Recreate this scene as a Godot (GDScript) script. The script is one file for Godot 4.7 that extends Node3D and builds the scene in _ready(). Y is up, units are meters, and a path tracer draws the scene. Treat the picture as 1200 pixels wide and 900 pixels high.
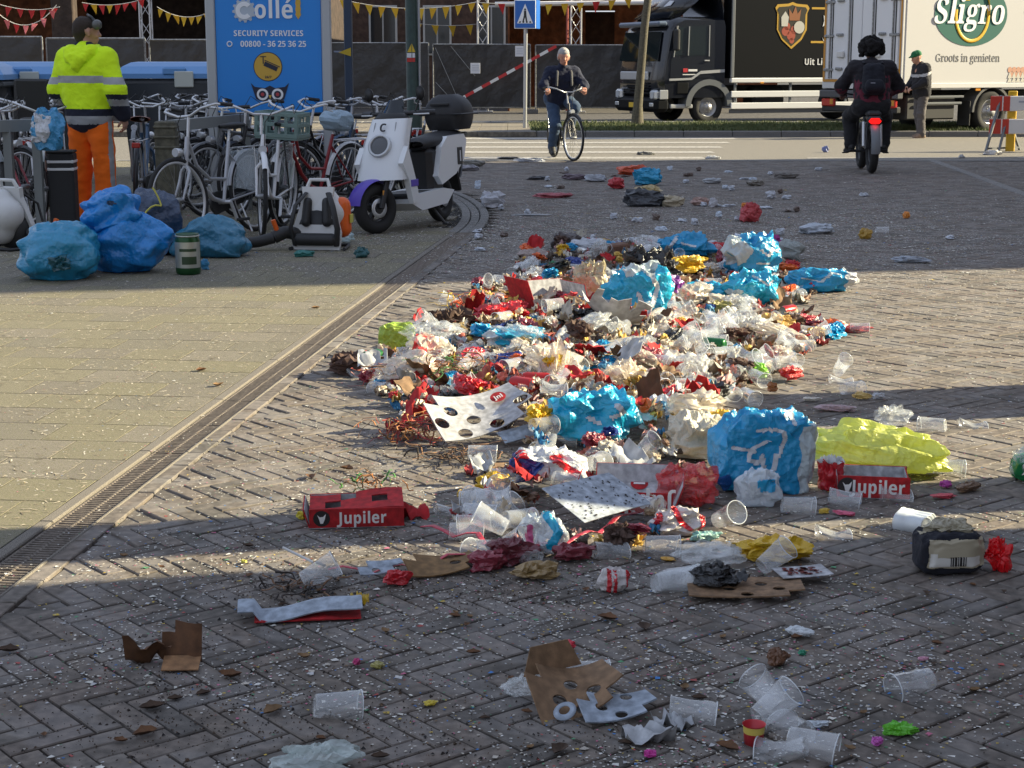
extends Node3D
# A street after a carnival: litter on herringbone bricks, parked bicycles, trucks and a fenced festival ground.
const F := 1950.0          # focal length of the photograph in its own pixels
const EYE := 1.45          # height of the lens above the street
const PITCH := 0.18999     # how far the camera looks down
const ROAD_TURN := -0.1047 # the road runs six degrees to the right of the view
var rng := RandomNumberGenerator.new()
var mats := {}
var texs := {}
var used := {}
var shared := {}
var road := Transform3D(Basis(Vector3.UP, ROAD_TURN), Vector3.ZERO)
func _ready() -> void:
	rng.seed = 7
	setup_view()
	setup_textures()
	build_ground()
	build_crossing()
	build_side_buildings()
	build_festival()
	build_fences()
	build_posts()
	build_billboard()
	build_trucks()
	build_barrier()
	build_containers()
	build_racks()
	build_bicycles()
	build_scooter()
	build_people()
	build_left_bags()
	build_litter()
func setup_view() -> void:
	var cam := Camera3D.new()
	cam.name = "camera"
	cam.position = Vector3(0, EYE, 0)
	cam.rotation.x = -PITCH
	cam.fov = rad_to_deg(2.0 * atan(450.0 / F))
	cam.near = 0.05
	cam.far = 600.0
	add_child(cam)
	cam.current = true
	var sun := DirectionalLight3D.new()
	sun.name = "sun"
	var el := deg_to_rad(25.0)
	var to_sun := Vector3(0.982 * cos(el), sin(el), -0.189 * cos(el))
	sun.basis = Basis.looking_at(-to_sun, Vector3.UP)
	sun.light_energy = 1.6
	sun.light_angular_distance = 0.5
	sun.light_color = Color(1.0, 0.945, 0.80)
	sun.shadow_enabled = true
	add_child(sun)
	var sky_mat := ProceduralSkyMaterial.new()
	sky_mat.sky_top_color = Color(0.79, 0.85, 0.97)
	sky_mat.sky_horizon_color = Color(0.96, 0.975, 1.0)
	sky_mat.sky_curve = 0.14
	sky_mat.ground_bottom_color = Color(0.25, 0.24, 0.23)
	sky_mat.ground_horizon_color = Color(0.55, 0.55, 0.56)
	sky_mat.sun_angle_max = 6.0
	sky_mat.sky_energy_multiplier = 0.62
	var env := Environment.new()
	env.background_mode = Environment.BG_SKY
	env.sky = Sky.new()
	env.sky.sky_material = sky_mat
	env.tonemap_mode = Environment.TONE_MAPPER_LINEAR
	env.tonemap_exposure = 2.6
	env.sdfgi_enabled = true
	env.ssao_enabled = true
	env.ssil_enabled = true
	var we := WorldEnvironment.new()
	we.name = "world_environment"
	we.environment = env
	add_child(we)
# ---------------------------------------------------------------- places
func ray(px: float, py: float) -> Vector3:
	return Basis(Vector3.RIGHT, -PITCH) * Vector3((px - 600.0) / F, -(py - 450.0) / F, -1.0)
func g(px: float, py: float, y := 0.0) -> Vector3:   # the spot on the street (or at height y)
	var d := ray(px, py)
	return Vector3(0, EYE, 0) + d * ((y - EYE) / d.y)
func far(px: float, py: float, z: float) -> Vector3: # the spot at distance z ahead
	var d := ray(px, py)
	return Vector3(0, EYE, 0) + d * (-z / d.z)
func rd(u: float, v: float, y := 0.0) -> Vector3:    # a spot in the road's own axes: u to the right, v ahead
	return road * Vector3(u, y, -v)
func in_view(p: Vector3, margin := 0.0) -> bool:
	var q := Basis(Vector3.RIGHT, PITCH) * (p - Vector3(0, EYE, 0))
	if q.z > -0.5: return false
	return absf(q.x / -q.z) < 600.0 / F + margin and absf(q.y / -q.z) < 450.0 / F + margin
# ---------------------------------------------------------------- materials
func lin(r: float, gr: float, b: float, a := 1.0) -> Color:
	var c := Color(r, gr, b).linear_to_srgb()
	c.a = a
	return c
func noise_tex(key: String, seed_: int, freq: float, low: float, high: float, size := 512, octaves := 4, kind := FastNoiseLite.TYPE_SIMPLEX_SMOOTH) -> NoiseTexture2D:
	var n := FastNoiseLite.new()
	n.seed = seed_
	n.noise_type = kind
	n.frequency = freq
	n.fractal_octaves = octaves
	var t := NoiseTexture2D.new()
	t.width = size
	t.height = size
	t.seamless = true
	t.noise = n
	var gr := Gradient.new()
	gr.set_color(0, Color(low, low, low))
	gr.set_color(1, Color(high, high, high))
	t.color_ramp = gr
	texs[key] = t
	return t
func normal_tex(key: String, seed_: int, freq: float, strength: float, cell := false, size := 512) -> NoiseTexture2D:
	var n := FastNoiseLite.new()
	n.seed = seed_
	n.frequency = freq
	n.fractal_octaves = 3
	if cell:
		n.noise_type = FastNoiseLite.TYPE_CELLULAR
		n.cellular_return_type = FastNoiseLite.RETURN_DISTANCE
		n.fractal_octaves = 2
		n.domain_warp_enabled = true
		n.domain_warp_amplitude = 30.0
		n.domain_warp_frequency = freq * 0.7
	else:
		n.noise_type = FastNoiseLite.TYPE_SIMPLEX_SMOOTH
	var t := NoiseTexture2D.new()
	t.width = size
	t.height = size
	t.seamless = true
	t.as_normal_map = true
	t.bump_strength = strength
	t.noise = n
	texs[key] = t
	return t
func setup_textures() -> void:
	noise_tex("blotch", 3, 0.012, 0.62, 1.0, 512, 5)
	noise_tex("grain", 4, 0.12, 0.5, 1.2, 512, 3)
	noise_tex("speck", 5, 0.16, 0.0, 1.9, 512, 2, FastNoiseLite.TYPE_CELLULAR)
	noise_tex("height", 6, 0.08, 0.0, 1.0, 512, 4)
	noise_tex("rough_map", 8, 0.02, 0.3, 1.0, 512, 4)
	normal_tex("crumple", 11, 0.014, 14.0, true)
	normal_tex("crumple_fine", 12, 0.03, 10.0, true)
	normal_tex("rough_normal", 13, 0.10, 5.0)
	normal_tex("cloth_normal", 14, 0.02, 7.0)
	for k in [["moss", 21, Color(0.36, 0.38, 0.16), 0.2], ["dust", 22, Color(0.66, 0.65, 0.64), 0.1], ["grime", 23, Color(0.13, 0.11, 0.10), 0.0]]:
		var n := FastNoiseLite.new()
		n.seed = k[1]
		n.frequency = 0.016
		n.fractal_octaves = 5
		var src := n.get_seamless_image(512, 512)
		var im := Image.create(512, 512, false, Image.FORMAT_RGBA8)
		for y in 512:
			for x in 512:
				var v: float = src.get_pixel(x, y).r
				var c: Color = k[2]
				c.a = clampf((v - 0.5) * 1.6 + k[3] * 0.2, 0.0, 0.18 if k[0] == "dust" else 0.45)
				im.set_pixel(x, y, c)
		texs[k[0]] = ImageTexture.create_from_image(im)
func mat(key: String, col := Color.WHITE, rough := 0.7, metal := 0.0) -> StandardMaterial3D:
	if mats.has(key): return mats[key]
	var m := StandardMaterial3D.new()
	m.resource_name = key
	m.albedo_color = col
	m.roughness = rough
	m.metallic = metal
	mats[key] = m
	return m
func tri_map(m: StandardMaterial3D, tex: String, scale: float, nrm := "", nscale := 1.0, world := false) -> StandardMaterial3D:
	m.uv1_triplanar = true
	m.uv1_world_triplanar = world
	m.uv1_scale = Vector3.ONE * scale
	if tex: m.albedo_texture = texs[tex]
	if nrm:
		m.normal_enabled = true
		m.normal_texture = texs[nrm]
		m.normal_scale = nscale
	return m
func paint(key: String, r: float, gr: float, b: float, rough := 0.4, metal := 0.0) -> StandardMaterial3D: # linear colour
	if mats.has(key): return mats[key]
	return mat(key, lin(r, gr, b), rough, metal)
func cloth(key: String, r: float, gr: float, b: float) -> StandardMaterial3D:
	if mats.has(key): return mats[key]
	var m := tri_map(mat(key, lin(r, gr, b), 0.9), "", 2.0, "cloth_normal", 0.5)
	m.rim_enabled = true
	m.rim = 0.25
	return m
func foil(key: String, r: float, gr: float, b: float, rough := 0.32, through := 0.25, fine := false) -> StandardMaterial3D: # thin opaque plastic film
	if mats.has(key): return mats[key]
	var m := tri_map(mat(key, lin(r, gr, b), rough), "", 3.0 if not fine else 6.0, "crumple" if not fine else "crumple_fine", 1.6)
	m.metallic_specular = 0.6
	if through > 0.0:
		m.backlight_enabled = true
		m.backlight = lin(r, gr, b) * through * 1.6
		m.backlight.a = 1.0
	return m
func clear(key: String, a: float, tint := Color(0.95, 0.96, 0.97), crumpled := false, rough := 0.12) -> StandardMaterial3D:
	if mats.has(key): return mats[key]
	var m := mat(key, Color(tint.r, tint.g, tint.b, a), rough)
	m.transparency = BaseMaterial3D.TRANSPARENCY_ALPHA
	if crumpled:
		tri_map(m, "", 5.0, "crumple_fine", 1.2)
	return m
func card(key: String, r: float, gr: float, b: float) -> StandardMaterial3D:
	if mats.has(key): return mats[key]
	return tri_map(mat(key, lin(r, gr, b), 0.85), "blotch", 4.0, "rough_normal", 0.25)
# ---------------------------------------------------------------- naming and parenting
func numbered(called: String) -> String:
	var n: int = used.get(called, 0)
	used[called] = n + 1
	return called if n == 0 else "%s_%03d" % [called, n]
func tag(o: Node, label: String, category: String, group := "", kind := "") -> Node:
	if label: o.set_meta("label", label)
	if category: o.set_meta("category", category)
	if group: o.set_meta("group", group)
	if kind: o.set_meta("kind", kind)
	return o
func thing(called: String, label: String, category: String, at := Vector3.ZERO, turn := 0.0, group := "") -> Node3D:
	var o := Node3D.new()
	o.name = numbered(called)
	add_child(o, true)
	o.position = at
	o.rotation.y = turn
	tag(o, label, category, group)
	return o
func put(called: String, m: Mesh, material: Material, parent: Node = null, xf := Transform3D.IDENTITY) -> MeshInstance3D:
	var o := MeshInstance3D.new()
	o.name = numbered(called) if parent == null else called
	o.mesh = m
	if material: o.material_override = material
	o.transform = xf
	(self if parent == null else parent).add_child(o, true)
	return o
func struct_(called: String, m: Mesh, material: Material, xf := Transform3D.IDENTITY) -> MeshInstance3D:
	var o := put(called, m, material, null, xf)
	o.set_meta("kind", "structure")
	return o
func copy(root: Node3D, at: Vector3, turn: float, label := "", group := "") -> Node3D:
	var c: Node3D = root.duplicate()
	var base: String = root.name
	var cut := RegEx.create_from_string("_\\d{3}$")
	c.name = numbered(cut.sub(base, ""))
	add_child(c, true)
	c.position = at
	c.rotation = Vector3(0, turn, 0)
	if label: c.set_meta("label", label)
	if group: c.set_meta("group", group)
	return c
func many(called: String, m: Mesh, material: Material, places: Array, colors: Array = [], parent: Node = null, label := "", category := "") -> MultiMeshInstance3D:
	var mm := MultiMesh.new()
	mm.transform_format = MultiMesh.TRANSFORM_3D
	mm.use_colors = colors.size() > 0
	mm.mesh = m
	mm.instance_count = places.size()
	for i in places.size():
		mm.set_instance_transform(i, places[i])
		if colors.size(): mm.set_instance_color(i, colors[i])
	var o := MultiMeshInstance3D.new()
	o.name = numbered(called) if parent == null else called
	o.multimesh = mm
	o.material_override = material
	m.surface_set_material(0, material)
	o.set_meta("kind", "stuff")
	if label: o.set_meta("label", label)
	if category: o.set_meta("category", category)
	(self if parent == null else parent).add_child(o, true)
	return o
# ---------------------------------------------------------------- shapes
class Sh:
	var st := SurfaceTool.new()
	var n := 0
	var group := 1
	func _init() -> void:
		st.begin(Mesh.PRIMITIVE_TRIANGLES)
	func flat() -> Sh:
		st.set_smooth_group(-1)
		return self
	func smooth() -> Sh:
		group += 1
		st.set_smooth_group(group)
		return self
	func v(p: Vector3, uv := Vector2.ZERO) -> void:
		st.set_uv(uv)
		st.add_vertex(p)
		n += 1
	func tri(a: Vector3, b: Vector3, c: Vector3) -> void:
		v(a); v(b); v(c)
	func quad(a: Vector3, b: Vector3, c: Vector3, d: Vector3) -> void: # clockwise seen from the front
		tri(a, b, c)
		tri(a, c, d)
	func quv(a: Vector3, b: Vector3, c: Vector3, d: Vector3, ua: Vector2, ub: Vector2, uc: Vector2, ud: Vector2) -> void:
		v(a, ua); v(b, ub); v(c, uc)
		v(a, ua); v(c, uc); v(d, ud)
	func box(c: Vector3, s: Vector3, bv := 0.0, b := Basis.IDENTITY) -> Sh:
		flat()
		var h := s * 0.5
		var e := minf(bv, minf(h.x, minf(h.y, h.z)) * 0.9)
		for ax in 3:
			for sg in [-1.0, 1.0]:
				var i := (ax + 1) % 3
				var j := (ax + 2) % 3
				var q := []
				for k in [[-1, -1], [1, -1], [1, 1], [-1, 1]]:
					var p := Vector3.ZERO
					p[ax] = sg * h[ax]
					p[i] = k[0] * (h[i] - e)
					p[j] = k[1] * (h[j] - e)
					q.append(c + b * p)
				if sg > 0: quad(q[0], q[3], q[2], q[1])
				else: quad(q[0], q[1], q[2], q[3])
		if e > 0.0:
			for ax in 3:
				var i := (ax + 1) % 3
				var j := (ax + 2) % 3
				for si in [-1.0, 1.0]:
					for sj in [-1.0, 1.0]:
						var q := []
						for k in [[-1.0, 0], [1.0, 0], [1.0, 1], [-1.0, 1]]:
							var p := Vector3.ZERO
							p[ax] = k[0] * (h[ax] - e)
							p[i] = si * (h[i] if k[1] == 0 else h[i] - e)
							p[j] = sj * (h[j] - e if k[1] == 0 else h[j])
							q.append(c + b * p)
						if si * sj > 0: quad(q[0], q[3], q[2], q[1])
						else: quad(q[0], q[1], q[2], q[3])
			for sx in [-1.0, 1.0]:
				for sy in [-1.0, 1.0]:
					for sz in [-1.0, 1.0]:
						var a := c + b * Vector3(sx * h.x, sy * (h.y - e), sz * (h.z - e))
						var d := c + b * Vector3(sx * (h.x - e), sy * h.y, sz * (h.z - e))
						var f := c + b * Vector3(sx * (h.x - e), sy * (h.y - e), sz * h.z)
						if sx * sy * sz > 0: tri(a, f, d)
						else: tri(a, d, f)
		return self
	func bar(a: Vector3, b: Vector3, w: float, t: float, up := Vector3.UP) -> Sh: # a square bar from a to b
		var d := b - a
		if absf(d.normalized().dot(up)) > 0.98: up = Vector3.RIGHT
		var x := up.cross(d).normalized()
		var y := d.cross(x).normalized()
		return box((a + b) * 0.5, Vector3(w, t, d.length()), 0.0, Basis(x, y, d.normalized()))
	func tube(pts: Array, rad, sides := 8, caps := true, squash := 1.0) -> Sh:
		smooth()
		var rings := []
		var up := Vector3.UP
		var d0: Vector3 = (pts[1] - pts[0]).normalized()
		if absf(d0.dot(up)) > 0.9: up = Vector3.FORWARD
		var x := up.cross(d0).normalized()
		for i in pts.size():
			var d: Vector3
			if i == 0: d = pts[1] - pts[0]
			elif i == pts.size() - 1: d = pts[i] - pts[i - 1]
			else: d = (pts[i + 1] - pts[i]).normalized() + (pts[i] - pts[i - 1]).normalized()
			d = d.normalized()
			x = (x - d * x.dot(d)).normalized()
			var y := d.cross(x)
			var r: float = rad[i] if rad is Array else rad
			var ring := []
			for k in sides:
				var a := TAU * k / sides
				ring.append(pts[i] + x * cos(a) * r + y * sin(a) * r * squash)
			rings.append(ring)
		skin(rings, true)
		if caps:
			flat()
			for e in [0, rings.size() - 1]:
				for k in range(1, sides - 1):
					if e == 0: tri(rings[0][0], rings[0][k], rings[0][k + 1])
					else: tri(rings[e][0], rings[e][k + 1], rings[e][k])
		return self
	func skin(rings: Array, closed := true) -> Sh:
		for i in rings.size() - 1:
			var A: Array = rings[i]
			var B: Array = rings[i + 1]
			var m := A.size()
			for k in (m if closed else m - 1):
				var l := (k + 1) % m
				quad(A[k], B[k], B[l], A[l])
		return self
	func torus(c: Vector3, R: float, r: float, n1: int, n2: int, axis := Basis.IDENTITY, flatten := 1.0) -> Sh: # axis.x is the axle
		smooth()
		var rings := []
		for i in n1 + 1:
			var a := TAU * i / n1
			var o := Vector3(0, cos(a), sin(a))
			var ring := []
			for k in n2:
				var t := TAU * k / n2
				ring.append(c + axis * (o * (R + r * cos(t)) + Vector3(r * flatten * sin(t), 0, 0)))
			rings.append(ring)
		return skin(rings)
	func lathe(prof: Array, sides := 20, xf := Transform3D.IDENTITY) -> Sh: # prof: Vector2(radius, y) upwards
		smooth()
		var rings := []
		for p in prof:
			var ring := []
			for k in sides:
				var a := TAU * k / sides
				ring.append(xf * Vector3(cos(a) * p.x, p.y, sin(a) * p.x))
			rings.append(ring)
		return skin(rings)
	func disc(c: Vector3, nrm: Vector3, r: float, sides := 20) -> Sh:
		flat()
		var up := Vector3.UP if absf(nrm.y) < 0.9 else Vector3.RIGHT
		var x := up.cross(nrm).normalized()
		var y := nrm.cross(x).normalized()
		for k in sides:
			var a := TAU * k / sides
			var b := TAU * (k + 1) / sides
			tri(c, c + (x * cos(b) + y * sin(b)) * r, c + (x * cos(a) + y * sin(a)) * r)
		return self
	func prism(poly: PackedVector2Array, z0: float, z1: float, xf := Transform3D.IDENTITY) -> Sh: # outline in x, y; front at z1
		flat()
		var p := poly
		if Geometry2D.is_polygon_clockwise(p):
			p = p.duplicate()
			p.reverse()
		var idx := Geometry2D.triangulate_polygon(p)
		for i in range(0, idx.size(), 3):
			var a := p[idx[i]]
			var b := p[idx[i + 1]]
			var c := p[idx[i + 2]]
			if (b - a).cross(c - a) < 0:
				var t := b
				b = c
				c = t
			tri(xf * Vector3(a.x, a.y, z1), xf * Vector3(c.x, c.y, z1), xf * Vector3(b.x, b.y, z1))
			tri(xf * Vector3(a.x, a.y, z0), xf * Vector3(b.x, b.y, z0), xf * Vector3(c.x, c.y, z0))
		for i in p.size():
			var a := p[i]
			var b := p[(i + 1) % p.size()]
			quad(xf * Vector3(a.x, a.y, z0), xf * Vector3(a.x, a.y, z1), xf * Vector3(b.x, b.y, z1), xf * Vector3(b.x, b.y, z0))
		return self
	func grid(nu: int, nv: int, fn: Callable, keep = null, facet := false) -> Sh:
		smooth()
		if facet: flat()
		var P := []
		for j in nv + 1:
			var row := []
			for i in nu + 1:
				row.append(fn.call(float(i) / nu, float(j) / nv))
			P.append(row)
		for j in nv:
			for i in nu:
				if keep != null and not keep.call((i + 0.5) / nu, (j + 0.5) / nv): continue
				var u0 := float(i) / nu
				var u1 := float(i + 1) / nu
				var v0 := 1.0 - float(j) / nv
				var v1 := 1.0 - float(j + 1) / nv
				quv(P[j][i], P[j + 1][i], P[j + 1][i + 1], P[j][i + 1], Vector2(u0, v0), Vector2(u0, v1), Vector2(u1, v1), Vector2(u1, v0))
		return self
	func mesh() -> ArrayMesh:
		st.generate_normals()
		return st.commit()
func v3(x: float, y: float, z: float) -> Vector3: return Vector3(x, y, z)
func v2(x: float, y: float) -> Vector2: return Vector2(x, y)
func sh() -> Sh:
	return Sh.new()
func sheet(tris: PackedVector2Array, fn: Callable, thick: float) -> ArrayMesh:
	var s := Sh.new()
	s.smooth()
	var top := {}
	var edges := {}
	for p in tris:
		if not top.has(p):
			var e := 0.004
			var a: Vector3 = fn.call(p)
			var dx: Vector3 = fn.call(p + Vector2(e, 0)) - a
			var dy: Vector3 = fn.call(p + Vector2(0, e)) - a
			var nn := dy.cross(dx).normalized() * thick * 0.5
			top[p] = [a + nn, a - nn]
	for side in 2:
		s.smooth()
		for i in range(0, tris.size(), 3):
			var a := tris[i]
			var b := tris[i + 1]
			var c := tris[i + 2]
			if ((b - a).cross(c - a) > 0) != (side == 0):
				var t := b
				b = c
				c = t
			s.tri(top[a][side], top[b][side], top[c][side])
			if side == 0:
				for q in [[a, b], [b, c], [c, a]]:
					edges[[q[0], q[1]]] = true
	s.flat()
	for q in edges:
		if not edges.has([q[1], q[0]]):
			s.quad(top[q[0]][0], top[q[0]][1], top[q[1]][1], top[q[1]][0])
	return s.mesh()
func cells(nx: int, ny: int, cell: float, holes: Dictionary, cut = null, sub := 2) -> PackedVector2Array: # squares of a sheet, some with a round hole
	var t := PackedVector2Array()
	for j in ny:
		for i in nx:
			var o := Vector2((i - nx * 0.5) * cell, (j - ny * 0.5) * cell)
			if cut != null and cut.call(i, j): continue
			var r: float = holes.get(Vector2i(i, j), 0.0)
			if r <= 0.0:
				for b in sub:
					for a in sub:
						var q := [o + Vector2(a, b) * cell / sub, o + Vector2(a + 1, b) * cell / sub, o + Vector2(a + 1, b + 1) * cell / sub, o + Vector2(a, b + 1) * cell / sub]
						for k in [0, 1, 2, 0, 2, 3]: t.append(snap2(q[k]))
			else:
				var c := o + Vector2.ONE * cell * 0.5
				var out := []
				for k in 16:
					var e := k / 4
					var f := (k % 4) / 4.0
					var corner := [Vector2(0, 0), Vector2(1, 0), Vector2(1, 1), Vector2(0, 1)]
					var ca: Vector2 = corner[e]
					var cb: Vector2 = corner[(e + 1) % 4]
					out.append(snap2(o + ca.lerp(cb, f) * cell))
				for k in 16:
					var p: Vector2 = out[k]
					var q: Vector2 = out[(k + 1) % 16]
					var pi := snap2(c + (p - c).normalized() * r)
					var qi := snap2(c + (q - c).normalized() * r)
					for w in [p, q, qi, p, qi, pi]: t.append(w)
	return t
func snap2(p: Vector2) -> Vector2:
	return p.snapped(Vector2.ONE * 0.0005)
func text_mesh(txt: String, height: float, depth := 0.004, font := "Droid Sans", weight := 700, italic := false) -> TextMesh:
	var key := "%s|%s|%s|%s|%s|%s" % [txt, height, depth, font, weight, italic]
	if shared.has(key): return shared[key]
	var f := SystemFont.new()
	f.font_names = PackedStringArray([font])
	f.font_weight = weight
	f.font_italic = italic
	var t := TextMesh.new()
	t.text = txt
	t.font = f
	t.font_size = 64
	t.pixel_size = height / 46.0   # capital height of 64 px type is about 46 px
	t.depth = depth
	t.curve_step = 2.0
	shared[key] = t
	return t
func lettering(txt: String, height: float, material: Material, parent: Node, xf: Transform3D, depth := 0.004, font := "Droid Sans", weight := 700) -> MeshInstance3D:
	return put("lettering", text_mesh(txt, height, depth, font, weight), material, parent, xf)
func noise(seed_: int, freq: float, kind := FastNoiseLite.TYPE_SIMPLEX_SMOOTH, octaves := 3) -> FastNoiseLite:
	var n := FastNoiseLite.new()
	n.seed = seed_
	n.frequency = freq
	n.noise_type = kind
	n.fractal_octaves = octaves
	if kind == FastNoiseLite.TYPE_CELLULAR:
		n.cellular_return_type = FastNoiseLite.RETURN_DISTANCE
		n.fractal_type = FastNoiseLite.FRACTAL_NONE
	return n
func crumple(w: float, h: float, d: float, seed_: int, o := {}) -> ArrayMesh:
	var nu: int = o.get("nu", 34)
	var nv: int = o.get("nv", 20)
	var amp: float = o.get("amp", 0.22)
	var fq: float = o.get("freq", 1.3)
	var low := noise(seed_ + 50, 0.7)
	var fold := noise(seed_, fq * 0.75, FastNoiseLite.TYPE_SIMPLEX_SMOOTH, 1)
	var fine := noise(seed_ + 9, fq * 2.3, FastNoiseLite.TYPE_CELLULAR)
	var sq: float = o.get("square", 0.8)
	var sag: float = o.get("sag", 0.0)
	var sharp: float = o.get("sharp", 1.0)
	var fn := func(u: float, v: float) -> Vector3:
		var a := TAU * u
		var t := lerpf(-PI * 0.5, PI * 0.5, v)
		var cu := cos(a)
		var su := sin(a)
		var dirn := Vector3(cu * cos(t), sin(t), su * cos(t))
		var q := Vector3(signf(cu) * absf(cu) ** sq * cos(t) ** sq, signf(sin(t)) * absf(sin(t)) ** sq, signf(su) * absf(su) ** sq * cos(t) ** sq)
		var k := 1.0 + amp * (1.3 * low.get_noise_3dv(dirn) - sharp * (1.0 * absf(fold.get_noise_3dv(dirn)) - 0.35 * fine.get_noise_3dv(dirn)) + 0.3)
		var p := Vector3(q.x * k, q.y * k + 0.88, q.z * k)
		p.y -= sag * absf(q.x) * 2.0
		p.y += amp * sharp * maxf(q.y + 0.4, 0.0) * (1.1 * fine.get_noise_3d(q.x * 1.2, 5.0, q.z * 1.2) - 1.2 * absf(fold.get_noise_3d(q.x * 1.6, 2.0, q.z * 1.6)) + 0.5)
		p += Vector3(fold.get_noise_3d(dirn.y * 1.3, dirn.z, 3.0), 0, fold.get_noise_3d(dirn.x, 7.0, dirn.y * 1.3)) * amp * 0.8
		if p.y < 0.0: p.y = p.y * 0.05
		return p
	var lo := Vector3.ONE * 9.0
	var hi := -lo
	for j in 13:
		for i in 24:
			var p: Vector3 = fn.call(i / 24.0, j / 12.0)
			lo = lo.min(p)
			hi = hi.max(p)
	var sz := hi - lo
	var fit := func(u: float, v: float) -> Vector3:
		var p: Vector3 = (fn.call(u, v) - lo) / sz
		return Vector3((p.x - 0.5) * w, p.y * h + 0.002, (p.z - 0.5) * d)
	if o.has("mask"):
		var grow: float = o.get("grow", 0.0)
		var mask = o.mask
		var mid := Vector3(0, h * 0.45, 0)
		var swollen := func(u: float, v: float) -> Vector3:
			var p: Vector3 = fit.call(u, v)
			return p + (p - mid).normalized() * grow
		var keep := func(u: float, v: float) -> bool: return mask.call((fn.call(u, v) - lo) / sz * Vector3(1, 1, 1) - Vector3(0.5, 0, 0.5))
		return sh().grid(o.get("mu", 170), o.get("mv", 96), swollen, keep).mesh()
	return sh().grid(nu, nv, fit, null, o.get("facet", true)).mesh()
# ---------------------------------------------------------------- bodies: tapered capsules joined smoothly, meshed as surface nets
func nets(bones: Array, cell: float, blend: float, classify = null, wrinkle := 0.0, wfreq := 9.0) -> Dictionary:
	var lo := Vector3.ONE * 1e9
	var hi := -lo
	for b in bones:
		var r := maxf(b[2], b[3])
		lo = lo.min(b[0] - Vector3.ONE * r).min(b[1] - Vector3.ONE * r)
		hi = hi.max(b[0] + Vector3.ONE * r).max(b[1] + Vector3.ONE * r)
	var pad := blend * 3.0 + cell * 2.0
	lo -= Vector3.ONE * pad
	hi += Vector3.ONE * pad
	var nx := int((hi.x - lo.x) / cell) + 2
	var ny := int((hi.y - lo.y) / cell) + 2
	var nz := int((hi.z - lo.z) / cell) + 2
	var field := PackedFloat32Array()
	field.resize(nx * ny * nz)
	var wn := noise(5, wfreq)
	for b in bones:
		var a: Vector3 = b[0]
		var e: Vector3 = b[1]
		var r0: float = b[2]
		var r1: float = b[3]
		var m := maxf(r0, r1) + blend * 4.0 + cell
		var l := (a.min(e) - Vector3.ONE * m - lo) / cell
		var h := (a.max(e) + Vector3.ONE * m - lo) / cell
		var ae := e - a
		var len2 := maxf(ae.length_squared(), 1e-9)
		for z in range(maxi(0, int(l.z)), mini(nz, int(h.z) + 2)):
			for y in range(maxi(0, int(l.y)), mini(ny, int(h.y) + 2)):
				for x in range(maxi(0, int(l.x)), mini(nx, int(h.x) + 2)):
					var p := lo + Vector3(x, y, z) * cell
					var t := clampf((p - a).dot(ae) / len2, 0.0, 1.0)
					var dd := p.distance_to(a + ae * t) - lerpf(r0, r1, t)
					if dd < m:
						field[(z * ny + y) * nx + x] += exp(-dd / blend)
	var val := PackedFloat32Array()
	val.resize(field.size())
	for i in field.size():
		val[i] = -blend * log(field[i]) if field[i] > 1e-12 else 1.0
	if wrinkle > 0.0:
		for z in nz:
			for y in ny:
				for x in nx:
					var i := (z * ny + y) * nx + x
					if absf(val[i]) < wrinkle * 4.0:
						val[i] += wrinkle * wn.get_noise_3d(lo.x + x * cell, (lo.y + y * cell) * 1.6, lo.z + z * cell)
	var ids := {}
	var verts := []
	var off := [0, 1, nx, nx + 1, nx * ny, nx * ny + 1, nx * ny + nx, nx * ny + nx + 1]
	var corner := []
	for k in 8: corner.append(Vector3(k & 1, (k >> 1) & 1, (k >> 2) & 1))
	var pairs := [[0, 1], [2, 3], [4, 5], [6, 7], [0, 2], [1, 3], [4, 6], [5, 7], [0, 4], [1, 5], [2, 6], [3, 7]]
	for z in nz - 1:
		for y in ny - 1:
			var row := (z * ny + y) * nx
			for x in nx - 1:
				var i := row + x
				if val[i] > cell * 3.0: continue
				var inside := 0
				for k in 8:
					if val[i + off[k]] < 0.0: inside += 1
				if inside == 0 or inside == 8: continue
				var s := Vector3.ZERO
				var c := 0
				for pr in pairs:
					var va := val[i + off[pr[0]]]
					var vb := val[i + off[pr[1]]]
					if (va < 0.0) != (vb < 0.0):
						s += (corner[pr[0]] as Vector3).lerp(corner[pr[1]], va / (va - vb))
						c += 1
				ids[i] = verts.size()
				verts.append(lo + (Vector3(x, y, z) + s / c) * cell)
	var out := {}
	var axes := [[1, nx, nx * ny], [nx, nx * ny, 1], [nx * ny, 1, nx]]
	for i in ids:
		for ax in axes:
			var j: int = i + ax[0]
			if j >= val.size() or (val[i] < 0.0) == (val[j] < 0.0): continue
			var q := [i, i - ax[1], i - ax[1] - ax[2], i - ax[2]]
			if not (ids.has(q[1]) and ids.has(q[2]) and ids.has(q[3])): continue
			var P := [verts[ids[q[0]]], verts[ids[q[1]]], verts[ids[q[2]]], verts[ids[q[3]]]]
			var key = classify.call((P[0] + P[1] + P[2] + P[3]) * 0.25) if classify != null else "body"
			if not out.has(key):
				out[key] = Sh.new()
				out[key].smooth()
			if val[i] < 0.0: out[key].quad(P[0], P[1], P[2], P[3])
			else: out[key].quad(P[0], P[3], P[2], P[1])
	var res := {}
	for k in out: res[k] = out[k].mesh()
	return res
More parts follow.
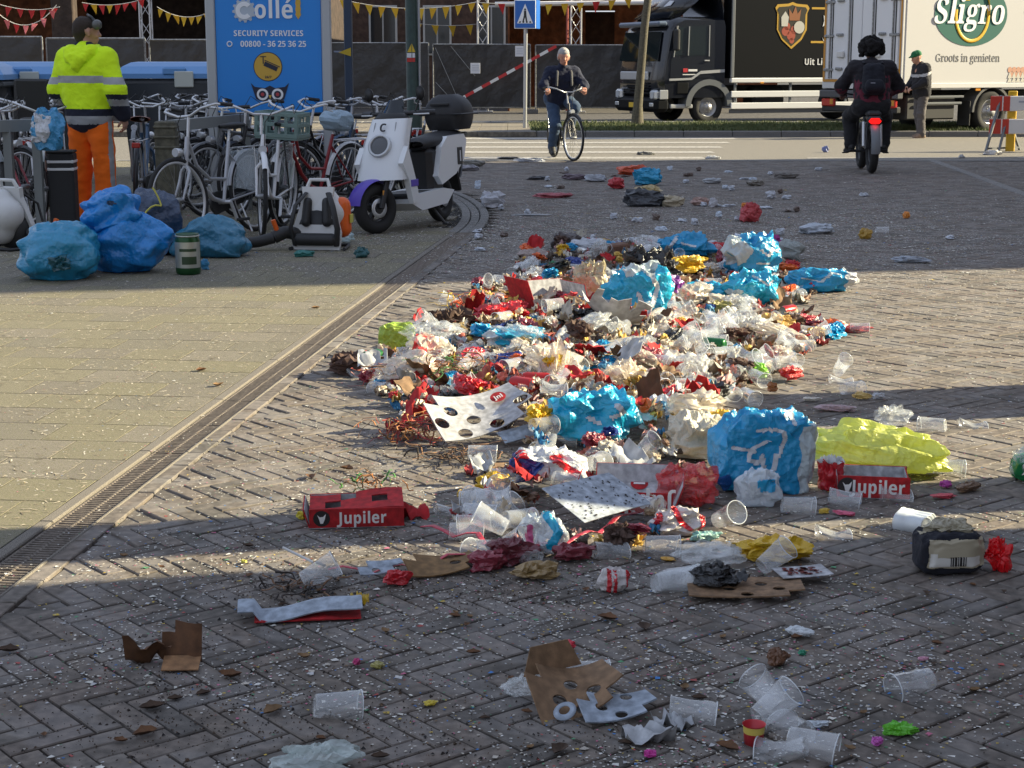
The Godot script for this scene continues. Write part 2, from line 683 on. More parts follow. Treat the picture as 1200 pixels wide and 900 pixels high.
# ---------------------------------------------------------------- the street
func slab_mesh(sx: float, sz: float, depth: float, ch: float, col: Color) -> ArrayMesh: # a paving piece: worn top, chamfer, sides
	var s := sh()
	s.flat()
	s.st.set_color(col)
	var a := v2(sx, sz) * 0.5
	var b := a - v2(ch, ch)
	var T := [v3(-b.x, 0, -b.y), v3(b.x, 0, -b.y), v3(b.x, 0, b.y), v3(-b.x, 0, b.y)]
	var E := [v3(-a.x, -ch, -a.y), v3(a.x, -ch, -a.y), v3(a.x, -ch, a.y), v3(-a.x, -ch, a.y)]
	s.quad(T[0], T[1], T[2], T[3])
	for k in 4:
		var l := (k + 1) % 4
		s.quad(T[l], T[k], E[k], E[l])
		s.quad(E[l], E[k], E[k] - v3(0, depth, 0), E[l] - v3(0, depth, 0))
	return s.mesh()
func curve_u(v: float) -> float: # right edge of the drain, in road axes: straight, then bending left round the corner
	if v < 14.6: return -1.87
	return -1.87 - 0.04 * (v - 14.6) ** 2
func build_ground() -> void:
	var earth := tri_map(mat("earth", lin(0.10, 0.095, 0.09), 0.95), "blotch", 0.2, "rough_normal", 0.4, true)
	var s := sh().flat()
	s.quad(v3(-260, -0.045, -400), v3(260, -0.045, -400), v3(260, -0.045, 40), v3(-260, -0.045, 40))
	struct_("ground", s.mesh(), earth)
	var bm := mat("brick", Color.WHITE, 0.84)
	bm.vertex_color_use_as_albedo = true
	tri_map(bm, "blotch", 3.0, "rough_normal", 0.18, true)
	bm.detail_enabled = true
	bm.detail_blend_mode = BaseMaterial3D.BLEND_MODE_MIX
	bm.detail_albedo = texs["dust"]
	bm.detail_uv_layer = BaseMaterial3D.DETAIL_UV_2
	bm.uv2_triplanar = true
	bm.uv2_world_triplanar = true
	bm.uv2_scale = Vector3.ONE * 0.35
	var sand := tri_map(mat("joint_sand", lin(0.012, 0.011, 0.010), 1.0), "grain", 5.0, "rough_normal", 0.5, true)
	var bed := sh().flat()
	bed.quad(rd(-1.83, 26.5, -0.016), rd(9.5, 26.5, -0.016), rd(9.5, -1.0, -0.016), rd(-1.83, -1.0, -0.016))
	var pave := struct_("brick_pavement", bed.mesh(), sand)
	var tints := []
	for i in 10:
		var k := rng.randf_range(0.8, 1.16)
		var red := rng.randf_range(-0.010, 0.016)
		tints.append(Color((0.216 + red) * k, 0.187 * k, (0.158 - red * 0.4) * k))
	var W := 0.0667
	var a := deg_to_rad(45.0)
	var A := v2(-sin(a), cos(a))   # (u, v) along the first bricks
	var B := v2(-sin(a), -cos(a))
	var near := []
	var rest := []
	var rest_c := []
	for k in range(-420, 420):
		for m in range(-120, 120):
			for o in 2:
				var ca := k + 3.0 * m + (1.5 if o == 0 else 0.5)
				var cb := k - 3.0 * m + (0.5 if o == 0 else 2.5)
				var q := (A * ca + B * cb) * W
				if q.y < 1.6 or q.y > 26.0 or q.x > 9.2: continue
				if q.x < (-1.835 if q.y < 14.5 else curve_u(q.y) + 0.1): continue
				var p := rd(q.x, q.y)
				if absf(p.x) > 0.40 * -p.z + 1.2: continue
				var dirv := A if o == 0 else B
				var yaw := atan2(-dirv.y * -1.0, dirv.x) + ROAD_TURN
				var bas := Basis(Vector3.UP, yaw + rng.randf_range(-0.012, 0.012)) * Basis(Vector3.RIGHT, rng.randf_range(-0.012, 0.012)) * Basis(Vector3.BACK, rng.randf_range(-0.006, 0.006))
				var cut := 0.006 if q.y < 14.5 and q.x < -1.70 else 0.0   # cut bricks tuck under the edge course
				var xf := Transform3D(bas, p + v3(0, rng.randf_range(-0.0022, 0.0018) - cut, 0))
				if in_view(p, -0.005) and -p.z < 5.2: near.append([-p.z, xf])
				else:
					rest.append(xf)
					rest_c.append(tints[rng.randi() % 10])
	near.sort_custom(func(x, y): return x[0] < y[0])
	var bricks := []
	for t in tints: bricks.append(slab_mesh(0.1935, 0.0600, 0.03, 0.0028, t))
	var white := slab_mesh(0.1935, 0.0600, 0.03, 0.0028, Color.WHITE)
	for i in near.size():
		if i < 300: put("brick", bricks[rng.randi() % 10], bm, pave, near[i][1])
		else:
			rest.append(near[i][1])
			rest_c.append(tints[rng.randi() % 10])
	many("herringbone_bricks", white, bm, rest, rest_c, pave)
	var course := []
	var course_c := []
	for i in range(4, 72):
		var v := i * 0.2 + 0.1
		course.append(Transform3D(Basis(Vector3.UP, PI * 0.5 + ROAD_TURN + rng.randf_range(-0.01, 0.01)), rd(-1.838, v, rng.randf_range(-0.001, 0.002))))
		course_c.append(tints[rng.randi() % 10])
	many("edge_bricks", white, bm, course, course_c, pave)
	var fill := sh().flat()   # bricks cut to the slanting edge, seen as slivers between course and field
	fill.st.set_color(Color(0.20, 0.175, 0.155))
	for i in range(8, 72):
		fill.box(rd(-1.752, i * 0.2 + 0.09, -0.024 - 0.0006 * (i % 3)), v3(0.104, 0.03, 0.19), 0.002, road.basis)
	put("cut_bricks", fill.mesh(), bm, pave).set_meta("kind", "stuff")
	var tm := mat("tile", Color.WHITE, 0.92)
	tm.vertex_color_use_as_albedo = true
	tri_map(tm, "speck", 9.0, "rough_normal", 0.9, true)
	tm.detail_enabled = true
	tm.detail_blend_mode = BaseMaterial3D.BLEND_MODE_MIX
	tm.detail_albedo = texs["moss"]
	var bed2 := sh().flat()
	bed2.quad(rd(-12.0, 14.4, -0.0014), rd(-2.05, 14.4, -0.0014), rd(-2.05, -1.0, -0.0014), rd(-12.0, -1.0, -0.0014))
	bed2.quad(rd(-12.0, 26.5, -0.018), rd(-2.05, 26.5, -0.018), rd(-2.05, 14.4, -0.018), rd(-12.0, 14.4, -0.018))
	var plaza := struct_("tiled_pavement", bed2.mesh(), sand)
	var tt := []
	for i in 8:
		var k := rng.randf_range(0.92, 1.07)
		tt.append(Color(0.305 * k, 0.270 * k, (0.198 + rng.randf_range(-0.02, 0.03)) * k))
	var tn := []
	var trest := []
	var trc := []
	for j in range(8, 88):
		for i in range(0, 34):
			var v := j * 0.3
			var right := -2.062
			var u := right - 0.15 - i * 0.3 + (0.15 if j % 2 == 1 else 0.0)
			var w := 0.3
			if i == 0 and j % 2 == 1:
				u = right - 0.075
				w = 0.15
			if v > 14.4 and u + w * 0.5 > curve_u(v + 0.1) - 0.19: continue
			var p := rd(u, v)
			if absf(p.x) > 0.40 * -p.z + 1.0: continue
			var bas := Basis(Vector3.UP, ROAD_TURN) * Basis(Vector3.RIGHT, rng.randf_range(-0.002, 0.002)) * Basis(Vector3.BACK, rng.randf_range(-0.002, 0.002)) * Basis.from_scale(v3(w / 0.3, 1, 1))
			var xf := Transform3D(bas, p + v3(0, rng.randf_range(-0.0006, 0.0006), 0))
			if in_view(p, 0.0): tn.append([-p.z, xf])
			else:
				trest.append(xf)
				trc.append(tt[rng.randi() % 8])
	tn.sort_custom(func(x, y): return x[0] < y[0])
	var tiles := []
	for t in tt: tiles.append(slab_mesh(0.2955, 0.2955, 0.03, 0.0012, t))
	var tw := slab_mesh(0.2955, 0.2955, 0.03, 0.0012, Color.WHITE)
	for i in tn.size():
		if i < 300: put("tile", tiles[rng.randi() % 8], tm, plaza, tn[i][1])
		else:
			trest.append(tn[i][1])
			trc.append(tt[rng.randi() % 8])
	many("paving_tiles", tw, tm, trest, trc, plaza)
	var conc := tri_map(mat("concrete", lin(0.27, 0.24, 0.20), 0.9), "speck", 5.0, "rough_normal", 0.5, true)
	var iron := tri_map(mat("cast_iron", lin(0.27, 0.225, 0.185), 0.9), "blotch", 6.0, "rough_normal", 0.5, true)
	var lip := sh()
	for side in 2:
		var x: float = [-2.036, -1.873][side]
		for i in range(1, 15):
			lip.box(rd(x, i * 1.0 + 0.5, -0.03), v3(0.045 if side == 0 else 0.014, 0.066, 0.994), 0.004, road.basis)
	var ch := sh()
	ch.box(rd(-1.95, 7.7, -0.062), v3(0.17, 0.02, 14.0), 0.0, road.basis)
	var drain := struct_("drain_channel", ch.mesh(), conc)
	put("concrete_lip", lip.mesh(), conc, drain)
	var gm := sh()   # half a metre of grate: two side rails, a middle rib and cross bars
	for x in [-0.061, 0.0, 0.061]: gm.box(v3(x, -0.012, 0), v3(0.010, 0.02, 0.496), 0.002)
	for i in 21: gm.box(v3(0, -0.011, (i - 10) * 0.0235), v3(0.124, 0.018, 0.0105), 0.002)
	var grate_mesh := gm.mesh()
	for i in range(4, 29):
		put("grate", grate_mesh, iron, drain, Transform3D(road.basis, rd(-1.942, i * 0.5 + 0.25, -0.002 + rng.randf_range(-0.001, 0.001))))
	var stone := sh()
	var pts := []
	for i in 26:
		var v := 14.5 + i * 0.24
		pts.append(v2(curve_u(v), v))
	for row in 3:
		for i in pts.size() - 1:
			var a0: Vector2 = pts[i] + v2(-0.088 * row, -0.025 * row)
			var a1: Vector2 = pts[i + 1] + v2(-0.088 * row, -0.025 * row)
			var p0 := rd(a0.x, a0.y, 0.0)
			var p1 := rd(a1.x, a1.y, 0.0)
			var dirn := (p1 - p0).normalized()
			stone.box((p0 + p1) * 0.5 + v3(0, -0.028 + rng.randf_range(-0.001, 0.002), 0), v3(0.08, 0.066 if row != 1 else 0.05, p0.distance_to(p1) - 0.012), 0.006, Basis(Vector3.UP.cross(dirn).normalized(), Vector3.UP, dirn))
	struct_("curb_stones", stone.mesh(), tri_map(mat("pale_stone", lin(0.30, 0.29, 0.275), 0.85), "speck", 5.0, "rough_normal", 0.5, true))
	var chip := sh().flat()
	chip.quad(v3(-0.5, 0, -0.5), v3(0.6, 0.12, -0.4), v3(0.5, 0.0, 0.5), v3(-0.4, 0.16, 0.4))
	var chip_m := mat("confetti", Color.WHITE, 0.8)
	chip_m.vertex_color_use_as_albedo = true
	var places := []
	var cols := []
	var pal := [Color(0.75, 0.73, 0.68), Color(0.7, 0.68, 0.6), Color(0.62, 0.6, 0.55), Color(0.55, 0.5, 0.42), Color(0.5, 0.5, 0.5), Color(0.4, 0.08, 0.07), Color(0.05, 0.2, 0.5), Color(0.6, 0.42, 0.06), Color(0.55, 0.15, 0.25), Color(0.1, 0.3, 0.15), Color(0.08, 0.06, 0.05), Color(0.07, 0.055, 0.045), Color(0.2, 0.12, 0.06)]
	var fn := noise(77, 1.1)
	for i in 150000:
		var px := rng.randf_range(-60, 1260)
		var t := rng.randf()
		var py := 175.0 + 740.0 * (t if i % 3 else t * t)
		if i < 80000: py = 195.0 + 60.0 * rng.randf() + 60.0 * rng.randf() + 60.0 * rng.randf() * rng.randf()
		var p := g(px, py)
		var q := road.affine_inverse() * p
		var dens := 0.30 + 0.85 * fn.get_noise_2d(p.x, p.z)
		if q.x > -1.8:
			var c := v2((px - 690.0) / 420.0, (py - 480.0) / 330.0)
			dens += 0.75 * exp(-c.length_squared())
			dens += 0.9 * exp(-((px - 780.0) / 240.0) ** 2) * clampf((400.0 - py) / 90.0, 0.0, 1.0)
		else: dens *= lerpf(0.9, 0.62, clampf((py - 290.0) / 80.0, 0.0, 1.0))
		if rng.randf() > dens: continue
		var sz := rng.randf_range(0.003, 0.008)
		if rng.randf() < 0.05: sz *= 2.2
		sz *= lerpf(rng.randf_range(1.4, 2.6), 1.0, clampf((py - 250.0) / 160.0, 0.0, 1.0))
		var bas := Basis(Vector3.UP, rng.randf() * TAU) * Basis.from_scale(v3(sz, sz * 0.7, sz * rng.randf_range(0.4, 1.0)))
		places.append(Transform3D(bas, p + v3(0, 0.0018, 0)))
		cols.append(pal[rng.randi() % (5 if rng.randf() < (0.8 if py < 335 else 0.5) else 13)] * rng.randf_range(0.7, 1.1))
	for i in 42000:   # straw and crumbs trodden over the tiles
		var p := rd(rng.randf_range(-7.5, -2.07), rng.randf_range(4.4, 19.0))
		if not in_view(p, 0.02) or fn.get_noise_2d(p.x * 1.5, p.z * 1.5) < -0.42 + 0.3 * rng.randf(): continue
		var sz := rng.randf_range(0.004, 0.013)
		places.append(Transform3D(Basis(Vector3.UP, rng.randf() * TAU) * Basis.from_scale(v3(sz * rng.randf_range(1.0, 3.2), sz * 0.5, sz * 0.5)), p + v3(0, 0.0012, 0)))
		cols.append([Color(0.56, 0.49, 0.36), Color(0.62, 0.56, 0.45), Color(0.42, 0.35, 0.24), Color(0.16, 0.13, 0.09), Color(0.24, 0.20, 0.13)][rng.randi() % 5] * rng.randf_range(0.8, 1.1))
	_stuff(chip, chip_m, places, cols)
func _stuff(chip: Sh, m: Material, places: Array, cols: Array) -> void:
	many("confetti_litter", chip.mesh(), m, places, cols, null, "pale confetti and plastic crumbs trodden all over the paving", "confetti")
func build_crossing() -> void:
	var asphalt := tri_map(mat("asphalt", lin(0.29, 0.265, 0.225), 0.8), "grain", 3.0, "rough_normal", 0.5, true)
	asphalt.detail_enabled = true
	asphalt.detail_albedo = texs["grime"]
	var z0 := g(600, 188).z
	var z1 := g(600, 161).z
	var s := sh().flat()
	s.quad(v3(-60, 0.006, z1), v3(60, 0.006, z1), v3(60, 0.006, z0), v3(-60, 0.006, z0))
	struct_("asphalt_road", s.mesh(), asphalt)
	var paint_m := tri_map(mat("road_paint", lin(0.58, 0.55, 0.5), 0.6), "blotch", 1.5, "rough_normal", 0.2, true)
	var xl := -4.6
	var xr := 3.9
	for i in 5:
		var z := lerpf(z0 - 0.55, z1 + 0.75, i / 4.0)
		var st := sh().flat()
		var o := 0.35 * i
		st.quad(v3(xl + o, 0.0105, z - 0.27), v3(xr - 0.9 + o, 0.0105, z - 0.27), v3(xr - 0.9 + o, 0.0105, z + 0.27), v3(xl + o, 0.0105, z + 0.27))
		struct_("crossing_stripe", st.mesh(), paint_m)
	var ln := sh().flat()
	ln.quad(v3(4.6, 0.0105, z0 - 0.55), v3(7.0, 0.0105, z0 - 0.62), v3(7.0, 0.0105, z0 - 0.42), v3(4.6, 0.0105, z0 - 0.35))
	ln.quad(v3(7.9, 0.0105, z0 - 0.62), v3(12.0, 0.0105, z0 - 0.72), v3(12.0, 0.0105, z0 - 0.54), v3(7.9, 0.0105, z0 - 0.44))
	struct_("road_line", ln.mesh(), paint_m)
	var edge := sh()
	for i in 60:
		edge.box(v3(-24.0 + i * 0.8, -0.04, z0 + 0.11), v3(0.79, 0.102, 0.2), 0.006)
	var pale: Material = mats["pale_stone"]
	struct_("road_edge_curb", edge.mesh(), pale)
	var e0 := g(1090, 187)
	var e1 := g(1235, 240)
	var side := sh()
	for i in 14:
		var p := e0.lerp(e1, (i + 0.5) / 14.0)
		var dirn := (e1 - e0).normalized()
		side.box(p + v3(0, -0.035, 0), v3(0.13, 0.085, e0.distance_to(e1) / 14.0 - 0.012), 0.006, Basis(Vector3.UP.cross(dirn).normalized(), Vector3.UP, dirn))
	struct_("side_curb", side.mesh(), pale)
	var zg0 := g(600, 159.5).z
	var zg1 := g(600, 149).z
	var kerb := sh()
	for i in 70:
		kerb.box(v3(-30.0 + i * 1.0, 0.03, zg0 + 0.08), v3(0.99, 0.16, 0.13), 0.015)
	for i in 70:
		kerb.box(v3(-30.0 + i * 1.0, 0.04, zg1 - 0.3), v3(0.99, 0.16, 0.6), 0.015)
	struct_("kerb", kerb.mesh(), pale)
	var soil := sh().flat()
	soil.quad(v3(0.4, 0.085, zg1), v3(40, 0.085, zg1), v3(40, 0.085, zg0), v3(0.4, 0.085, zg0))
	soil.quad(v3(0.4, 0.085, zg0), v3(0.4, -0.04, zg0), v3(0.4, -0.04, zg1), v3(0.4, 0.085, zg1))
	struct_("verge", soil.mesh(), tri_map(mat("verge_soil", lin(0.06, 0.07, 0.03), 1.0), "blotch", 0.8, "rough_normal", 0.6, true))
	var blade := sh().flat()
	blade.tri(v3(-0.006, 0, 0), v3(0.006, 0, 0), v3(0.012, 1, 0.02))
	blade.tri(v3(0.0, 0, -0.006), v3(0.0, 0, 0.006), v3(-0.02, 0.8, 0.012))
	var gm := mat("grass", Color.WHITE, 0.8)
	gm.vertex_color_use_as_albedo = true
	gm.backlight_enabled = true
	gm.backlight = Color(0.2, 0.3, 0.05)
	var pl := []
	var pc := []
	var gn := noise(9, 0.5)
	for i in 26000:
		var x := rng.randf_range(0.4, 16.0)
		var z := rng.randf_range(zg1, zg0)
		if gn.get_noise_2d(x, z * 2.0) < -0.32: continue
		var hh := rng.randf_range(0.04, 0.12)
		pl.append(Transform3D(Basis(Vector3.UP, rng.randf() * TAU) * Basis.from_scale(v3(2.0, hh, 2.0)), v3(x, 0.083, z)))
		pc.append(Color(0.06, 0.095, 0.03).lerp(Color(0.13, 0.13, 0.05), rng.randf()))
	many("grass", blade.mesh(), gm, pl, pc, null, "short green grass of the roadside verge in front of the trucks", "grass")
	var flag := sh()
	for i in 44:
		for j in 5:
			flag.box(v3(-25.6 + i * 0.6, 0.045, zg0 - 0.32 - j * 0.98), v3(0.594, 0.1, 0.974), 0.006)
	struct_("sidewalk", flag.mesh(), tri_map(mat("flagstone", lin(0.30, 0.26, 0.20), 0.9), "blotch", 1.2, "rough_normal", 0.4, true))
	var yard := sh().flat()
	yard.quad(v3(-60, 0.03, -90), v3(70, 0.03, -90), v3(70, 0.03, zg1 - 0.55), v3(-60, 0.03, zg1 - 0.55))
	struct_("yard", yard.mesh(), tri_map(mat("yard_paving", lin(0.13, 0.12, 0.11), 0.9), "blotch", 0.7, "rough_normal", 0.5, true))
func build_side_buildings() -> void: # houses to the right of the frame, whose shade lies across the street
	var wall := tri_map(mat("house_brick", lin(0.20, 0.10, 0.07), 0.9), "blotch", 0.6, "rough_normal", 0.5, true)
	var trim := paint("house_trim", 0.55, 0.53, 0.48, 0.6)
	var glass := mat("house_glass", lin(0.02, 0.025, 0.03), 0.08)
	for k in [[12.0, 20.0, -15.1, -27.4, 11.0, "tall brick corner house along the right of the street, shading the far bricks"], [5.0, 16.0, -5.76, 12.0, 11.0, "brick terrace beside the camera on the right, shading the near bricks"]]:
		var t := thing("brick_house", k[5], "building", v3(k[0], 0, (k[2] + k[3]) * 0.5))
		var zl: float = absf(k[3] - k[2])
		var wd: float = k[1] - k[0]
		put("wall", sh().box(v3(wd * 0.5, k[4] * 0.5 - 0.03, 0), v3(wd, k[4], zl)).mesh(), wall, t)
		put("cornice", sh().box(v3(wd * 0.5, k[4] + 0.1, 0), v3(wd + 0.02, 0.3, zl + 0.02), 0.03).mesh(), trim, t)
		var n := int(zl / 2.6)
		for fl in int(k[4] / 3.4):
			for i in n:
				var z := (i + 0.5) / n * zl - zl * 0.5
				var y := 1.7 + fl * 3.3
				var f := put("window", sh().box(v3(-0.01, y, z), v3(0.12, 1.7, 1.1), 0.01).mesh(), trim, t)
				put("pane", sh().box(v3(-0.06, y, z), v3(0.04, 1.5, 0.9)).mesh(), glass, f)
	var pier := thing("brick_pier", "slim brick gate pier beside the street, right of the camera", "pier", v3(3.4, 0, -5.86))
	put("shaft", sh().box(v3(0, 1.5, 0), v3(0.4, 3.06, 0.34), 0.01).mesh(), wall, pier)
	put("cap", sh().box(v3(0, 3.08, 0), v3(0.5, 0.1, 0.44), 0.02).mesh(), trim, pier)
	var cab := thing("utility_cabinet", "grey utility cabinet on the pavement, right of the frame", "cabinet", v3(3.75, 0, -7.45))
	put("body", sh().box(v3(0, 0.58, 0), v3(0.4, 1.2, 0.6), 0.015).mesh(), paint("cabinet_grey", 0.3, 0.31, 0.3, 0.5), cab)
	put("lid", sh().box(v3(0, 1.2, 0), v3(0.46, 0.05, 0.66), 0.012).mesh(), paint("cabinet_grey", 0.3, 0.31, 0.3, 0.5), cab)
# ---------------------------------------------------------------- festival ground
func truss(called: String, label: String, at: Vector3, h: float, w := 0.3) -> void:
	var alu := mat("aluminium", lin(0.62, 0.62, 0.63), 0.35, 0.6)
	var t := thing(called, label, "truss", at, 0.0, "festival trusses")
	var ch := sh()
	for x in [-0.5, 0.5]:
		for z in [-0.5, 0.5]:
			ch.tube([v3(x * w, 0, z * w), v3(x * w, h, z * w)], 0.025, 8)
	put("chord", ch.mesh(), alu, t)
	var n := int(h / 0.42)
	for f in 4:
		var la := sh()
		var a := Basis(Vector3.UP, f * PI * 0.5)
		for i in n:
			var y0 := h * i / n
			var y1 := h * (i + 1) / n
			var s := 1.0 if i % 2 == 0 else -1.0
			la.tube([a * v3(-0.5 * w * s, y0, 0.5 * w), a * v3(0.5 * w * s, y1, 0.5 * w)], 0.012, 5, false)
		put("lacing", la.mesh(), alu, t)
	put("foot", sh().box(v3(0, 0.02, 0), v3(0.6, 0.04, 0.6), 0.005).mesh(), alu, t)
func bunting(a: Vector3, b: Vector3, sag: float, n: int, cols: Array, label: String, size := 0.2) -> void:
	var t := thing("bunting", label, "bunting", a)
	var d := b - a
	var pts := []
	for i in 13:
		var u := i / 12.0
		pts.append(d * u - v3(0, sag * 4.0 * u * (1.0 - u), 0))
	put("string", sh().tube(pts, 0.008, 5).mesh(), mat("white_cord", lin(0.7, 0.68, 0.62), 0.8), t)
	for i in n:
		var u := (i + 0.5) / n
		var p := d * u - v3(0, sag * 4.0 * u * (1.0 - u) + 0.006, 0)
		var q := p + d.normalized() * size * 0.5
		p -= d.normalized() * size * 0.5
		var tip := (p + q) * 0.5 - v3(0, size * rng.randf_range(1.25, 1.6), 0) + v3(rng.randf_range(-0.05, 0.05), 0, rng.randf_range(-0.05, 0.09))
		var bend := func(w: Vector2) -> Vector3:
			var e := p.lerp(q, w.x).lerp(tip, w.y)
			return e + v3(0, 0, 0.02 * sin(w.y * 4.0 + i))
		var tr := PackedVector2Array([v2(0, 0), v2(1, 0), v2(0.5, 0.5), v2(0, 0), v2(0.5, 0.5), v2(0, 0.5), v2(1, 0), v2(1, 0.5), v2(0.5, 0.5), v2(0, 0.5), v2(0.5, 0.5), v2(0.5, 1), v2(0.5, 0.5), v2(1, 0.5), v2(0.5, 1)])
		put("pennant", sheet(tr, bend, 0.004), cols[(i * 7 + i / 3) % cols.size()], t)
func build_festival() -> void:
	var brown := tri_map(mat("tent_brown", lin(0.34, 0.125, 0.05), 0.9), "blotch", 0.4, "cloth_normal", 0.5)
	brown.backlight_enabled = true
	brown.backlight = Color(0.75, 0.40, 0.18)
	var dark := tri_map(mat("tent_dark", lin(0.075, 0.05, 0.038), 0.9), "blotch", 0.4, "cloth_normal", 0.5)
	dark.backlight_enabled = true
	dark.backlight = Color(0.35, 0.24, 0.18)
	var white := paint("tent_white", 0.7, 0.68, 0.66, 0.5)
	var m := thing("marquee", "brown canvas festival marquee with a dark doorway behind the black fence", "tent", v3(3.4, 0.03, -58.0))
	var w := sh()
	w.box(v3(-2.2, 2.3, 0), v3(2.6, 4.6, 0.06))
	w.box(v3(2.9, 2.3, 0), v3(5.6, 4.6, 0.06))
	w.box(v3(-0.4, 3.9, 0.0), v3(1.0, 1.4, 0.06))
	put("canvas_wall", w.mesh(), brown, m)
	put("doorway", sh().box(v3(-0.4, 1.6, -1.2), v3(1.2, 3.2, 0.05)).mesh(), dark, m)
	put("roof", sh().box(v3(0.9, 4.7, 2.0), v3(9.5, 0.08, 9.0)).box(v3(0.9, 4.4, 6.5), v3(9.5, 0.7, 0.06)).mesh(), brown, m)
	put("side_wall", sh().box(v3(-3.5, 2.3, 2.0), v3(0.05, 4.6, 9.0)).mesh(), brown, m)
	var d := thing("stage_tent", "dark open festival tent behind the bicycles on the left", "tent", v3(-13.0, 0.03, -56.0))
	put("back_wall", sh().box(v3(0, 2.6, -4.0), v3(14.4, 5.2, 0.08)).mesh(), dark, d)
	put("curtain", sh().box(v3(-3.4, 2.0, -3.0), v3(3.4, 4.0, 0.08)).mesh(), brown, d)
	put("roof", sh().box(v3(0, 5.2, 0.0), v3(14.4, 0.1, 10.0)).box(v3(0, 4.9, 4.9), v3(14.4, 0.6, 0.05)).mesh(), dark, d)
	put("side_wall", sh().box(v3(7.2, 2.6, 0.0), v3(0.08, 5.2, 9.8)).mesh(), dark, d)
	put("bar_counter", sh().box(v3(2.0, 1.6, -1.0), v3(9.0, 1.2, 0.8), 0.02).mesh(), paint("bar_wood", 0.10, 0.05, 0.03, 0.6), d)
	var h := thing("house_front", "dark house front with white window bars behind the yellow bunting", "building", v3(-3.2, 0.03, -66.0))
	put("wall", sh().box(v3(0, 3.5, -2.0), v3(12.0, 7.0, 4.0)).mesh(), tri_map(mat("dark_brick", lin(0.12, 0.07, 0.05), 0.9), "blotch", 0.5, "rough_normal", 0.5), h)
	for i in 4:
		var x := -3.9 + i * 2.1
		var f := put("window", sh().box(v3(x, 2.7, 0.02), v3(1.1, 1.9, 0.08), 0.01).mesh(), paint("window_white", 0.5, 0.5, 0.48, 0.5), h)
		for k in [-0.25, 0.25]: put("pane", sh().box(v3(x + k, 2.7, 0.05), v3(0.44, 1.75, 0.06)).mesh(), mats["house_glass"], f)
	put("shop_sign", sh().box(v3(-1.6, 4.15, 0.06), v3(1.6, 0.35, 0.1), 0.02).mesh(), paint("sign_black", 0.02, 0.02, 0.02, 0.4), h)
	truss("truss_tower", "silver truss tower above the fence just right of the orange trousered worker", far(176, 150, 50.5) * v3(1, 0, 1) + v3(0, 0.03, 0), 5.0)
	truss("truss_tower", "silver truss tower between the green lamp post and crossing sign", far(566, 150, 50.5) * v3(1, 0, 1) + v3(0, 0.03, 0), 5.0)
	truss("truss_tower", "silver truss tower above the cyclist, beside the brown marquee", far(674, 150, 50.5) * v3(1, 0, 1) + v3(0, 0.03, 0), 5.0)
	var pole := thing("tent_pole", "thin red and white pole left of the truss above the cyclist", "pole", far(664, 150, 50.4) * v3(1, 0, 1))
	put("tube", sh().tube([v3(0, 0.03, 0), v3(0, 5.0, 0)], 0.035, 8).mesh(), paint("pole_red", 0.35, 0.08, 0.06, 0.5), pole)
	var eave := thing("eaves_beam", "white tent eaves beam running above the crossing sign", "beam", far(580, 5, 50.0))
	put("tube", sh().tube([Vector3.ZERO, v3(6.5, 0.08, 0)], 0.07, 8).mesh(), white, eave)
	var trunk := thing("dark_column", "thick dark tent column behind the orange trousered worker's head", "column", far(82, 150, 48.0) * v3(1, 0, 1))
	put("shaft", sh().box(v3(0, 2.5, 0), v3(0.62, 5.0, 0.5), 0.03).mesh(), dark, trunk)
	var red := cloth("flag_red", 0.5, 0.03, 0.03)
	var yel := cloth("flag_yellow", 0.62, 0.40, 0.03)
	var pink := cloth("flag_pink", 0.6, 0.16, 0.17)
	for m2 in [red, yel, pink]:
		m2.backlight_enabled = true
		m2.backlight = m2.albedo_color * 0.7
	bunting(far(-20, -4, 36.0), far(66, 6, 36.0), 0.5, 8, [pink, red, pink], "pink and red bunting sagging left of the worker's head", 0.13)
	bunting(far(-10, 2, 40.0), far(70, 8, 40.0), 0.12, 6, [red], "dark red bunting higher up at the left edge", 0.16)
	bunting(far(96, 3, 40.0), far(170, -2, 40.0), 0.10, 8, [red, yel, red], "red and yellow bunting between the worker and truss tower", 0.15)
	bunting(far(184, 8, 42.0), far(246, 14, 42.0), 0.18, 7, [yel], "yellow bunting just left of the blue billboard", 0.15)
	bunting(far(395, -2, 46.0), far(560, 2, 46.0), 0.22, 11, [yel], "yellow bunting passing behind the green lamp post", 0.2)
	bunting(far(560, 3, 46.0), far(745, -3, 46.0), 0.10, 10, [yel, yel, yel, red], "yellow bunting behind the blue crossing sign", 0.2)
	bunting(far(480, 26, 56.0), far(560, 28, 56.0), 0.08, 4, [yel], "dim yellow bunting deeper in, right of the lamp post", 0.24)
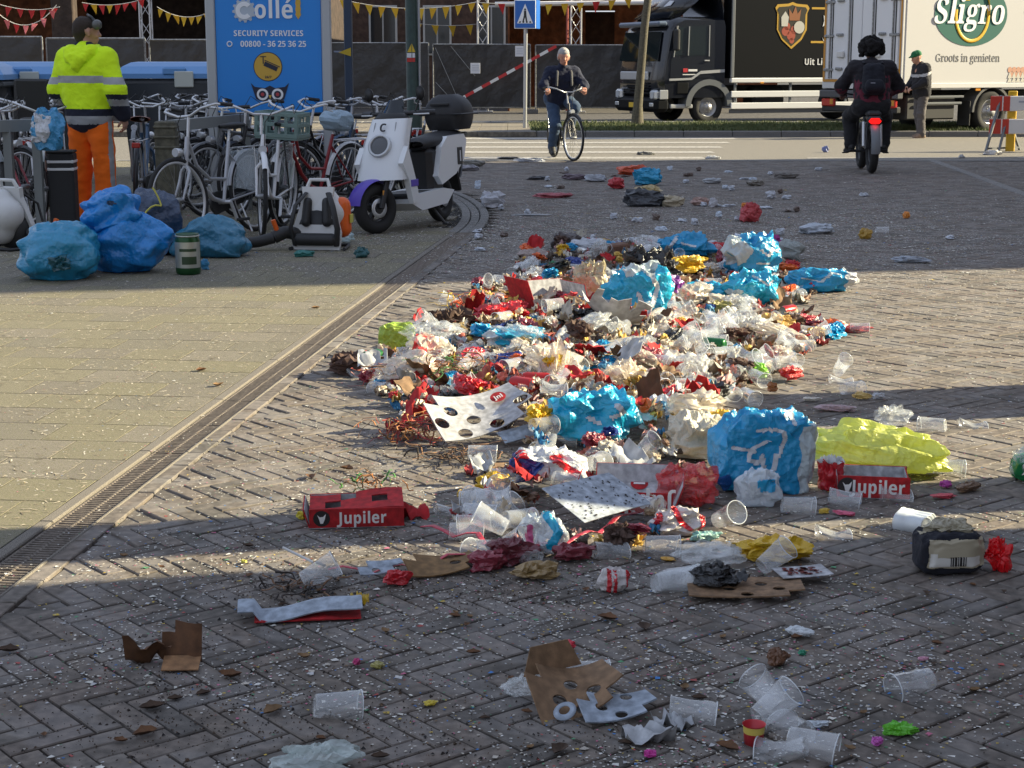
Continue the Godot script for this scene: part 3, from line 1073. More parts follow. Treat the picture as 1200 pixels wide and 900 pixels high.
func fence_panel(a: Vector3, b: Vector3, h: float, label: String, extra := 0) -> Node3D:
	var galv := mat("galvanised", lin(0.45, 0.46, 0.47), 0.42, 0.7)
	var blk := tri_map(mat("black_mesh_cloth", lin(0.032, 0.031, 0.032), 0.4), "", 0.8, "crumple", 0.3)
	blk.backlight_enabled = true
	blk.backlight = Color(0.12, 0.12, 0.13)
	var d := b - a
	var L := d.length()
	var t := thing("fence_panel", label, "fence", a, atan2(-d.z, d.x), "fence panels with black cloth")
	var f := sh()
	for x in [0.03, L - 0.03]: f.tube([v3(x, 0.02, 0), v3(x, h, 0)], 0.021, 8)
	for y in [0.16, h]: f.tube([v3(0.03, y, 0), v3(L - 0.03, y, 0)], 0.019, 8)
	put("frame", f.mesh(), galv, t)
	var mesh_w := sh()
	for i in 14: mesh_w.tube([v3(L * (i + 0.5) / 14, 0.16, -0.012), v3(L * (i + 0.5) / 14, h, -0.012)], 0.004, 4, false)
	for i in 6: mesh_w.tube([v3(0.03, 0.16 + (h - 0.16) * (i + 0.5) / 6, -0.016), v3(L - 0.03, 0.16 + (h - 0.16) * (i + 0.5) / 6, -0.016)], 0.004, 4, false)
	put("wire_mesh", mesh_w.mesh(), galv, t)
	var n := noise(int(a.x * 10) + 5, 1.2)
	var fn := func(p: Vector2) -> Vector3: return v3(p.x, p.y, 0.045 + 0.035 * n.get_noise_2d(p.x * 1.4, p.y) + 0.02 * n.get_noise_2d(p.x * 4.0 + 9.0, p.y * 1.5))
	var tr := PackedVector2Array()
	var nx := 24
	var ny := 14
	for j in ny:
		for i in nx:
			var x0 := 0.05 + (L - 0.1) * i / nx
			var x1 := 0.05 + (L - 0.1) * (i + 1) / nx
			var y0 := 0.18 + (h - 0.2) * j / ny
			var y1 := 0.18 + (h - 0.2) * (j + 1) / ny
			for q in [v2(x0, y0), v2(x1, y0), v2(x1, y1), v2(x0, y0), v2(x1, y1), v2(x0, y1)]: tr.append(q)
	put("cloth", sheet(tr, fn, 0.006), blk, t)
	for x in [0.0, L]: put("foot_block", sh().box(v3(x, 0.06, 0), v3(0.24, 0.13, 0.6), 0.02).mesh(), mats["concrete"], t)
	if extra:
		var st := sh()
		st.bar(v3(0.10, h - 0.1, 0.10), v3(0.82, 0.25, 0.10), 0.05, 0.012)
		st.bar(v3(0.55, h - 0.05, 0.10), v3(1.25, h - 0.9, 0.10), 0.05, 0.012)
		st.bar(v3(0.10, 0.9, 0.11), v3(0.75, 0.2, 0.11), 0.045, 0.012)
		put("brace", st.mesh(), paint("brace_grey", 0.32, 0.33, 0.33, 0.5), t)
	return t
func build_fences() -> void:
	_fence_row(-49.4)
func gx(px: float, z: float) -> Vector3:
	return v3((px - 600.0) / F * -z, 0.03, z)
func _fence_row(z: float) -> void:
	fence_panel(gx(388, z), gx(505, z), 2.02, "fence panel with brownish black cloth behind the green lamp post")
	fence_panel(gx(508, z), gx(622, z - 0.1), 1.98, "fence panel with crumpled black cloth, pale braces and red white tape", 1)
	fence_panel(gx(626, z - 0.1), gx(741, z), 1.96, "fence panel with smooth black cloth right behind the cyclist")
	fence_panel(gx(744, z), gx(860, z - 0.3), 1.96, "fence panel half hidden behind the black truck's cab")
	var zl := -37.0
	fence_panel(gx(-70, zl), gx(62, zl), 2.0, "fence panel with black cloth at the left edge, behind the child seat")
	fence_panel(gx(64, zl - 0.1), gx(180, zl - 0.2), 1.97, "fence panel with black cloth directly behind the orange trousered worker")
	fence_panel(gx(182, zl - 0.2), gx(300, zl - 0.4), 1.94, "fence panel with black cloth behind the blue lidded container")
	var redm := paint("tape_red", 0.55, 0.03, 0.03, 0.45)
	var whm := paint("tape_white", 0.75, 0.74, 0.72, 0.45)
	for k in [[far(652, 54, 48.9), far(536, 118, 49.0), "red and white barrier tape slanting across the black fence"], [far(520, 141, 47.0), far(634, 143, 47.0), "red and white barrier tape low along the fence foot"]]:
		var t := thing("barrier_tape", k[2], "tape", k[0])
		var d: Vector3 = k[1] - k[0]
		var n := 12
		for i in n:
			put("stripe", sh().bar(d * (i + 0.01) / n, d * (i + 0.99) / n, 0.008, 0.085).mesh(), redm if i % 2 == 0 else whm, t)
	for k in [[557, 80, 49.0, 0.28, "white notice hung on the crumpled black fence"], [609, 60, 49.0, 0.26, "white notice at the top of the fence under the crossing sign"]]:
		var t := thing("notice", k[4], "notice", far(k[0], k[1], k[2]))
		put("sheet", sh().box(Vector3.ZERO, v3(k[3], 0.3, 0.01), 0.003).mesh(), paint("notice_white", 0.7, 0.71, 0.74, 0.6), t)
		for i in 4: put("print", sh().box(v3(0, 0.08 - i * 0.05, 0.007), v3(k[3] * 0.7, 0.012, 0.003)).mesh(), paint("print_grey", 0.4, 0.42, 0.48, 0.6), t)
func build_posts() -> void:
	var green := tri_map(mat("post_green", lin(0.035, 0.075, 0.055), 0.5), "blotch", 2.0, "rough_normal", 0.25)
	var steel := paint("post_steel", 0.42, 0.43, 0.44, 0.35, 0.5)
	var b := far(484, 150, 19.0) * v3(1, 0, 1)
	var t := thing("lamp_post", "dark green cast lamp post with stickers standing behind the white scooter", "lamp post", b)
	put("shaft", sh().tube([v3(0, -0.05, 0), v3(0, 0.9, 0), v3(0.005, 0.95, 0), v3(-0.03, 6.0, 0)], [0.11, 0.105, 0.072, 0.062], 16).mesh(), green, t)
	put("conduit", sh().tube([v3(0.085, 0.0, 0.03), v3(0.075, 5.0, 0.03)], 0.014, 6).mesh(), steel, t)
	put("lamp_head", sh().lathe([v2(0.05, 6.0), v2(0.25, 6.05), v2(0.3, 6.25), v2(0.12, 6.5), v2(0.0, 6.52)], 16).mesh(), green, t)
	var yel := paint("sticker_yellow", 0.75, 0.5, 0.03, 0.5)
	put("sticker", sh().prism(PackedVector2Array([v2(-0.05, 1.58), v2(0.04, 1.58), v2(0.0, 1.68)]), 0.066, 0.07).mesh(), yel, t)
	put("sticker", sh().box(v3(-0.01, 1.545, 0.068), v3(0.09, 0.05, 0.004)).mesh(), paint("sticker_white", 0.8, 0.8, 0.8, 0.5), t)
	put("sticker", sh().box(v3(-0.01, 1.495, 0.0685), v3(0.09, 0.045, 0.004)).mesh(), paint("sticker_red", 0.6, 0.04, 0.03, 0.5), t)
	var p := thing("steel_post", "slim dark blue grey post right of the blue billboard", "post", far(410, 150, 18.0) * v3(1, 0, 1))
	put("shaft", sh().box(v3(0, 2.0, 0), v3(0.085, 4.0, 0.085), 0.01).mesh(), paint("post_blue", 0.05, 0.07, 0.10, 0.45), p)
	put("pennant", sh().prism(PackedVector2Array([v2(-0.1, 1.57), v2(0.03, 1.62), v2(0.03, 1.53)]), 0.05, 0.056).mesh(), yel, p)
	put("bracket", sh().bar(v3(-0.15, 1.58, 0.045), v3(0.0, 1.575, 0.045), 0.015, 0.015).mesh(), steel, p)
	var s := thing("crossing_sign", "blue pedestrian crossing sign on a grey pole", "sign", gx(616, g(614, 155).z))
	var y0 := 1.45 + 71.0 / F * 35.99 - 0.25
	put("pole", sh().tube([v3(-0.02, -0.06, 0), v3(0, 3.2, 0)], 0.042, 12).mesh(), steel, s)
	var sx := 0.06 - 0.05
	var sc := v3(-0.02, 2.46, 0.07)
	var blue := paint("sign_blue", 0.02, 0.13, 0.48, 0.35)
	var white := paint("sign_white", 0.8, 0.82, 0.85, 0.4)
	put("panel", sh().box(sc, v3(0.46, 0.60, 0.03), 0.008).mesh(), white, s)
	put("face", sh().box(sc + v3(0, 0, 0.013), v3(0.43, 0.57, 0.012), 0.003).mesh(), blue, s)
	put("side_panel", sh().box(sc + v3(0.27, 0, -0.16), v3(0.03, 0.60, 0.34), 0.008, Basis(Vector3.UP, -0.25)).mesh(), blue, s)
	put("triangle", sh().prism(PackedVector2Array([v2(-0.17, -0.19), v2(0.17, -0.19), v2(0, 0.22)]), 0.017, 0.023, Transform3D(Basis.IDENTITY, sc)).mesh(), white, s)
	var fig := sh()
	fig.disc(sc + v3(0, 0.1, 0.025), v3(0, 0, 1), 0.022, 12)
	fig.prism(PackedVector2Array([v2(-0.022, 0.075), v2(0.022, 0.075), v2(0.03, -0.03), v2(0.05, -0.16), v2(0.02, -0.16), v2(0.0, -0.06), v2(-0.03, -0.16), v2(-0.06, -0.16), v2(-0.026, -0.03)]), 0.0225, 0.0255, Transform3D(Basis.IDENTITY, sc))
	for i in 4: fig.prism(PackedVector2Array([v2(-0.135 + i * 0.075, -0.178), v2(-0.095 + i * 0.075, -0.178), v2(-0.085 + i * 0.07, -0.145), v2(-0.115 + i * 0.07, -0.145)]), 0.022, 0.025, Transform3D(Basis.IDENTITY, sc))
	put("walking_figure", fig.mesh(), paint("sign_black", 0.02, 0.02, 0.02, 0.4), s)
	var bark := tri_map(mat("bark", lin(0.17, 0.15, 0.105), 0.9), "blotch", 2.4, "rough_normal", 0.9)
	var tr := thing("street_tree", "slim mottled street tree leaning right in front of the black truck", "tree", gx(745, g(745, 152).z))
	var pts := [v3(0, -0.05, 0), v3(0.01, 0.5, 0), v3(0.06, 1.2, 0), v3(0.13, 2.2, 0.02), v3(0.24, 3.2, 0), v3(0.33, 4.6, 0), v3(0.36, 6.2, 0)]
	put("trunk", sh().tube(pts, [0.16, 0.105, 0.092, 0.088, 0.084, 0.075, 0.06], 14).mesh(), bark, tr)
	var limbs := sh()
	for i in 16:
		var a := rng.randf() * TAU
		var y := rng.randf_range(3.6, 6.2)
		var o := v3(0.3, y, 0)
		var e := o + v3(cos(a) * rng.randf_range(0.8, 2.0), rng.randf_range(0.8, 2.2), sin(a) * rng.randf_range(0.8, 2.0))
		limbs.tube([o, o.lerp(e, 0.5) + v3(0, -0.1, 0), e], [0.045, 0.03, 0.012], 6)
		for k in 4:
			var q := o.lerp(e, rng.randf_range(0.4, 1.0))
			limbs.tube([q, q + v3(rng.randf_range(-0.7, 0.7), rng.randf_range(0.2, 0.9), rng.randf_range(-0.7, 0.7))], [0.012, 0.004], 4)
	put("crown", limbs.mesh(), bark, tr)
func build_billboard() -> void:
	var z := 17.0
	var k := z / F
	var c := far(318, 150, z) * v3(1, 0, 1)
	var t := thing("billboard", "blue security company billboard between two grey posts behind the bicycles", "billboard", c, 0.03)
	var galv := tri_map(mat("galvanised", lin(0.45, 0.46, 0.47), 0.42, 0.7), "blotch", 2.0)
	var post := paint("board_post", 0.42, 0.44, 0.46, 0.45, 0.3)
	for x in [-0.575, 0.575]: put("post", sh().box(v3(x, 1.55, 0), v3(0.095, 3.2, 0.095), 0.012).mesh(), post, t)
	var blue := tri_map(mat("board_blue", lin(0.012, 0.24, 0.72), 0.4), "", 1.0)
	put("panel", sh().box(v3(0, 1.95, 0.005), v3(1.05, 1.96, 0.04), 0.004).mesh(), blue, t)
	var Y := func(py: float) -> float: return EYE - (py - 75.0) * k
	var white := paint("board_white", 0.82, 0.84, 0.87, 0.45)
	var gold := paint("board_gold", 0.62, 0.38, 0.05, 0.5)
	var ink := paint("board_ink", 0.012, 0.015, 0.04, 0.5)
	var f := 0.028
	var gear := PackedVector2Array()
	for i in 72:
		var a := TAU * i / 72.0
		var r := 0.118 if (i / 3) % 2 == 0 else 0.098
		gear.append(v2(cos(a), sin(a)) * r)
	put("gear_ring", sh().prism(gear, f, f + 0.003, Transform3D(Basis.IDENTITY, v3(-0.235, EYE + 60 * k, 0))).mesh(), paint("board_grey", 0.45, 0.52, 0.6, 0.45), t)
	var cc := PackedVector2Array()
	for i in 19: cc.append(v2(cos(0.75 + i * 0.265), sin(0.75 + i * 0.265)) * 0.085)
	for i in 19: cc.append(v2(cos(0.75 + (18 - i) * 0.265), sin(0.75 + (18 - i) * 0.265)) * 0.042)
	put("lettering", sh().prism(cc, f + 0.003, f + 0.008, Transform3D(Basis.IDENTITY, v3(-0.235, EYE + 60 * k, 0))).mesh(), white, t)
	lettering("ollé", 0.175, white, t, Transform3D(Basis.IDENTITY.scaled(v3(0.92, 1, 1)), v3(0.06, EYE + 61 * k, f + 0.004)), 0.006)
	var ear := PackedVector2Array()
	for i in 9:
		ear.append(v2(-0.028 + 0.006 * (i % 2), 0.20 - i * 0.028))
	ear.append(v2(0, -0.07))
	for i in 9:
		ear.append(v2(0.028 - 0.006 * (i % 2), -0.024 + i * 0.028))
	put("gold_ear", sh().prism(ear, f, f + 0.004, Transform3D(Basis.IDENTITY, v3(0.30, EYE + 58 * k, 0))).mesh(), gold, t)
	lettering("SECURITY SERVICES", 0.055, white, t, Transform3D(Basis.IDENTITY.scaled(v3(0.98, 1, 1)), v3(0.0, EYE + 34.5 * k, f)), 0.004)
	lettering("00800 - 36 25 36 25", 0.058, white, t, Transform3D(Basis.IDENTITY.scaled(v3(0.93, 1, 1)), v3(0.045, EYE + 22.5 * k, f)), 0.004)
	put("phone_mark", sh().torus(v3(-0.39, EYE + 22.5 * k, f), 0.024, 0.006, 18, 6, Basis(Vector3.UP, PI * 0.5)).mesh(), white, t)
	put("camera_badge", sh().disc(v3(-0.015, EYE - 3 * k, f - 0.001), v3(0, 0, 1), 0.145, 32).mesh(), ink, t)
	put("camera_badge", sh().disc(v3(-0.015, EYE - 3 * k, f + 0.002), v3(0, 0, 1), 0.137, 32).mesh(), gold, t)
	var camb := sh()
	var cx := Transform3D(Basis(Vector3.BACK, -0.42), v3(0.0, EYE - 2 * k, 0))
	camb.prism(PackedVector2Array([v2(-0.055, -0.022), v2(0.085, -0.022), v2(0.085, 0.022), v2(-0.055, 0.022)]), f + 0.002, f + 0.005, cx)
	camb.prism(PackedVector2Array([v2(-0.065, 0.028), v2(0.10, 0.028), v2(0.10, 0.036), v2(-0.065, 0.036)]), f + 0.002, f + 0.005, cx)
	camb.prism(PackedVector2Array([v2(-0.065, 0.02), v2(-0.055, 0.02), v2(-0.055, 0.09), v2(-0.065, 0.09)]), f + 0.002, f + 0.005, Transform3D(Basis.IDENTITY, v3(0, EYE - 2 * k, 0)))
	camb.prism(PackedVector2Array([v2(-0.09, 0.085), v2(-0.03, 0.085), v2(-0.03, 0.095), v2(-0.09, 0.095)]), f + 0.002, f + 0.005, Transform3D(Basis.IDENTITY, v3(0, EYE - 2 * k, 0)))
	put("camera_mark", camb.mesh(), ink, t)
	lettering("24/7", 0.024, ink, t, Transform3D(Basis.IDENTITY, v3(-0.015, EYE - 3 * k - 0.103, f + 0.003)), 0.003)
	var oy := EYE - 33 * k
	put("owl_brow", sh().prism(PackedVector2Array([v2(-0.19, 0.1), v2(-0.15, 0.062), v2(-0.05, 0.05), v2(0.0, 0.075), v2(0.05, 0.05), v2(0.15, 0.062), v2(0.19, 0.1), v2(0.165, 0.02), v2(0.14, -0.06), v2(0.06, -0.085), v2(0.0, -0.06), v2(-0.06, -0.085), v2(-0.14, -0.06), v2(-0.165, 0.02)]), f, f + 0.004, Transform3D(Basis.IDENTITY, v3(0, oy, 0))).mesh(), ink, t)
	for s in [-1, 1]:
		put("owl_eye", sh().disc(v3(s * 0.075, oy - 0.012, f + 0.006), v3(0, 0, 1), 0.058, 24).mesh(), white, t)
		put("owl_eye", sh().disc(v3(s * 0.075, oy - 0.012, f + 0.008), v3(0, 0, 1), 0.036, 24).mesh(), ink, t)
		put("owl_eye", sh().disc(v3(s * 0.075, oy - 0.012, f + 0.010), v3(0, 0, 1), 0.018, 20).mesh(), paint("owl_red", 0.45, 0.05, 0.06, 0.5), t)
	put("owl_beak", sh().prism(PackedVector2Array([v2(-0.016, -0.02), v2(0.016, -0.02), v2(0, -0.06)]), f + 0.004, f + 0.007, Transform3D(Basis.IDENTITY, v3(0, oy, 0))).mesh(), gold, t)
# ---------------------------------------------------------------- trucks and barrier
func truck_wheel(parent: Node3D, c: Vector3, r: float, w: float, out := 1.0) -> void:
	var rub := tri_map(mat("truck_tyre", lin(0.022, 0.022, 0.022), 0.85), "grain", 4.0, "rough_normal", 0.4)
	var rim := paint("truck_rim", 0.42, 0.42, 0.43, 0.4, 0.5)
	var b := Basis(Vector3.RIGHT, PI * 0.5 * out)   # lathe axis to +-z
	var xf := Transform3D(b, c)
	var tyre := put("wheel", sh().lathe([v2(r * 0.60, -w * 0.5), v2(r * 0.93, -w * 0.5), v2(r, -w * 0.38), v2(r, w * 0.38), v2(r * 0.95, w * 0.5), v2(r * 0.62, w * 0.5), v2(r * 0.58, w * 0.4)], 32, xf).mesh(), rub, parent)
	put("rim", sh().lathe([v2(r * 0.60, w * 0.42), v2(r * 0.56, w * 0.46), v2(r * 0.5, w * 0.2), v2(r * 0.33, w * 0.12), v2(r * 0.30, w * 0.36), v2(r * 0.22, w * 0.42), v2(r * 0.20, w * 0.62), v2(0.0, w * 0.64)], 28, xf).mesh(), rim, tyre)
	var nuts := sh()
	for i in 10:
		var a := TAU * i / 10
		var p := xf * v3(cos(a) * r * 0.27, w * 0.42, sin(a) * r * 0.27)
		var q := xf * v3(cos(a) * r * 0.27, w * 0.5, sin(a) * r * 0.27)
		nuts.tube([p, q], 0.016, 6)
	put("wheel_nuts", nuts.mesh(), rim, tyre)
func loft_x(profiles: Array) -> Sh: # each: [z, outline of v2(x, y)]
	var s := sh()
	s.smooth()
	var rings := []
	for p in profiles:
		var ring := []
		for q in p[1]: ring.append(v3(q.x, q.y, p[0]))
		rings.append(ring)
	s.skin(rings)
	return s
func build_trucks() -> void:
	build_black_truck()
	build_white_truck()
func build_black_truck() -> void:
	var th := deg_to_rad(22.0)
	var foot := g(830, 145, 0.03)
	var o := foot - v3(cos(th), 0, -sin(th)) * 1.34
	var t := thing("box_truck", "black box truck with a shield emblem, parked behind the verge", "truck", v3(o.x, 0.03, o.z), th)
	var black := mat("truck_black", lin(0.012, 0.014, 0.02), 0.22)
	black.clearcoat_enabled = true
	black.clearcoat = 0.8
	black.clearcoat_roughness = 0.08
	var satin := paint("truck_satin", 0.006, 0.007, 0.009, 0.5)
	satin.metallic_specular = 0.25
	var plastic := paint("truck_plastic", 0.022, 0.022, 0.024, 0.6)
	var silver := paint("truck_silver", 0.48, 0.49, 0.5, 0.35, 0.3)
	var chassis := paint("truck_chassis", 0.03, 0.03, 0.03, 0.7)
	var white := paint("truck_white", 0.75, 0.75, 0.74, 0.4)
	var glass := mat("truck_glass", lin(0.015, 0.022, 0.024), 0.05)
	glass.metallic_specular = 0.8
	var W := 2.3
	var cab := _cab_loft(W)
	put("cab", cab.mesh(), black, t)
	put("wind_deflector", loft_x([[-W + 0.1, [v2(0.55, 2.5), v2(1.1, 2.95), v2(1.75, 3.3), v2(1.75, 2.5)]], [-W + 0.22, [v2(0.32, 2.5), v2(0.95, 3.1), v2(1.75, 3.5), v2(1.75, 2.5)]], [-0.22, [v2(0.32, 2.5), v2(0.95, 3.1), v2(1.75, 3.5), v2(1.75, 2.5)]], [-0.1, [v2(0.55, 2.5), v2(1.1, 2.95), v2(1.75, 3.3), v2(1.75, 2.5)]]]).mesh(), black, t)
	put("emblem", sh().prism(PackedVector2Array([v2(-0.16, -0.1), v2(0.16, -0.06), v2(0.12, 0.1), v2(-0.12, 0.12)]), 0.0, 0.012, Transform3D(Basis(v3(0, 0, 1), v3(0.72, 0.69, 0).normalized(), v3(-0.69, 0.72, 0).normalized()), v3(0.64, 2.84, -0.8))).mesh(), silver, t)
	put("windscreen", sh().prism(PackedVector2Array([v2(-W + 0.1, 1.5), v2(-0.1, 1.5), v2(-0.16, 2.2), v2(-W + 0.16, 2.2)]), 0.0, 0.012, Transform3D(Basis(v3(0, 0, 1), v3(0.185, 0.983, 0), v3(-0.983, 0.185, 0)), v3(-0.275, 0.015, 0))).mesh(), glass, t)
	put("sun_visor", sh().box(v3(0.1, 2.36, -W * 0.5), v3(0.25, 0.12, W - 0.1), 0.04).mesh(), paint("visor_blue", 0.10, 0.13, 0.18, 0.3), t)
	put("grille_bar", sh().box(v3(-0.05, 1.14, -W * 0.5 - 0.1), v3(0.06, 0.2, 1.5), 0.02).mesh(), silver, t)
	var gr := sh()
	for i in 4: gr.box(v3(-0.045, 0.72 + i * 0.08, -W * 0.5), v3(0.04, 0.03, 1.4), 0.008)
	put("grille", gr.mesh(), satin, t)
	put("bumper", sh().box(v3(0.1, 0.46, -W * 0.5), v3(0.4, 0.36, W + 0.02), 0.09).mesh(), satin, t)
	put("step", sh().box(v3(0.62, 0.42, -0.12), v3(0.6, 0.10, 0.2), 0.02).mesh(), silver, t)
	put("number_plate", sh().box(v3(-0.11, 0.44, -W * 0.5), v3(0.015, 0.12, 0.52), 0.004).mesh(), paint("plate_yellow", 0.7, 0.45, 0.03, 0.5), t)
	for z in [-0.2, -W + 0.2]:
		var hl := put("headlight", sh().box(v3(-0.02, 0.69, z), v3(0.14, 0.24, 0.34), 0.05).mesh(), paint("lamp_chrome", 0.6, 0.62, 0.64, 0.15, 0.4), t)
		put("lens", sh().disc(v3(-0.095, 0.69, z), v3(-1, 0, 0), 0.085, 18).mesh(), mat("lamp_glass", lin(0.5, 0.52, 0.54), 0.08), hl)
		put("fog_light", sh().box(v3(-0.105, 0.46, z), v3(0.03, 0.09, 0.2), 0.02).mesh(), mats["lamp_chrome"], t)
	put("side_headlight", sh().box(v3(0.12, 0.70, 0.005), v3(0.22, 0.22, 0.03), 0.012).mesh(), mats["lamp_chrome"], t)
	var door := put("door", sh().prism(PackedVector2Array([v2(0.28, 1.1), v2(0.30, 1.5), v2(0.42, 2.32), v2(1.38, 2.40), v2(1.38, 1.1)]), 0.0, 0.012).mesh(), black, t)
	put("window", sh().prism(PackedVector2Array([v2(0.38, 1.62), v2(0.47, 2.28), v2(1.28, 2.32), v2(1.28, 1.62)]), 0.012, 0.018).mesh(), glass, door)
	for k in [[v3(0.36, 1.58, 0.02), v3(0.46, 2.31, 0.02), 0.035], [v3(1.31, 1.6, 0.02), v3(1.31, 2.33, 0.02), 0.03], [v3(0.74, 1.62, 0.022), v3(0.76, 2.3, 0.022), 0.05]]: put("window_frame", sh().bar(k[0], k[1], k[2], 0.02).mesh(), paint("window_trim", 0.35, 0.36, 0.36, 0.4), door)
	put("door_handle", sh().box(v3(1.25, 1.5, 0.03), v3(0.14, 0.03, 0.03), 0.008).mesh(), silver, door)
	put("company_mark", sh().box(v3(0.68, 1.27, 0.016), v3(0.12, 0.09, 0.008), 0.002).mesh(), paint("mark_red", 0.5, 0.02, 0.03, 0.5), door)
	put("company_mark", sh().box(v3(0.88, 1.27, 0.016), v3(0.24, 0.05, 0.008), 0.002).mesh(), white, door)
	put("company_mark", sh().box(v3(0.82, 1.17, 0.016), v3(0.42, 0.022, 0.008), 0.002).mesh(), white, door)
	for z in [0.16, -W - 0.16]:
		var mr := put("mirror", sh().box(v3(0.36, 1.98, z), v3(0.10, 0.5, 0.2), 0.03).mesh(), plastic, t)
		put("mirror_arm", sh().tube([v3(0.4, 2.3, z * 0.4 if z > 0 else -W - 0.04), v3(0.36, 2.2, z)], 0.018, 6).mesh(), plastic, mr)
	put("side_stripe", sh().bar(v3(0.25, 1.05, 0.02), v3(0.85, 1.07, 0.02), 0.02, 0.05).bar(v3(0.85, 1.07, 0.02), v3(1.08, 1.22, 0.02), 0.02, 0.05).bar(v3(1.08, 1.22, 0.02), v3(1.74, 1.26, 0.02), 0.02, 0.07).mesh(), silver, t)
	var arch := PackedVector2Array()
	for i in 15: arch.append(v2(1.34, 0.42) + v2(cos(PI * i / 14.0), sin(PI * i / 14.0)) * 0.64)
	for i in 15: arch.append(v2(1.34, 0.42) + v2(cos(PI - PI * i / 14.0), sin(PI - PI * i / 14.0)) * 0.50)
	put("wheel_arch", sh().prism(arch, -0.4, 0.03).mesh(), paint("arch_grey", 0.13, 0.14, 0.15, 0.45), t)
	put("footwell", sh().box(v3(0.62, 0.85, -0.02), v3(0.34, 0.3, 0.08), 0.03).mesh(), satin, t)
	truck_wheel(t, v3(1.34, 0.40, -0.17), 0.40, 0.28)
	truck_wheel(t, v3(1.34, 0.40, -W + 0.17), 0.40, 0.28, -1.0)
	truck_wheel(t, v3(6.2, 0.40, -0.2), 0.40, 0.3)
	truck_wheel(t, v3(6.2, 0.40, -W + 0.2), 0.40, 0.3, -1.0)
	put("chassis", sh().box(v3(4.9, 0.75, -W * 0.5), v3(7.4, 0.3, 0.9), 0.02).box(v3(3.2, 0.62, -0.6), v3(0.9, 0.5, 0.6), 0.08).mesh(), chassis, t)
	var bx := put("box_body", sh().box(v3(5.25, 2.42, -W * 0.5), v3(6.7, 2.68, W + 0.14), 0.03).mesh(), satin, t)
	put("corner_post", sh().box(v3(1.93, 2.42, 0.06), v3(0.09, 2.66, 0.05), 0.015).mesh(), paint("post_grey", 0.16, 0.17, 0.18, 0.4), bx)
	put("lower_rail", sh().box(v3(5.25, 1.03, 0.02), v3(6.7, 0.12, 0.12), 0.02).mesh(), white, t)
	for y in [0.70, 0.42]: put("side_guard", sh().box(v3(3.7, y, 0.04), v3(3.55, 0.15, 0.04), 0.012).mesh(), white, t)
	for x in [2.05, 3.6, 5.2]: put("guard_post", sh().box(v3(x, 0.68, 0.0), v3(0.06, 0.7, 0.05), 0.008).mesh(), paint("post_grey", 0.16, 0.17, 0.18, 0.4), t)
	put("side_skirt", sh().box(v3(3.9, 0.29, 0.0), v3(4.0, 0.10, 0.03), 0.008).mesh(), paint("skirt_grey", 0.12, 0.125, 0.13, 0.6), t)
	put("marker_lamp", sh().box(v3(2.75, 0.97, 0.085), v3(0.10, 0.04, 0.02), 0.006).mesh(), paint("marker_amber", 0.6, 0.25, 0.02, 0.3), t)
	var z := 0.072
	var gold := paint("emblem_gold", 0.6, 0.36, 0.05, 0.4)
	var shp := PackedVector2Array([v2(-0.48, 0.42), v2(-0.42, 0.50), v2(-0.12, 0.52), v2(0, 0.56), v2(0.12, 0.52), v2(0.42, 0.50), v2(0.48, 0.42), v2(0.42, 0.30), v2(0.42, -0.10), v2(0.28, -0.34), v2(0, -0.56), v2(-0.28, -0.34), v2(-0.42, -0.10), v2(-0.42, 0.30)])
	var inner := PackedVector2Array()
	for p in shp: inner.append(p * 0.88)
	var sxf := Transform3D(Basis.IDENTITY, v3(3.55, 2.34, 0))
	put("shield", sh().prism(shp, z, z + 0.006, sxf).mesh(), gold, bx)
	put("shield_field", sh().prism(inner, z + 0.006, z + 0.010, sxf).mesh(), paint("emblem_dark", 0.05, 0.045, 0.03, 0.4), bx)
	var dots := sh()
	for k in [[-0.18, -0.14, 0.11], [-0.02, -0.24, 0.12], [-0.14, -0.02, 0.09], [0.06, -0.10, 0.10], [0.0, -0.36, 0.07]]: dots.disc(sxf * v3(k[0], k[1], z + 0.012), v3(0, 0, 1), k[2], 14)
	put("emblem_berries", dots.mesh(), paint("emblem_red", 0.42, 0.10, 0.06, 0.4), bx)
	put("emblem_mitre", sh().prism(PackedVector2Array([v2(-0.30, -0.02), v2(-0.13, -0.02), v2(-0.10, 0.2), v2(-0.2, 0.34), v2(-0.31, 0.2)]), z + 0.012, z + 0.016, sxf).mesh(), paint("emblem_cream", 0.6, 0.58, 0.5, 0.4), bx)
	put("emblem_crown", sh().prism(PackedVector2Array([v2(-0.08, 0.12), v2(0.2, 0.12), v2(0.24, 0.4), v2(0.14, 0.28), v2(0.08, 0.46), v2(0.0, 0.28), v2(-0.1, 0.4)]), z + 0.012, z + 0.016, sxf).mesh(), paint("emblem_brown", 0.34, 0.14, 0.06, 0.4), bx)
	put("emblem_head", sh().disc(sxf * v3(0.2, -0.04, z + 0.018), v3(0, 0, 1), 0.15, 16).mesh(), mats["emblem_cream"], bx)
	for y in [2.76, 1.95]: put("gold_line", sh().box(v3(6.1, y, z), v3(4.0, 0.05, 0.006)).mesh(), gold, bx)
	var hxf := Transform3D(Basis.IDENTITY, v3(4.76, 2.32, 0))
	var hl := sh()
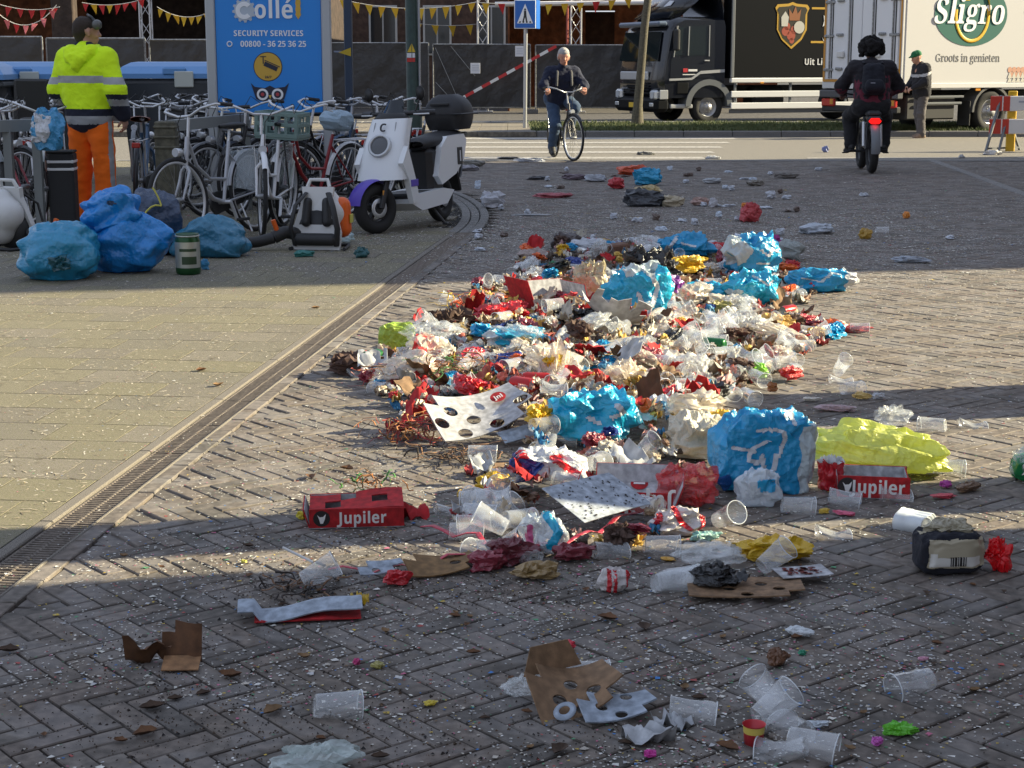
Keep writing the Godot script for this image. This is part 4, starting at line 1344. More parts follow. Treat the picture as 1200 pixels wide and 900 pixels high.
	for q in [PackedVector2Array([v2(-0.22, 0.34), v2(-0.1, 0.26), v2(-0.1, -0.2), v2(-0.02, -0.26), v2(-0.14, -0.36), v2(-0.24, -0.27), v2(-0.2, -0.2)]), PackedVector2Array([v2(-0.32, 0.28), v2(-0.25, 0.22), v2(-0.26, 0.05), v2(-0.34, 0.0), v2(-0.3, 0.14)]), PackedVector2Array([v2(-0.12, 0.06), v2(0.06, 0.16), v2(0.2, 0.05), v2(0.2, -0.28), v2(0.1, -0.42), v2(0.09, 0.0), v2(0.02, 0.05), v2(-0.12, -0.03)]), PackedVector2Array([v2(0.06, 0.36), v2(0.14, 0.28), v2(0.22, 0.34), v2(0.26, 0.26), v2(0.18, 0.18), v2(0.08, 0.2)]), PackedVector2Array([v2(-0.34, -0.26), v2(-0.26, -0.42), v2(-0.12, -0.44), v2(-0.26, -0.36)])]:
		hl.prism(q, z, z + 0.006, hxf)
	put("lettering", hl.mesh(), white, bx)
	lettering("ertog", 0.34, white, bx, Transform3D(Basis.IDENTITY, v3(5.66, 2.30, z + 0.003)), 0.006, "Droid Serif", 700)
	lettering("Uit Liefde", 0.15, white, bx, Transform3D(Basis.IDENTITY, v3(4.42, 1.47, z + 0.003)), 0.006)
func _cab_loft(W: float) -> Sh:
	var ps := []
	for k in [[-W, 0.16], [-W + 0.06, 0.05], [-W + 0.2, 0.0], [-0.2, 0.0], [-0.06, 0.05], [0.0, 0.16]]:
		var a: float = k[1]
		ps.append([k[0], [v2(0.02 + a, 0.62), v2(-0.03 + a, 1.05), v2(0.02 + a, 1.42), v2(0.16 + a, 2.18), v2(0.28 + a, 2.42 - a * 0.4), v2(0.5 + a, 2.53 - a * 0.5), v2(1.72, 2.53 - a * 0.5), v2(1.76, 2.3), v2(1.76, 1.0), v2(1.72, 0.62)]])
	var s := loft_x(ps)
	for e in [0, 5]:
		var poly := PackedVector2Array()
		for q in ps[e][1]: poly.append(q)
		s.prism(poly, ps[e][0] - (0.0 if e == 0 else 0.01), ps[e][0] + (0.01 if e == 0 else 0.0))
	return s
func build_white_truck() -> void:
	var th := deg_to_rad(28.0)
	var o := far(1056, 150, 34.0)
	var t := thing("delivery_truck", "white wholesaler delivery truck with a green oval logo and closed rear doors", "truck", v3(o.x, 0.03, o.z), th)
	var white := tri_map(mat("lorry_white", lin(0.56, 0.555, 0.55), 0.4), "", 1.0)
	var pale := paint("door_white", 0.72, 0.73, 0.75, 0.4)
	var frame := paint("lorry_frame", 0.62, 0.62, 0.61, 0.4)
	var dark := paint("truck_chassis", 0.03, 0.03, 0.03, 0.7)
	var alu: Material = mats["galvanised"]
	var W := 2.5
	var H := 3.75
	var L := 7.8
	var bx := put("box_body", sh().box(v3(L * 0.5, (H + 0.94) * 0.5, -W * 0.5), v3(L, H - 0.94, W), 0.03).mesh(), white, t)
	put("lower_rail", sh().box(v3(L * 0.5, 0.985, 0.012), v3(L - 0.02, 0.10, 0.03), 0.008).mesh(), frame, bx)
	put("rear_frame", sh().box(v3(-0.03, (H + 0.9) * 0.5, -0.06), v3(0.06, H - 0.9, 0.1), 0.01).box(v3(-0.03, (H + 0.9) * 0.5, -W + 0.06), v3(0.06, H - 0.9, 0.1), 0.01).box(v3(-0.03, 0.98, -W * 0.5), v3(0.07, 0.14, W), 0.01).mesh(), frame, t)
	var orange := paint("reflex_orange", 0.55, 0.25, 0.03, 0.4)
	for k in [[v3(-0.066, 2.36, -0.05), v3(0.008, 2.6, 0.05)], [v3(-0.066, 2.36, -W + 0.05), v3(0.008, 2.6, 0.06)], [v3(-0.07, 1.075, -W + 0.34), v3(0.008, 0.05, 0.6)], [v3(-0.07, 1.075, -0.34), v3(0.008, 0.05, 0.6)]]:
		put("reflective_tape", sh().box(k[0], k[1]).mesh(), orange, t)
	for k in 2:
		var zc := -W * 0.5 + (0.57 if k == 0 else -0.57)
		var d := put("door", sh().box(v3(-0.045, 2.4, zc), v3(0.06, 2.6, 1.12), 0.012).mesh(), pale, t)
		for e in [-0.2, 0.42] if k == 0 else [-0.42, 0.2]:
			put("lock_rod", sh().tube([v3(-0.10, 1.12, zc + e), v3(-0.10, 3.68, zc + e)], 0.018, 8).mesh(), alu, d)
			put("gasket", sh().box(v3(-0.079, 2.4, zc + e + 0.06), v3(0.006, 2.56, 0.03)).mesh(), paint("gasket_black", 0.02, 0.02, 0.02, 0.6), d)
		for y in [1.3, 2.0, 2.7, 3.4]:
			put("hinge", sh().box(v3(-0.09, y, zc + (0.46 if k == 0 else -0.46)), v3(0.035, 0.06, 0.3), 0.012).mesh(), alu, d)
			put("rod_bracket", sh().box(v3(-0.10, y + 0.02, zc + (0.1 if k == 0 else -0.1)), v3(0.05, 0.06, 0.2), 0.012).mesh(), alu, d)
		put("lock_handle", sh().box(v3(-0.11, 1.62, zc - 0.05), v3(0.05, 0.14, 0.22), 0.02).mesh(), frame, d)
	put("tail_sill", sh().box(v3(-0.06, 0.80, -W * 0.5), v3(0.16, 0.16, W), 0.02).mesh(), paint("sill_grey", 0.09, 0.09, 0.095, 0.6), t)
	put("tail_bar", sh().box(v3(-0.04, 0.50, -W * 0.5), v3(0.12, 0.13, W - 0.1), 0.02).mesh(), dark, t)
	for z in [-0.28, -W + 0.28]:
		var l := put("tail_light", sh().box(v3(-0.09, 0.62, z), v3(0.08, 0.16, 0.42), 0.02).mesh(), paint("lamp_red", 0.5, 0.03, 0.02, 0.25), t)
		put("amber_lens", sh().box(v3(-0.135, 0.64, z + 0.14), v3(0.012, 0.11, 0.1), 0.004).mesh(), paint("marker_amber", 0.6, 0.25, 0.02, 0.3), l)
	put("number_plate", sh().box(v3(-0.12, 0.36, -0.45), v3(0.012, 0.16, 0.4), 0.004).mesh(), paint("plate_pale", 0.55, 0.56, 0.5, 0.5), t)
	truck_wheel(t, v3(2.42, 0.44, -0.2), 0.44, 0.34)
	truck_wheel(t, v3(2.42, 0.44, -W + 0.2), 0.44, 0.34, -1.0)
	truck_wheel(t, v3(6.6, 0.44, -0.2), 0.44, 0.3)
	var arch := PackedVector2Array()
	for i in 15: arch.append(v2(2.42, 0.44) + v2(cos(PI * i / 14.0), sin(PI * i / 14.0)) * 0.54)
	for i in 15: arch.append(v2(2.42, 0.44) + v2(cos(PI - PI * i / 14.0), sin(PI - PI * i / 14.0)) * 0.49)
	put("mudguard", sh().prism(arch, -0.4, 0.0).mesh(), paint("guard_grey", 0.10, 0.10, 0.10, 0.5), t)
	put("mud_flap", sh().box(v3(1.84, 0.42, -0.2), v3(0.02, 0.5, 0.36)).mesh(), dark, t)
	put("chassis", sh().box(v3(4.0, 0.72, -W * 0.5), v3(7.2, 0.3, 0.9), 0.02).box(v3(0.85, 0.55, -0.4), v3(1.3, 0.5, 0.6), 0.03).mesh(), dark, t)
	put("side_guard", sh().box(v3(1.05, 0.76, -0.05), v3(1.25, 0.05, 0.03), 0.01).box(v3(1.05, 0.63, -0.05), v3(1.15, 0.05, 0.03), 0.01).mesh(), paint("post_grey", 0.16, 0.17, 0.18, 0.4), t)
	put("marker_lamp", sh().box(v3(2.0, 0.9, 0.0), v3(0.14, 0.05, 0.03), 0.006).mesh(), mats["marker_amber"], t)
	put("cab", sh().box(v3(L + 1.1, 1.8, -W * 0.5), v3(1.9, 2.6, W), 0.15).mesh(), white, t)
	var green := paint("logo_green", 0.008, 0.11, 0.085, 0.45)
	var gold := paint("logo_gold", 0.65, 0.40, 0.02, 0.45)
	var cxy := v3(1.72, 2.42, 0)
	var el := PackedVector2Array()
	for i in 48: el.append(v2(cos(TAU * i / 48) * 0.98, sin(TAU * i / 48) * 0.64))
	put("logo_oval", sh().prism(el, 0.003, 0.007, Transform3D(Basis.IDENTITY, cxy)).mesh(), green, bx)
	var ring := []
	for i in 21:
		var a := deg_to_rad(168.0 + i * 10.5)
		ring.append(cxy + v3(0.02 + cos(a) * 0.44, sin(a) * 0.52 - 0.02, 0.012))
	put("logo_ring", sh().tube(ring, 0.04, 6, true, 0.2).mesh(), gold, bx)
	var ring2 := []
	for i in 8:
		var a := deg_to_rad(80.0 - i * 12.0)
		ring2.append(cxy + v3(0.12 + cos(a) * 0.36, sin(a) * 0.55 + 0.02, 0.012))
	put("logo_ring", sh().tube(ring2, 0.03, 6, true, 0.2).mesh(), gold, bx)
	put("logo_fork", sh().prism(PackedVector2Array([v2(-0.26, 0.27), v2(-0.06, 0.27), v2(-0.02, 0.54), v2(-0.07, 0.54), v2(-0.09, 0.36), v2(-0.12, 0.54), v2(-0.16, 0.54), v2(-0.17, 0.36), v2(-0.21, 0.54), v2(-0.26, 0.54)]), 0.008, 0.013, Transform3D(Basis.IDENTITY, cxy)).mesh(), gold, bx)
	var shear := Basis(v3(0.92, 0, 0), v3(0.16, 1, 0), v3(0, 0, 1))
	lettering("Sligro", 0.50, paint("board_white", 0.82, 0.84, 0.87, 0.45), bx, Transform3D(shear, cxy + v3(-0.03, 0.05, 0.018)), 0.008, "Droid Serif", 800)
	lettering("Groots in genieten", 0.155, paint("slogan_grey", 0.16, 0.16, 0.15, 0.5), bx, Transform3D(Basis.IDENTITY.scaled(v3(0.93, 1, 1)), v3(1.69, 1.54, 0.004)), 0.004, "Droid Serif", 400)
	lettering("'De keuken", 0.15, mats["slogan_grey"], bx, Transform3D(Basis.IDENTITY, v3(3.72, 2.42, 0.004)), 0.004, "Droid Serif", 400)
	lettering("b", 0.15, mats["slogan_grey"], bx, Transform3D(Basis.IDENTITY, v3(3.28, 2.2, 0.004)), 0.004, "Droid Serif", 400)
	var eggs := sh()
	for r in 2:
		for i in 9:
			eggs.disc(v3(2.86 + i * 0.12 + 0.06 * r, 1.30 - r * 0.11, 0.006 + 0.001 * r + 0.0004 * (i % 2)), v3(0, 0, 1), 0.062, 16)
	put("egg_print", eggs.mesh(), paint("egg_tan", 0.52, 0.27, 0.18, 0.5), bx)
	var tray := sh()
	for r in 2:
		for i in 9:
			tray.prism(PackedVector2Array([v2(2.80 + i * 0.12, 1.13 - r * 0.08), v2(2.92 + i * 0.12, 1.13 - r * 0.08), v2(2.86 + i * 0.12, 1.26 - r * 0.1)]), 0.008, 0.0095 + 0.0005 * r)
	put("egg_tray_print", tray.mesh(), paint("tray_grey", 0.52, 0.50, 0.44, 0.6), bx)
func build_barrier() -> void:
	var o := far(1182, 150, 28.3)
	var t := thing("road_barrier", "red and white road barrier with yellow post at the right edge", "barrier", v3(o.x, 0, o.z), -0.12)
	var red := paint("barrier_red", 0.55, 0.05, 0.03, 0.45)
	var white := paint("barrier_white", 0.72, 0.72, 0.72, 0.45)
	var yel := paint("barrier_yellow", 0.62, 0.38, 0.02, 0.5)
	var grey := paint("barrier_leg", 0.16, 0.17, 0.18, 0.5, 0.3)
	for y in [0.80, 0.42]:
		var b := put("board", sh().box(v3(0.55, y, 0.05), v3(1.75, 0.25, 0.035), 0.012).mesh(), white, t)
		for x in [-0.17, 0.95]: put("red_field", sh().box(v3(x, y, 0.067), v3(0.32, 0.246, 0.012), 0.003).mesh(), red, b)
		put("seam", sh().box(v3(-0.13, y, 0.074), v3(0.02, 0.24, 0.004)).mesh(), white, b)
		if y > 0.6: put("print", sh().box(v3(0.28, y + 0.03, 0.069), v3(0.3, 0.03, 0.003)).mesh(), paint("print_grey", 0.4, 0.42, 0.48, 0.6), b)
	for x in [0.04, 1.1]: put("post", sh().box(v3(x, 0.5, 0.0), v3(0.15, 1.02, 0.05), 0.015).mesh(), yel, t)
	for x in [0.0, 1.1]:
		put("leg", sh().bar(v3(x - 0.15, 0.93, 0.02), v3(x - 0.40, 0.02, 0.3), 0.04, 0.03).mesh(), grey, t)
		put("leg", sh().bar(v3(x + 0.02, 0.5, -0.02), v3(x + 0.25, 0.02, -0.3), 0.04, 0.03).mesh(), grey, t)
		put("leg", sh().bar(v3(x - 0.05, 0.5, 0.02), v3(x - 0.18, 0.02, 0.25), 0.035, 0.03).mesh(), grey, t)
		put("cross_bar", sh().bar(v3(x - 0.4, 0.06, 0.28), v3(x + 0.22, 0.06, -0.26), 0.03, 0.03).mesh(), grey, t)
# ---------------------------------------------------------------- containers and cycle racks
func container(at: Vector3, turn: float, label: String) -> void:
	var t := thing("waste_container", label, "container", at, turn, "blue lidded containers")
	var body := paint("bin_grey", 0.055, 0.06, 0.065, 0.55)
	var lid := paint("bin_blue", 0.10, 0.26, 0.52, 0.4)
	put("body", sh().tube([v3(0, 0.2, 0), v3(0, 1.2, 0)], [0.72, 0.82], 4, true).mesh(), body, t).rotation.y = PI * 0.25
	put("rim", sh().box(v3(0, 1.22, 0), v3(1.3, 0.07, 1.12), 0.02).mesh(), body, t)
	var l := sh()
	l.smooth()
	var rings := []
	for k in [[0.66, 1.27, 0.58], [0.66, 1.33, 0.58], [0.58, 1.42, 0.42], [0.5, 1.47, 0.25], [0.45, 1.48, 0.0]]:
		rings.append([v3(-k[0], k[1], -k[2] - 0.02), v3(k[0], k[1], -k[2] - 0.02), v3(k[0], k[1], k[2]), v3(-k[0], k[1], k[2])])
	l.flat()
	l.skin(rings)
	put("lid", l.mesh(), lid, t)
	put("lid_handle", sh().box(v3(0.1, 1.36, 0.57), v3(0.3, 0.1, 0.06), 0.02).mesh(), lid, t)
	put("label", sh().box(v3(0.22, 1.26, 0.60), v3(0.24, 0.2, 0.02), 0.01).mesh(), paint("bin_label", 0.5, 0.52, 0.46, 0.5), t)
	for x in [-0.5, 0.5]:
		for z in [-0.4, 0.4]: put("castor", sh().torus(v3(x, 0.09, z), 0.06, 0.03, 14, 6).mesh(), body, t)
func build_containers() -> void:
	container(far(206, 150, 22.0) * v3(1, 0, 1), 0.04, "blue lidded waste container behind the bicycles beside the blue billboard")
	container(far(36, 150, 21.0) * v3(1, 0, 1), -0.05, "blue lidded waste container left of the orange trousered worker")
	container(far(-48, 150, 20.0) * v3(1, 0, 1), 0.1, "blue lidded waste container cut by the left edge")
func build_racks() -> void:
	var grey := paint("rack_grey", 0.22, 0.235, 0.23, 0.6, 0.2)
	var plas := tri_map(mat("rack_plastic", lin(0.15, 0.14, 0.095), 0.75), "blotch", 2.0, "rough_normal", 0.3)
	var a := far(-30, 152, 14.2)
	var b := far(46, 150, 14.6)
	var t := thing("cycle_rail", "grey metal cycle rail at the left edge with a blue bag on it", "railing", v3(a.x, 0, a.z))
	var d := v3(b.x - a.x, 0, b.z - a.z)
	put("beam", sh().bar(v3(0, 0.93, 0), d + v3(0, 0.93, 0), 0.09, 0.10).mesh(), grey, t)
	for k in [0.05, 0.5, 0.95]: put("post", sh().bar(d * k + v3(0, -0.03, 0), d * k + v3(0, 0.9, 0), 0.07, 0.07).mesh(), grey, t)
	var c := far(195, 150, 15.0)
	var e := far(288, 150, 16.9)
	var t2 := thing("cycle_rail", "brown ribbed recycled plastic rail post beside the silver bicycle", "railing", v3(c.x, 0, c.z))
	var d2 := v3(e.x - c.x, 0, e.z - c.z)
	var ps := put("post", sh().box(v3(0, 0.46, 0), v3(0.185, 0.98, 0.185), 0.012).mesh(), plas, t2)
	for y in [0.72, 0.81, 0.9]: put("rib", sh().box(v3(0, y, 0), v3(0.205, 0.025, 0.205), 0.008).mesh(), plas, ps)
	put("beam", sh().bar(v3(0.05, 0.91, 0), d2 + v3(0, 0.91, 0), 0.08, 0.1).mesh(), grey, t2)
	put("post", sh().bar(d2 + v3(0, -0.03, 0), d2 + v3(0, 0.9, 0), 0.08, 0.08).mesh(), grey, t2)
	var p := g(77, 270)
	var bo := thing("bollard", "black square bollard with two white bands beside the worker", "bollard", p, 0.1)
	var bk := tri_map(mat("bollard_black", lin(0.028, 0.028, 0.03), 0.7), "grain", 3.0, "rough_normal", 0.4)
	put("post", sh().box(v3(0, 0.33, 0), v3(0.225, 0.72, 0.225), 0.02).mesh(), bk, bo)
	put("cap", sh().box(v3(0, 0.695, 0), v3(0.232, 0.025, 0.232), 0.01).mesh(), bk, bo)
	for y in [0.61, 0.545]: put("band", sh().box(v3(0, y, 0), v3(0.229, 0.026, 0.229), 0.004).mesh(), paint("band_white", 0.68, 0.68, 0.68, 0.4), bo)
# ---------------------------------------------------------------- bicycles: forward is +z, x to the rider's left
func wheel_meshes() -> Dictionary:
	if shared.has("bike_wheel"): return shared["bike_wheel"]
	var sp := sh()
	for i in 28:
		var a := TAU * i / 28
		var b := a + (0.5 if i % 4 < 2 else -0.5)
		var x := 0.028 if i % 2 else -0.028
		sp.tube([v3(x, cos(b) * 0.02, sin(b) * 0.02), v3(0, cos(a) * 0.312, sin(a) * 0.312)], 0.0013, 3, false)
	var d := {"tyre": sh().torus(Vector3.ZERO, 0.333, 0.0185, 48, 8).mesh(), "rim": sh().torus(Vector3.ZERO, 0.310, 0.0125, 48, 6).mesh(), "spokes": sp.mesh(), "hub": sh().tube([v3(-0.055, 0, 0), v3(-0.03, 0, 0), v3(0.03, 0, 0), v3(0.055, 0, 0)], [0.01, 0.024, 0.024, 0.01], 10).mesh()}
	shared["bike_wheel"] = d
	return d
func bike_wheel(t: Node3D, c: Vector3, rim_m: Material, steer := Basis.IDENTITY) -> void:
	var d := wheel_meshes()
	var rub := mat("bike_tyre", lin(0.02, 0.02, 0.02), 0.8)
	var w := put("wheel", d.hub, mats["galvanised"], t, Transform3D(steer, c))
	put("tyre", d.tyre, rub, w)
	put("rim", d.rim, rim_m, w)
	put("spokes", d.spokes, mats["galvanised"], w)
func guard_shape(r: float, a0: float, a1: float, w := 0.024) -> ArrayMesh:
	var s := sh()
	var rings := []
	for i in 17:
		var a := lerpf(a0, a1, i / 16.0)
		var o := v3(0, sin(a), cos(a))
		rings.append([o * (r - 0.012) + v3(-w, 0, 0), o * r + v3(-w * 0.6, 0, 0), o * (r + 0.004), o * r + v3(w * 0.6, 0, 0), o * (r - 0.012) + v3(w, 0, 0)])
	s.smooth()
	s.skin(rings, false)
	return s.mesh()
func bicycle(called: String, label: String, at: Vector3, turn: float, o := {}, group := "bicycles parked along the rails") -> Node3D:
	var t := thing(called, label, "bicycle", at, turn, group)
	var fm: Material = o.get("frame", paint("bike_black", 0.02, 0.02, 0.022, 0.35))
	var chrome := paint("bike_chrome", 0.62, 0.63, 0.64, 0.28, 0.45)
	var black := paint("bike_plastic", 0.02, 0.02, 0.02, 0.55)
	var rim_m: Material = o.get("rim", chrome)
	var gm: Material = o.get("guard", fm)
	var sm: Material = o.get("saddle", black)
	var steer := Basis(Vector3.UP, o.get("steer", 0.0))
	var R := 0.352
	var rear := v3(0, R, -0.53)
	var bb := v3(0, 0.29, -0.07)
	var seat := v3(0, 0.80, -0.25)
	var head_t := v3(0, 0.86, 0.36)
	var head_b := v3(0, 0.66, 0.42)
	var front := v3(0, R, 0.56)
	var rot := Transform3D(steer, head_b - steer * head_b)
	var fr := sh()
	fr.tube([bb, seat], 0.016, 10)
	fr.tube([head_t, head_b], 0.02, 10)
	if o.get("step", true):
		fr.tube([head_b + v3(0, 0.03, -0.01), v3(0, 0.46, 0.24), v3(0, 0.33, 0.08), bb], 0.02, 10)
		fr.tube([head_t - v3(0, 0.03, 0), v3(0, 0.62, 0.27), v3(0, 0.50, 0.10), bb.lerp(seat, 0.38)], 0.015, 10)
	else:
		fr.tube([head_b + v3(0, 0.03, -0.01), bb], 0.019, 10)
		fr.tube([head_t - v3(0, 0.03, 0), bb.lerp(seat, 0.86)], 0.016, 10)
	for x in [-0.05, 0.05]:
		fr.tube([bb + v3(x * 0.5, 0, 0), rear + v3(x * 1.2, 0, 0)], 0.010, 8)
		fr.tube([bb.lerp(seat, 0.82), rear + v3(x * 1.2, 0, 0)], 0.008, 8)
	put("frame", fr.mesh(), fm, t)
	var fk := sh()
	fk.tube([head_b, head_b - v3(0, 0.05, -0.01)], 0.02, 10)
	for x in [-0.045, 0.045]: fk.tube([head_b + v3(0, -0.03, 0.01), head_b + v3(x, -0.08, 0.02), v3(x, 0.5, 0.475), front + v3(x * 1.1, 0, 0)], [0.016, 0.014, 0.013, 0.009], 8)
	put("fork", fk.mesh(), o.get("fork", fm), t, rot)
	bike_wheel(t, rot * front, rim_m, steer)
	bike_wheel(t, rear, rim_m)
	if o.get("front_guard", true): put("mudguard", guard_shape(0.372, 0.75, 2.7), gm, t, Transform3D(steer, rot * front))
	put("mudguard", guard_shape(0.372, 0.2, 3.5), gm, t, Transform3D(Basis.IDENTITY, rear))
	var hb := sh()
	var top := head_t + v3(0, 0.17, -0.035)
	hb.tube([head_t, top], 0.013, 8)
	var flat_bar: bool = o.get("bars", "city") == "flat"
	for x in [-1.0, 1.0]:
		if flat_bar: hb.tube([top, top + v3(x * 0.12, 0.01, 0.02), top + v3(x * 0.30, 0.02, -0.06)], 0.011, 8)
		else: hb.tube([top, top + v3(x * 0.07, 0.0, 0.05), top + v3(x * 0.20, 0.05, 0.06), top + v3(x * 0.27, 0.075, -0.04), top + v3(x * 0.29, 0.06, -0.22)], 0.011, 8)
	var bar := put("handlebar", hb.mesh(), o.get("bar_mat", chrome), t, rot)
	for x in [-1.0, 1.0]:
		var e := top + (v3(x * 0.30, 0.02, -0.06) if flat_bar else v3(x * 0.29, 0.06, -0.22))
		var f := top + (v3(x * 0.19, 0.013, -0.01) if flat_bar else v3(x * 0.272, 0.075, -0.09))
		put("grip", sh().tube([f, e], 0.017, 8).mesh(), black, bar)
		put("brake_lever", sh().tube([f + v3(0, -0.01, 0.03), f + v3(x * 0.01, -0.05, 0.03), e + v3(x * 0.01, -0.05, 0.05)], 0.006, 5).mesh(), chrome, bar)
	put("brake_cable", sh().tube([top + v3(0.2, 0.04, 0.05), top + v3(0.14, 0.12, 0.16), top + v3(0.02, -0.06, 0.16), head_b + v3(0.02, 0, 0.03)], 0.004, 5).mesh(), black, bar)
	var hl := put("headlight", sh().lathe([v2(0.0, -0.05), v2(0.03, -0.04), v2(0.038, 0.03), v2(0.036, 0.034)], 14, Transform3D(Basis(Vector3.RIGHT, PI * 0.5), v3(0, 0.74, 0.50))).mesh(), chrome, t, rot)
	put("lens", sh().disc(v3(0, 0.74, 0.535), v3(0, 0, 1), 0.035, 14).mesh(), mats["lamp_glass"], hl)
	var sy := seat + v3(0, 0.1, -0.03)
	put("seat_post", sh().tube([seat, sy], 0.012, 8).mesh(), chrome, t)
	var rings := []
	for k in [[-0.13, 0.09, 0.045], [-0.11, 0.105, 0.05], [-0.03, 0.09, 0.045], [0.05, 0.035, 0.035], [0.13, 0.022, 0.03], [0.15, 0.012, 0.02]]:
		var ring := []
		for i in 12:
			var a := TAU * i / 12
			ring.append(sy + v3(cos(a) * k[1], 0.03 + sin(a) * k[2] * 0.6, k[0]))
		rings.append(ring)
	put("saddle", sh().smooth().skin(rings).mesh(), sm, t)
	var cc := PackedVector2Array()
	for i in 11: cc.append(v2(0.05, 0.29) + v2(cos(-PI * 0.5 + PI * i / 10), sin(-PI * 0.5 + PI * i / 10)) * 0.095)
	for i in 11: cc.append(v2(-0.52, 0.345) + v2(cos(PI * 0.5 + PI * i / 10), sin(PI * 0.5 + PI * i / 10)) * 0.05)
	put("chain_case", sh().prism(cc, -0.075, -0.05, Transform3D(Basis(v3(0, 0, 1), v3(0, 1, 0), v3(1, 0, 0)), v3(0, 0, -0.1))).mesh(), o.get("case", black), t)
	var ca: float = o.get("crank", 0.6)
	var cd := v3(0, sin(ca), cos(ca)) * 0.17
	put("crank", sh().bar(bb + v3(-0.085, 0, 0), bb + v3(-0.09, 0, 0) + cd, 0.025, 0.015).bar(bb + v3(0.07, 0, 0), bb + v3(0.075, 0, 0) - cd, 0.025, 0.015).tube([bb + v3(-0.09, 0, 0), bb + v3(0.075, 0, 0)], 0.016, 8).mesh(), chrome, t)
	put("pedal", sh().box(bb + v3(-0.15, 0, 0) + cd, v3(0.1, 0.025, 0.07), 0.006).mesh(), black, t)
	put("pedal", sh().box(bb + v3(0.135, 0, 0) - cd, v3(0.1, 0.025, 0.07), 0.006).mesh(), black, t)
	if o.get("carrier", true):
		var cr := sh()
		var cm: Material = o.get("carrier_mat", chrome)
		for x in [-0.06, 0.06]:
			cr.tube([v3(x, 0.74, -0.30), v3(x, 0.745, -0.78)], 0.006, 6)
			cr.tube([v3(x, 0.745, -0.72), rear + v3(x * 1.15, 0, -0.01)], 0.006, 6)
			cr.tube([v3(x, 0.745, -0.55), rear + v3(x * 1.15, 0, 0.01)], 0.005, 6)
		cr.tube([v3(-0.06, 0.745, -0.78), v3(0.06, 0.745, -0.78)], 0.006, 6)
		cr.tube([v3(0, 0.745, -0.3), v3(0, 0.745, -0.78)], 0.005, 6)
		put("carrier", cr.mesh(), cm, t)
		put("rear_light", sh().box(v3(0, 0.70, -0.80), v3(0.08, 0.05, 0.025), 0.008).mesh(), paint("lamp_red", 0.5, 0.03, 0.02, 0.25), t)
	put("stand", sh().tube([bb + v3(0.05, -0.03, -0.18), bb + v3(0.15, -0.275, -0.16)], 0.009, 6).mesh(), chrome, t)
	if o.get("dress_guard", false):
		var pl := sh()
		for x in [-0.058, 0.058]: pl.prism(PackedVector2Array([v2(-0.2, 0.4), v2(-0.28, 0.72), v2(-0.7, 0.72), v2(-0.86, 0.45), v2(-0.86, 0.3)]), x - 0.002, x + 0.002, Transform3D(Basis(v3(0, 0, 1), v3(0, 1, 0), v3(1, 0, 0)), Vector3.ZERO))
		put("dress_guard", pl.mesh(), clear("guard_clear", 0.3, Color(0.8, 0.84, 0.86)), t)
	if o.get("crate", false):
		crate_on(t, v3(0, 0.80, 0.62), rot)
		var fc := sh()
		for x in [-0.1, 0.1]: fc.tube([v3(x, 0.79, 0.4), v3(x, 0.79, 0.82), v3(x * 0.6, 0.36, 0.57)], 0.007, 6)
		put("front_carrier", fc.mesh(), black, t, rot)
	if o.get("child_seat", false):
		var cs := sh()
		cs.box(v3(0, 0.86, -0.62), v3(0.3, 0.06, 0.3), 0.025)
		cs.box(v3(0, 1.08, -0.78), v3(0.32, 0.46, 0.05), 0.022)
		for x in [-0.15, 0.15]:
			cs.box(v3(x, 0.98, -0.66), v3(0.04, 0.24, 0.24), 0.018)
			cs.box(v3(x, 0.6, -0.5), v3(0.07, 0.45, 0.1), 0.025)
		put("child_seat", cs.mesh(), black, t)
		put("cushion", sh().box(v3(0, 1.08, -0.745), v3(0.22, 0.36, 0.03), 0.012).mesh(), cloth("cushion_grey", 0.16, 0.16, 0.17), t)
	if o.has("cover"):
		put("saddle_cover", crumple(0.28, 0.2, 0.36, 31, {"amp": 0.12, "nu": 24, "nv": 14}), o.cover, t, Transform3D(Basis.IDENTITY, sy + v3(0, -0.07, -0.02)))
	return t
func crate_on(t: Node3D, c: Vector3, rot: Transform3D) -> void:
	var m := paint("crate_grey_green", 0.16, 0.24, 0.22, 0.55)
	var s := sh()
	var w := 0.40
	var d := 0.30
	var h := 0.24
	s.box(c + v3(0, 0.01, 0), v3(w, 0.02, d))
	for k in 4:
		var b := Basis(Vector3.UP, PI * 0.5 * k)
		var L := w if k % 2 == 0 else d
		var o := (d if k % 2 == 0 else w) * 0.5
		for y in [0.035, 0.13, 0.22]: s.box(c + b * v3(0, y, o), v3(L if k % 2 == 0 else L, 0.035, 0.014) , 0.003, b)
		for i in 5: s.box(c + b * v3((i - 2) * L * 0.235, 0.125, o), v3(0.03, h - 0.02, 0.010), 0.002, b)
	put("crate", s.mesh(), m, t, rot)
func bike_at(called: String, label: String, pf: Vector3, pr: Vector3, o := {}) -> Node3D: # from the spots where its wheels stand
	var d := pf - pr
	var t := bicycle(called, label, (pf + pr) * 0.5, atan2(d.x, d.z), o)
	t.rotation.z = o.get("lean", rng.randf_range(-0.05, 0.05))
	return t
func by_dir(px: float, z: float, deg: float, called: String, label: String, o := {}) -> Node3D: # front wheel below px at distance z, heading deg from towards us
	var p := far(px, 150, z) * v3(1, 0, 1)
	var d := v3(sin(deg_to_rad(deg)), 0, cos(deg_to_rad(deg)))
	return bike_at(called, label, p, p - d * 1.09, o)
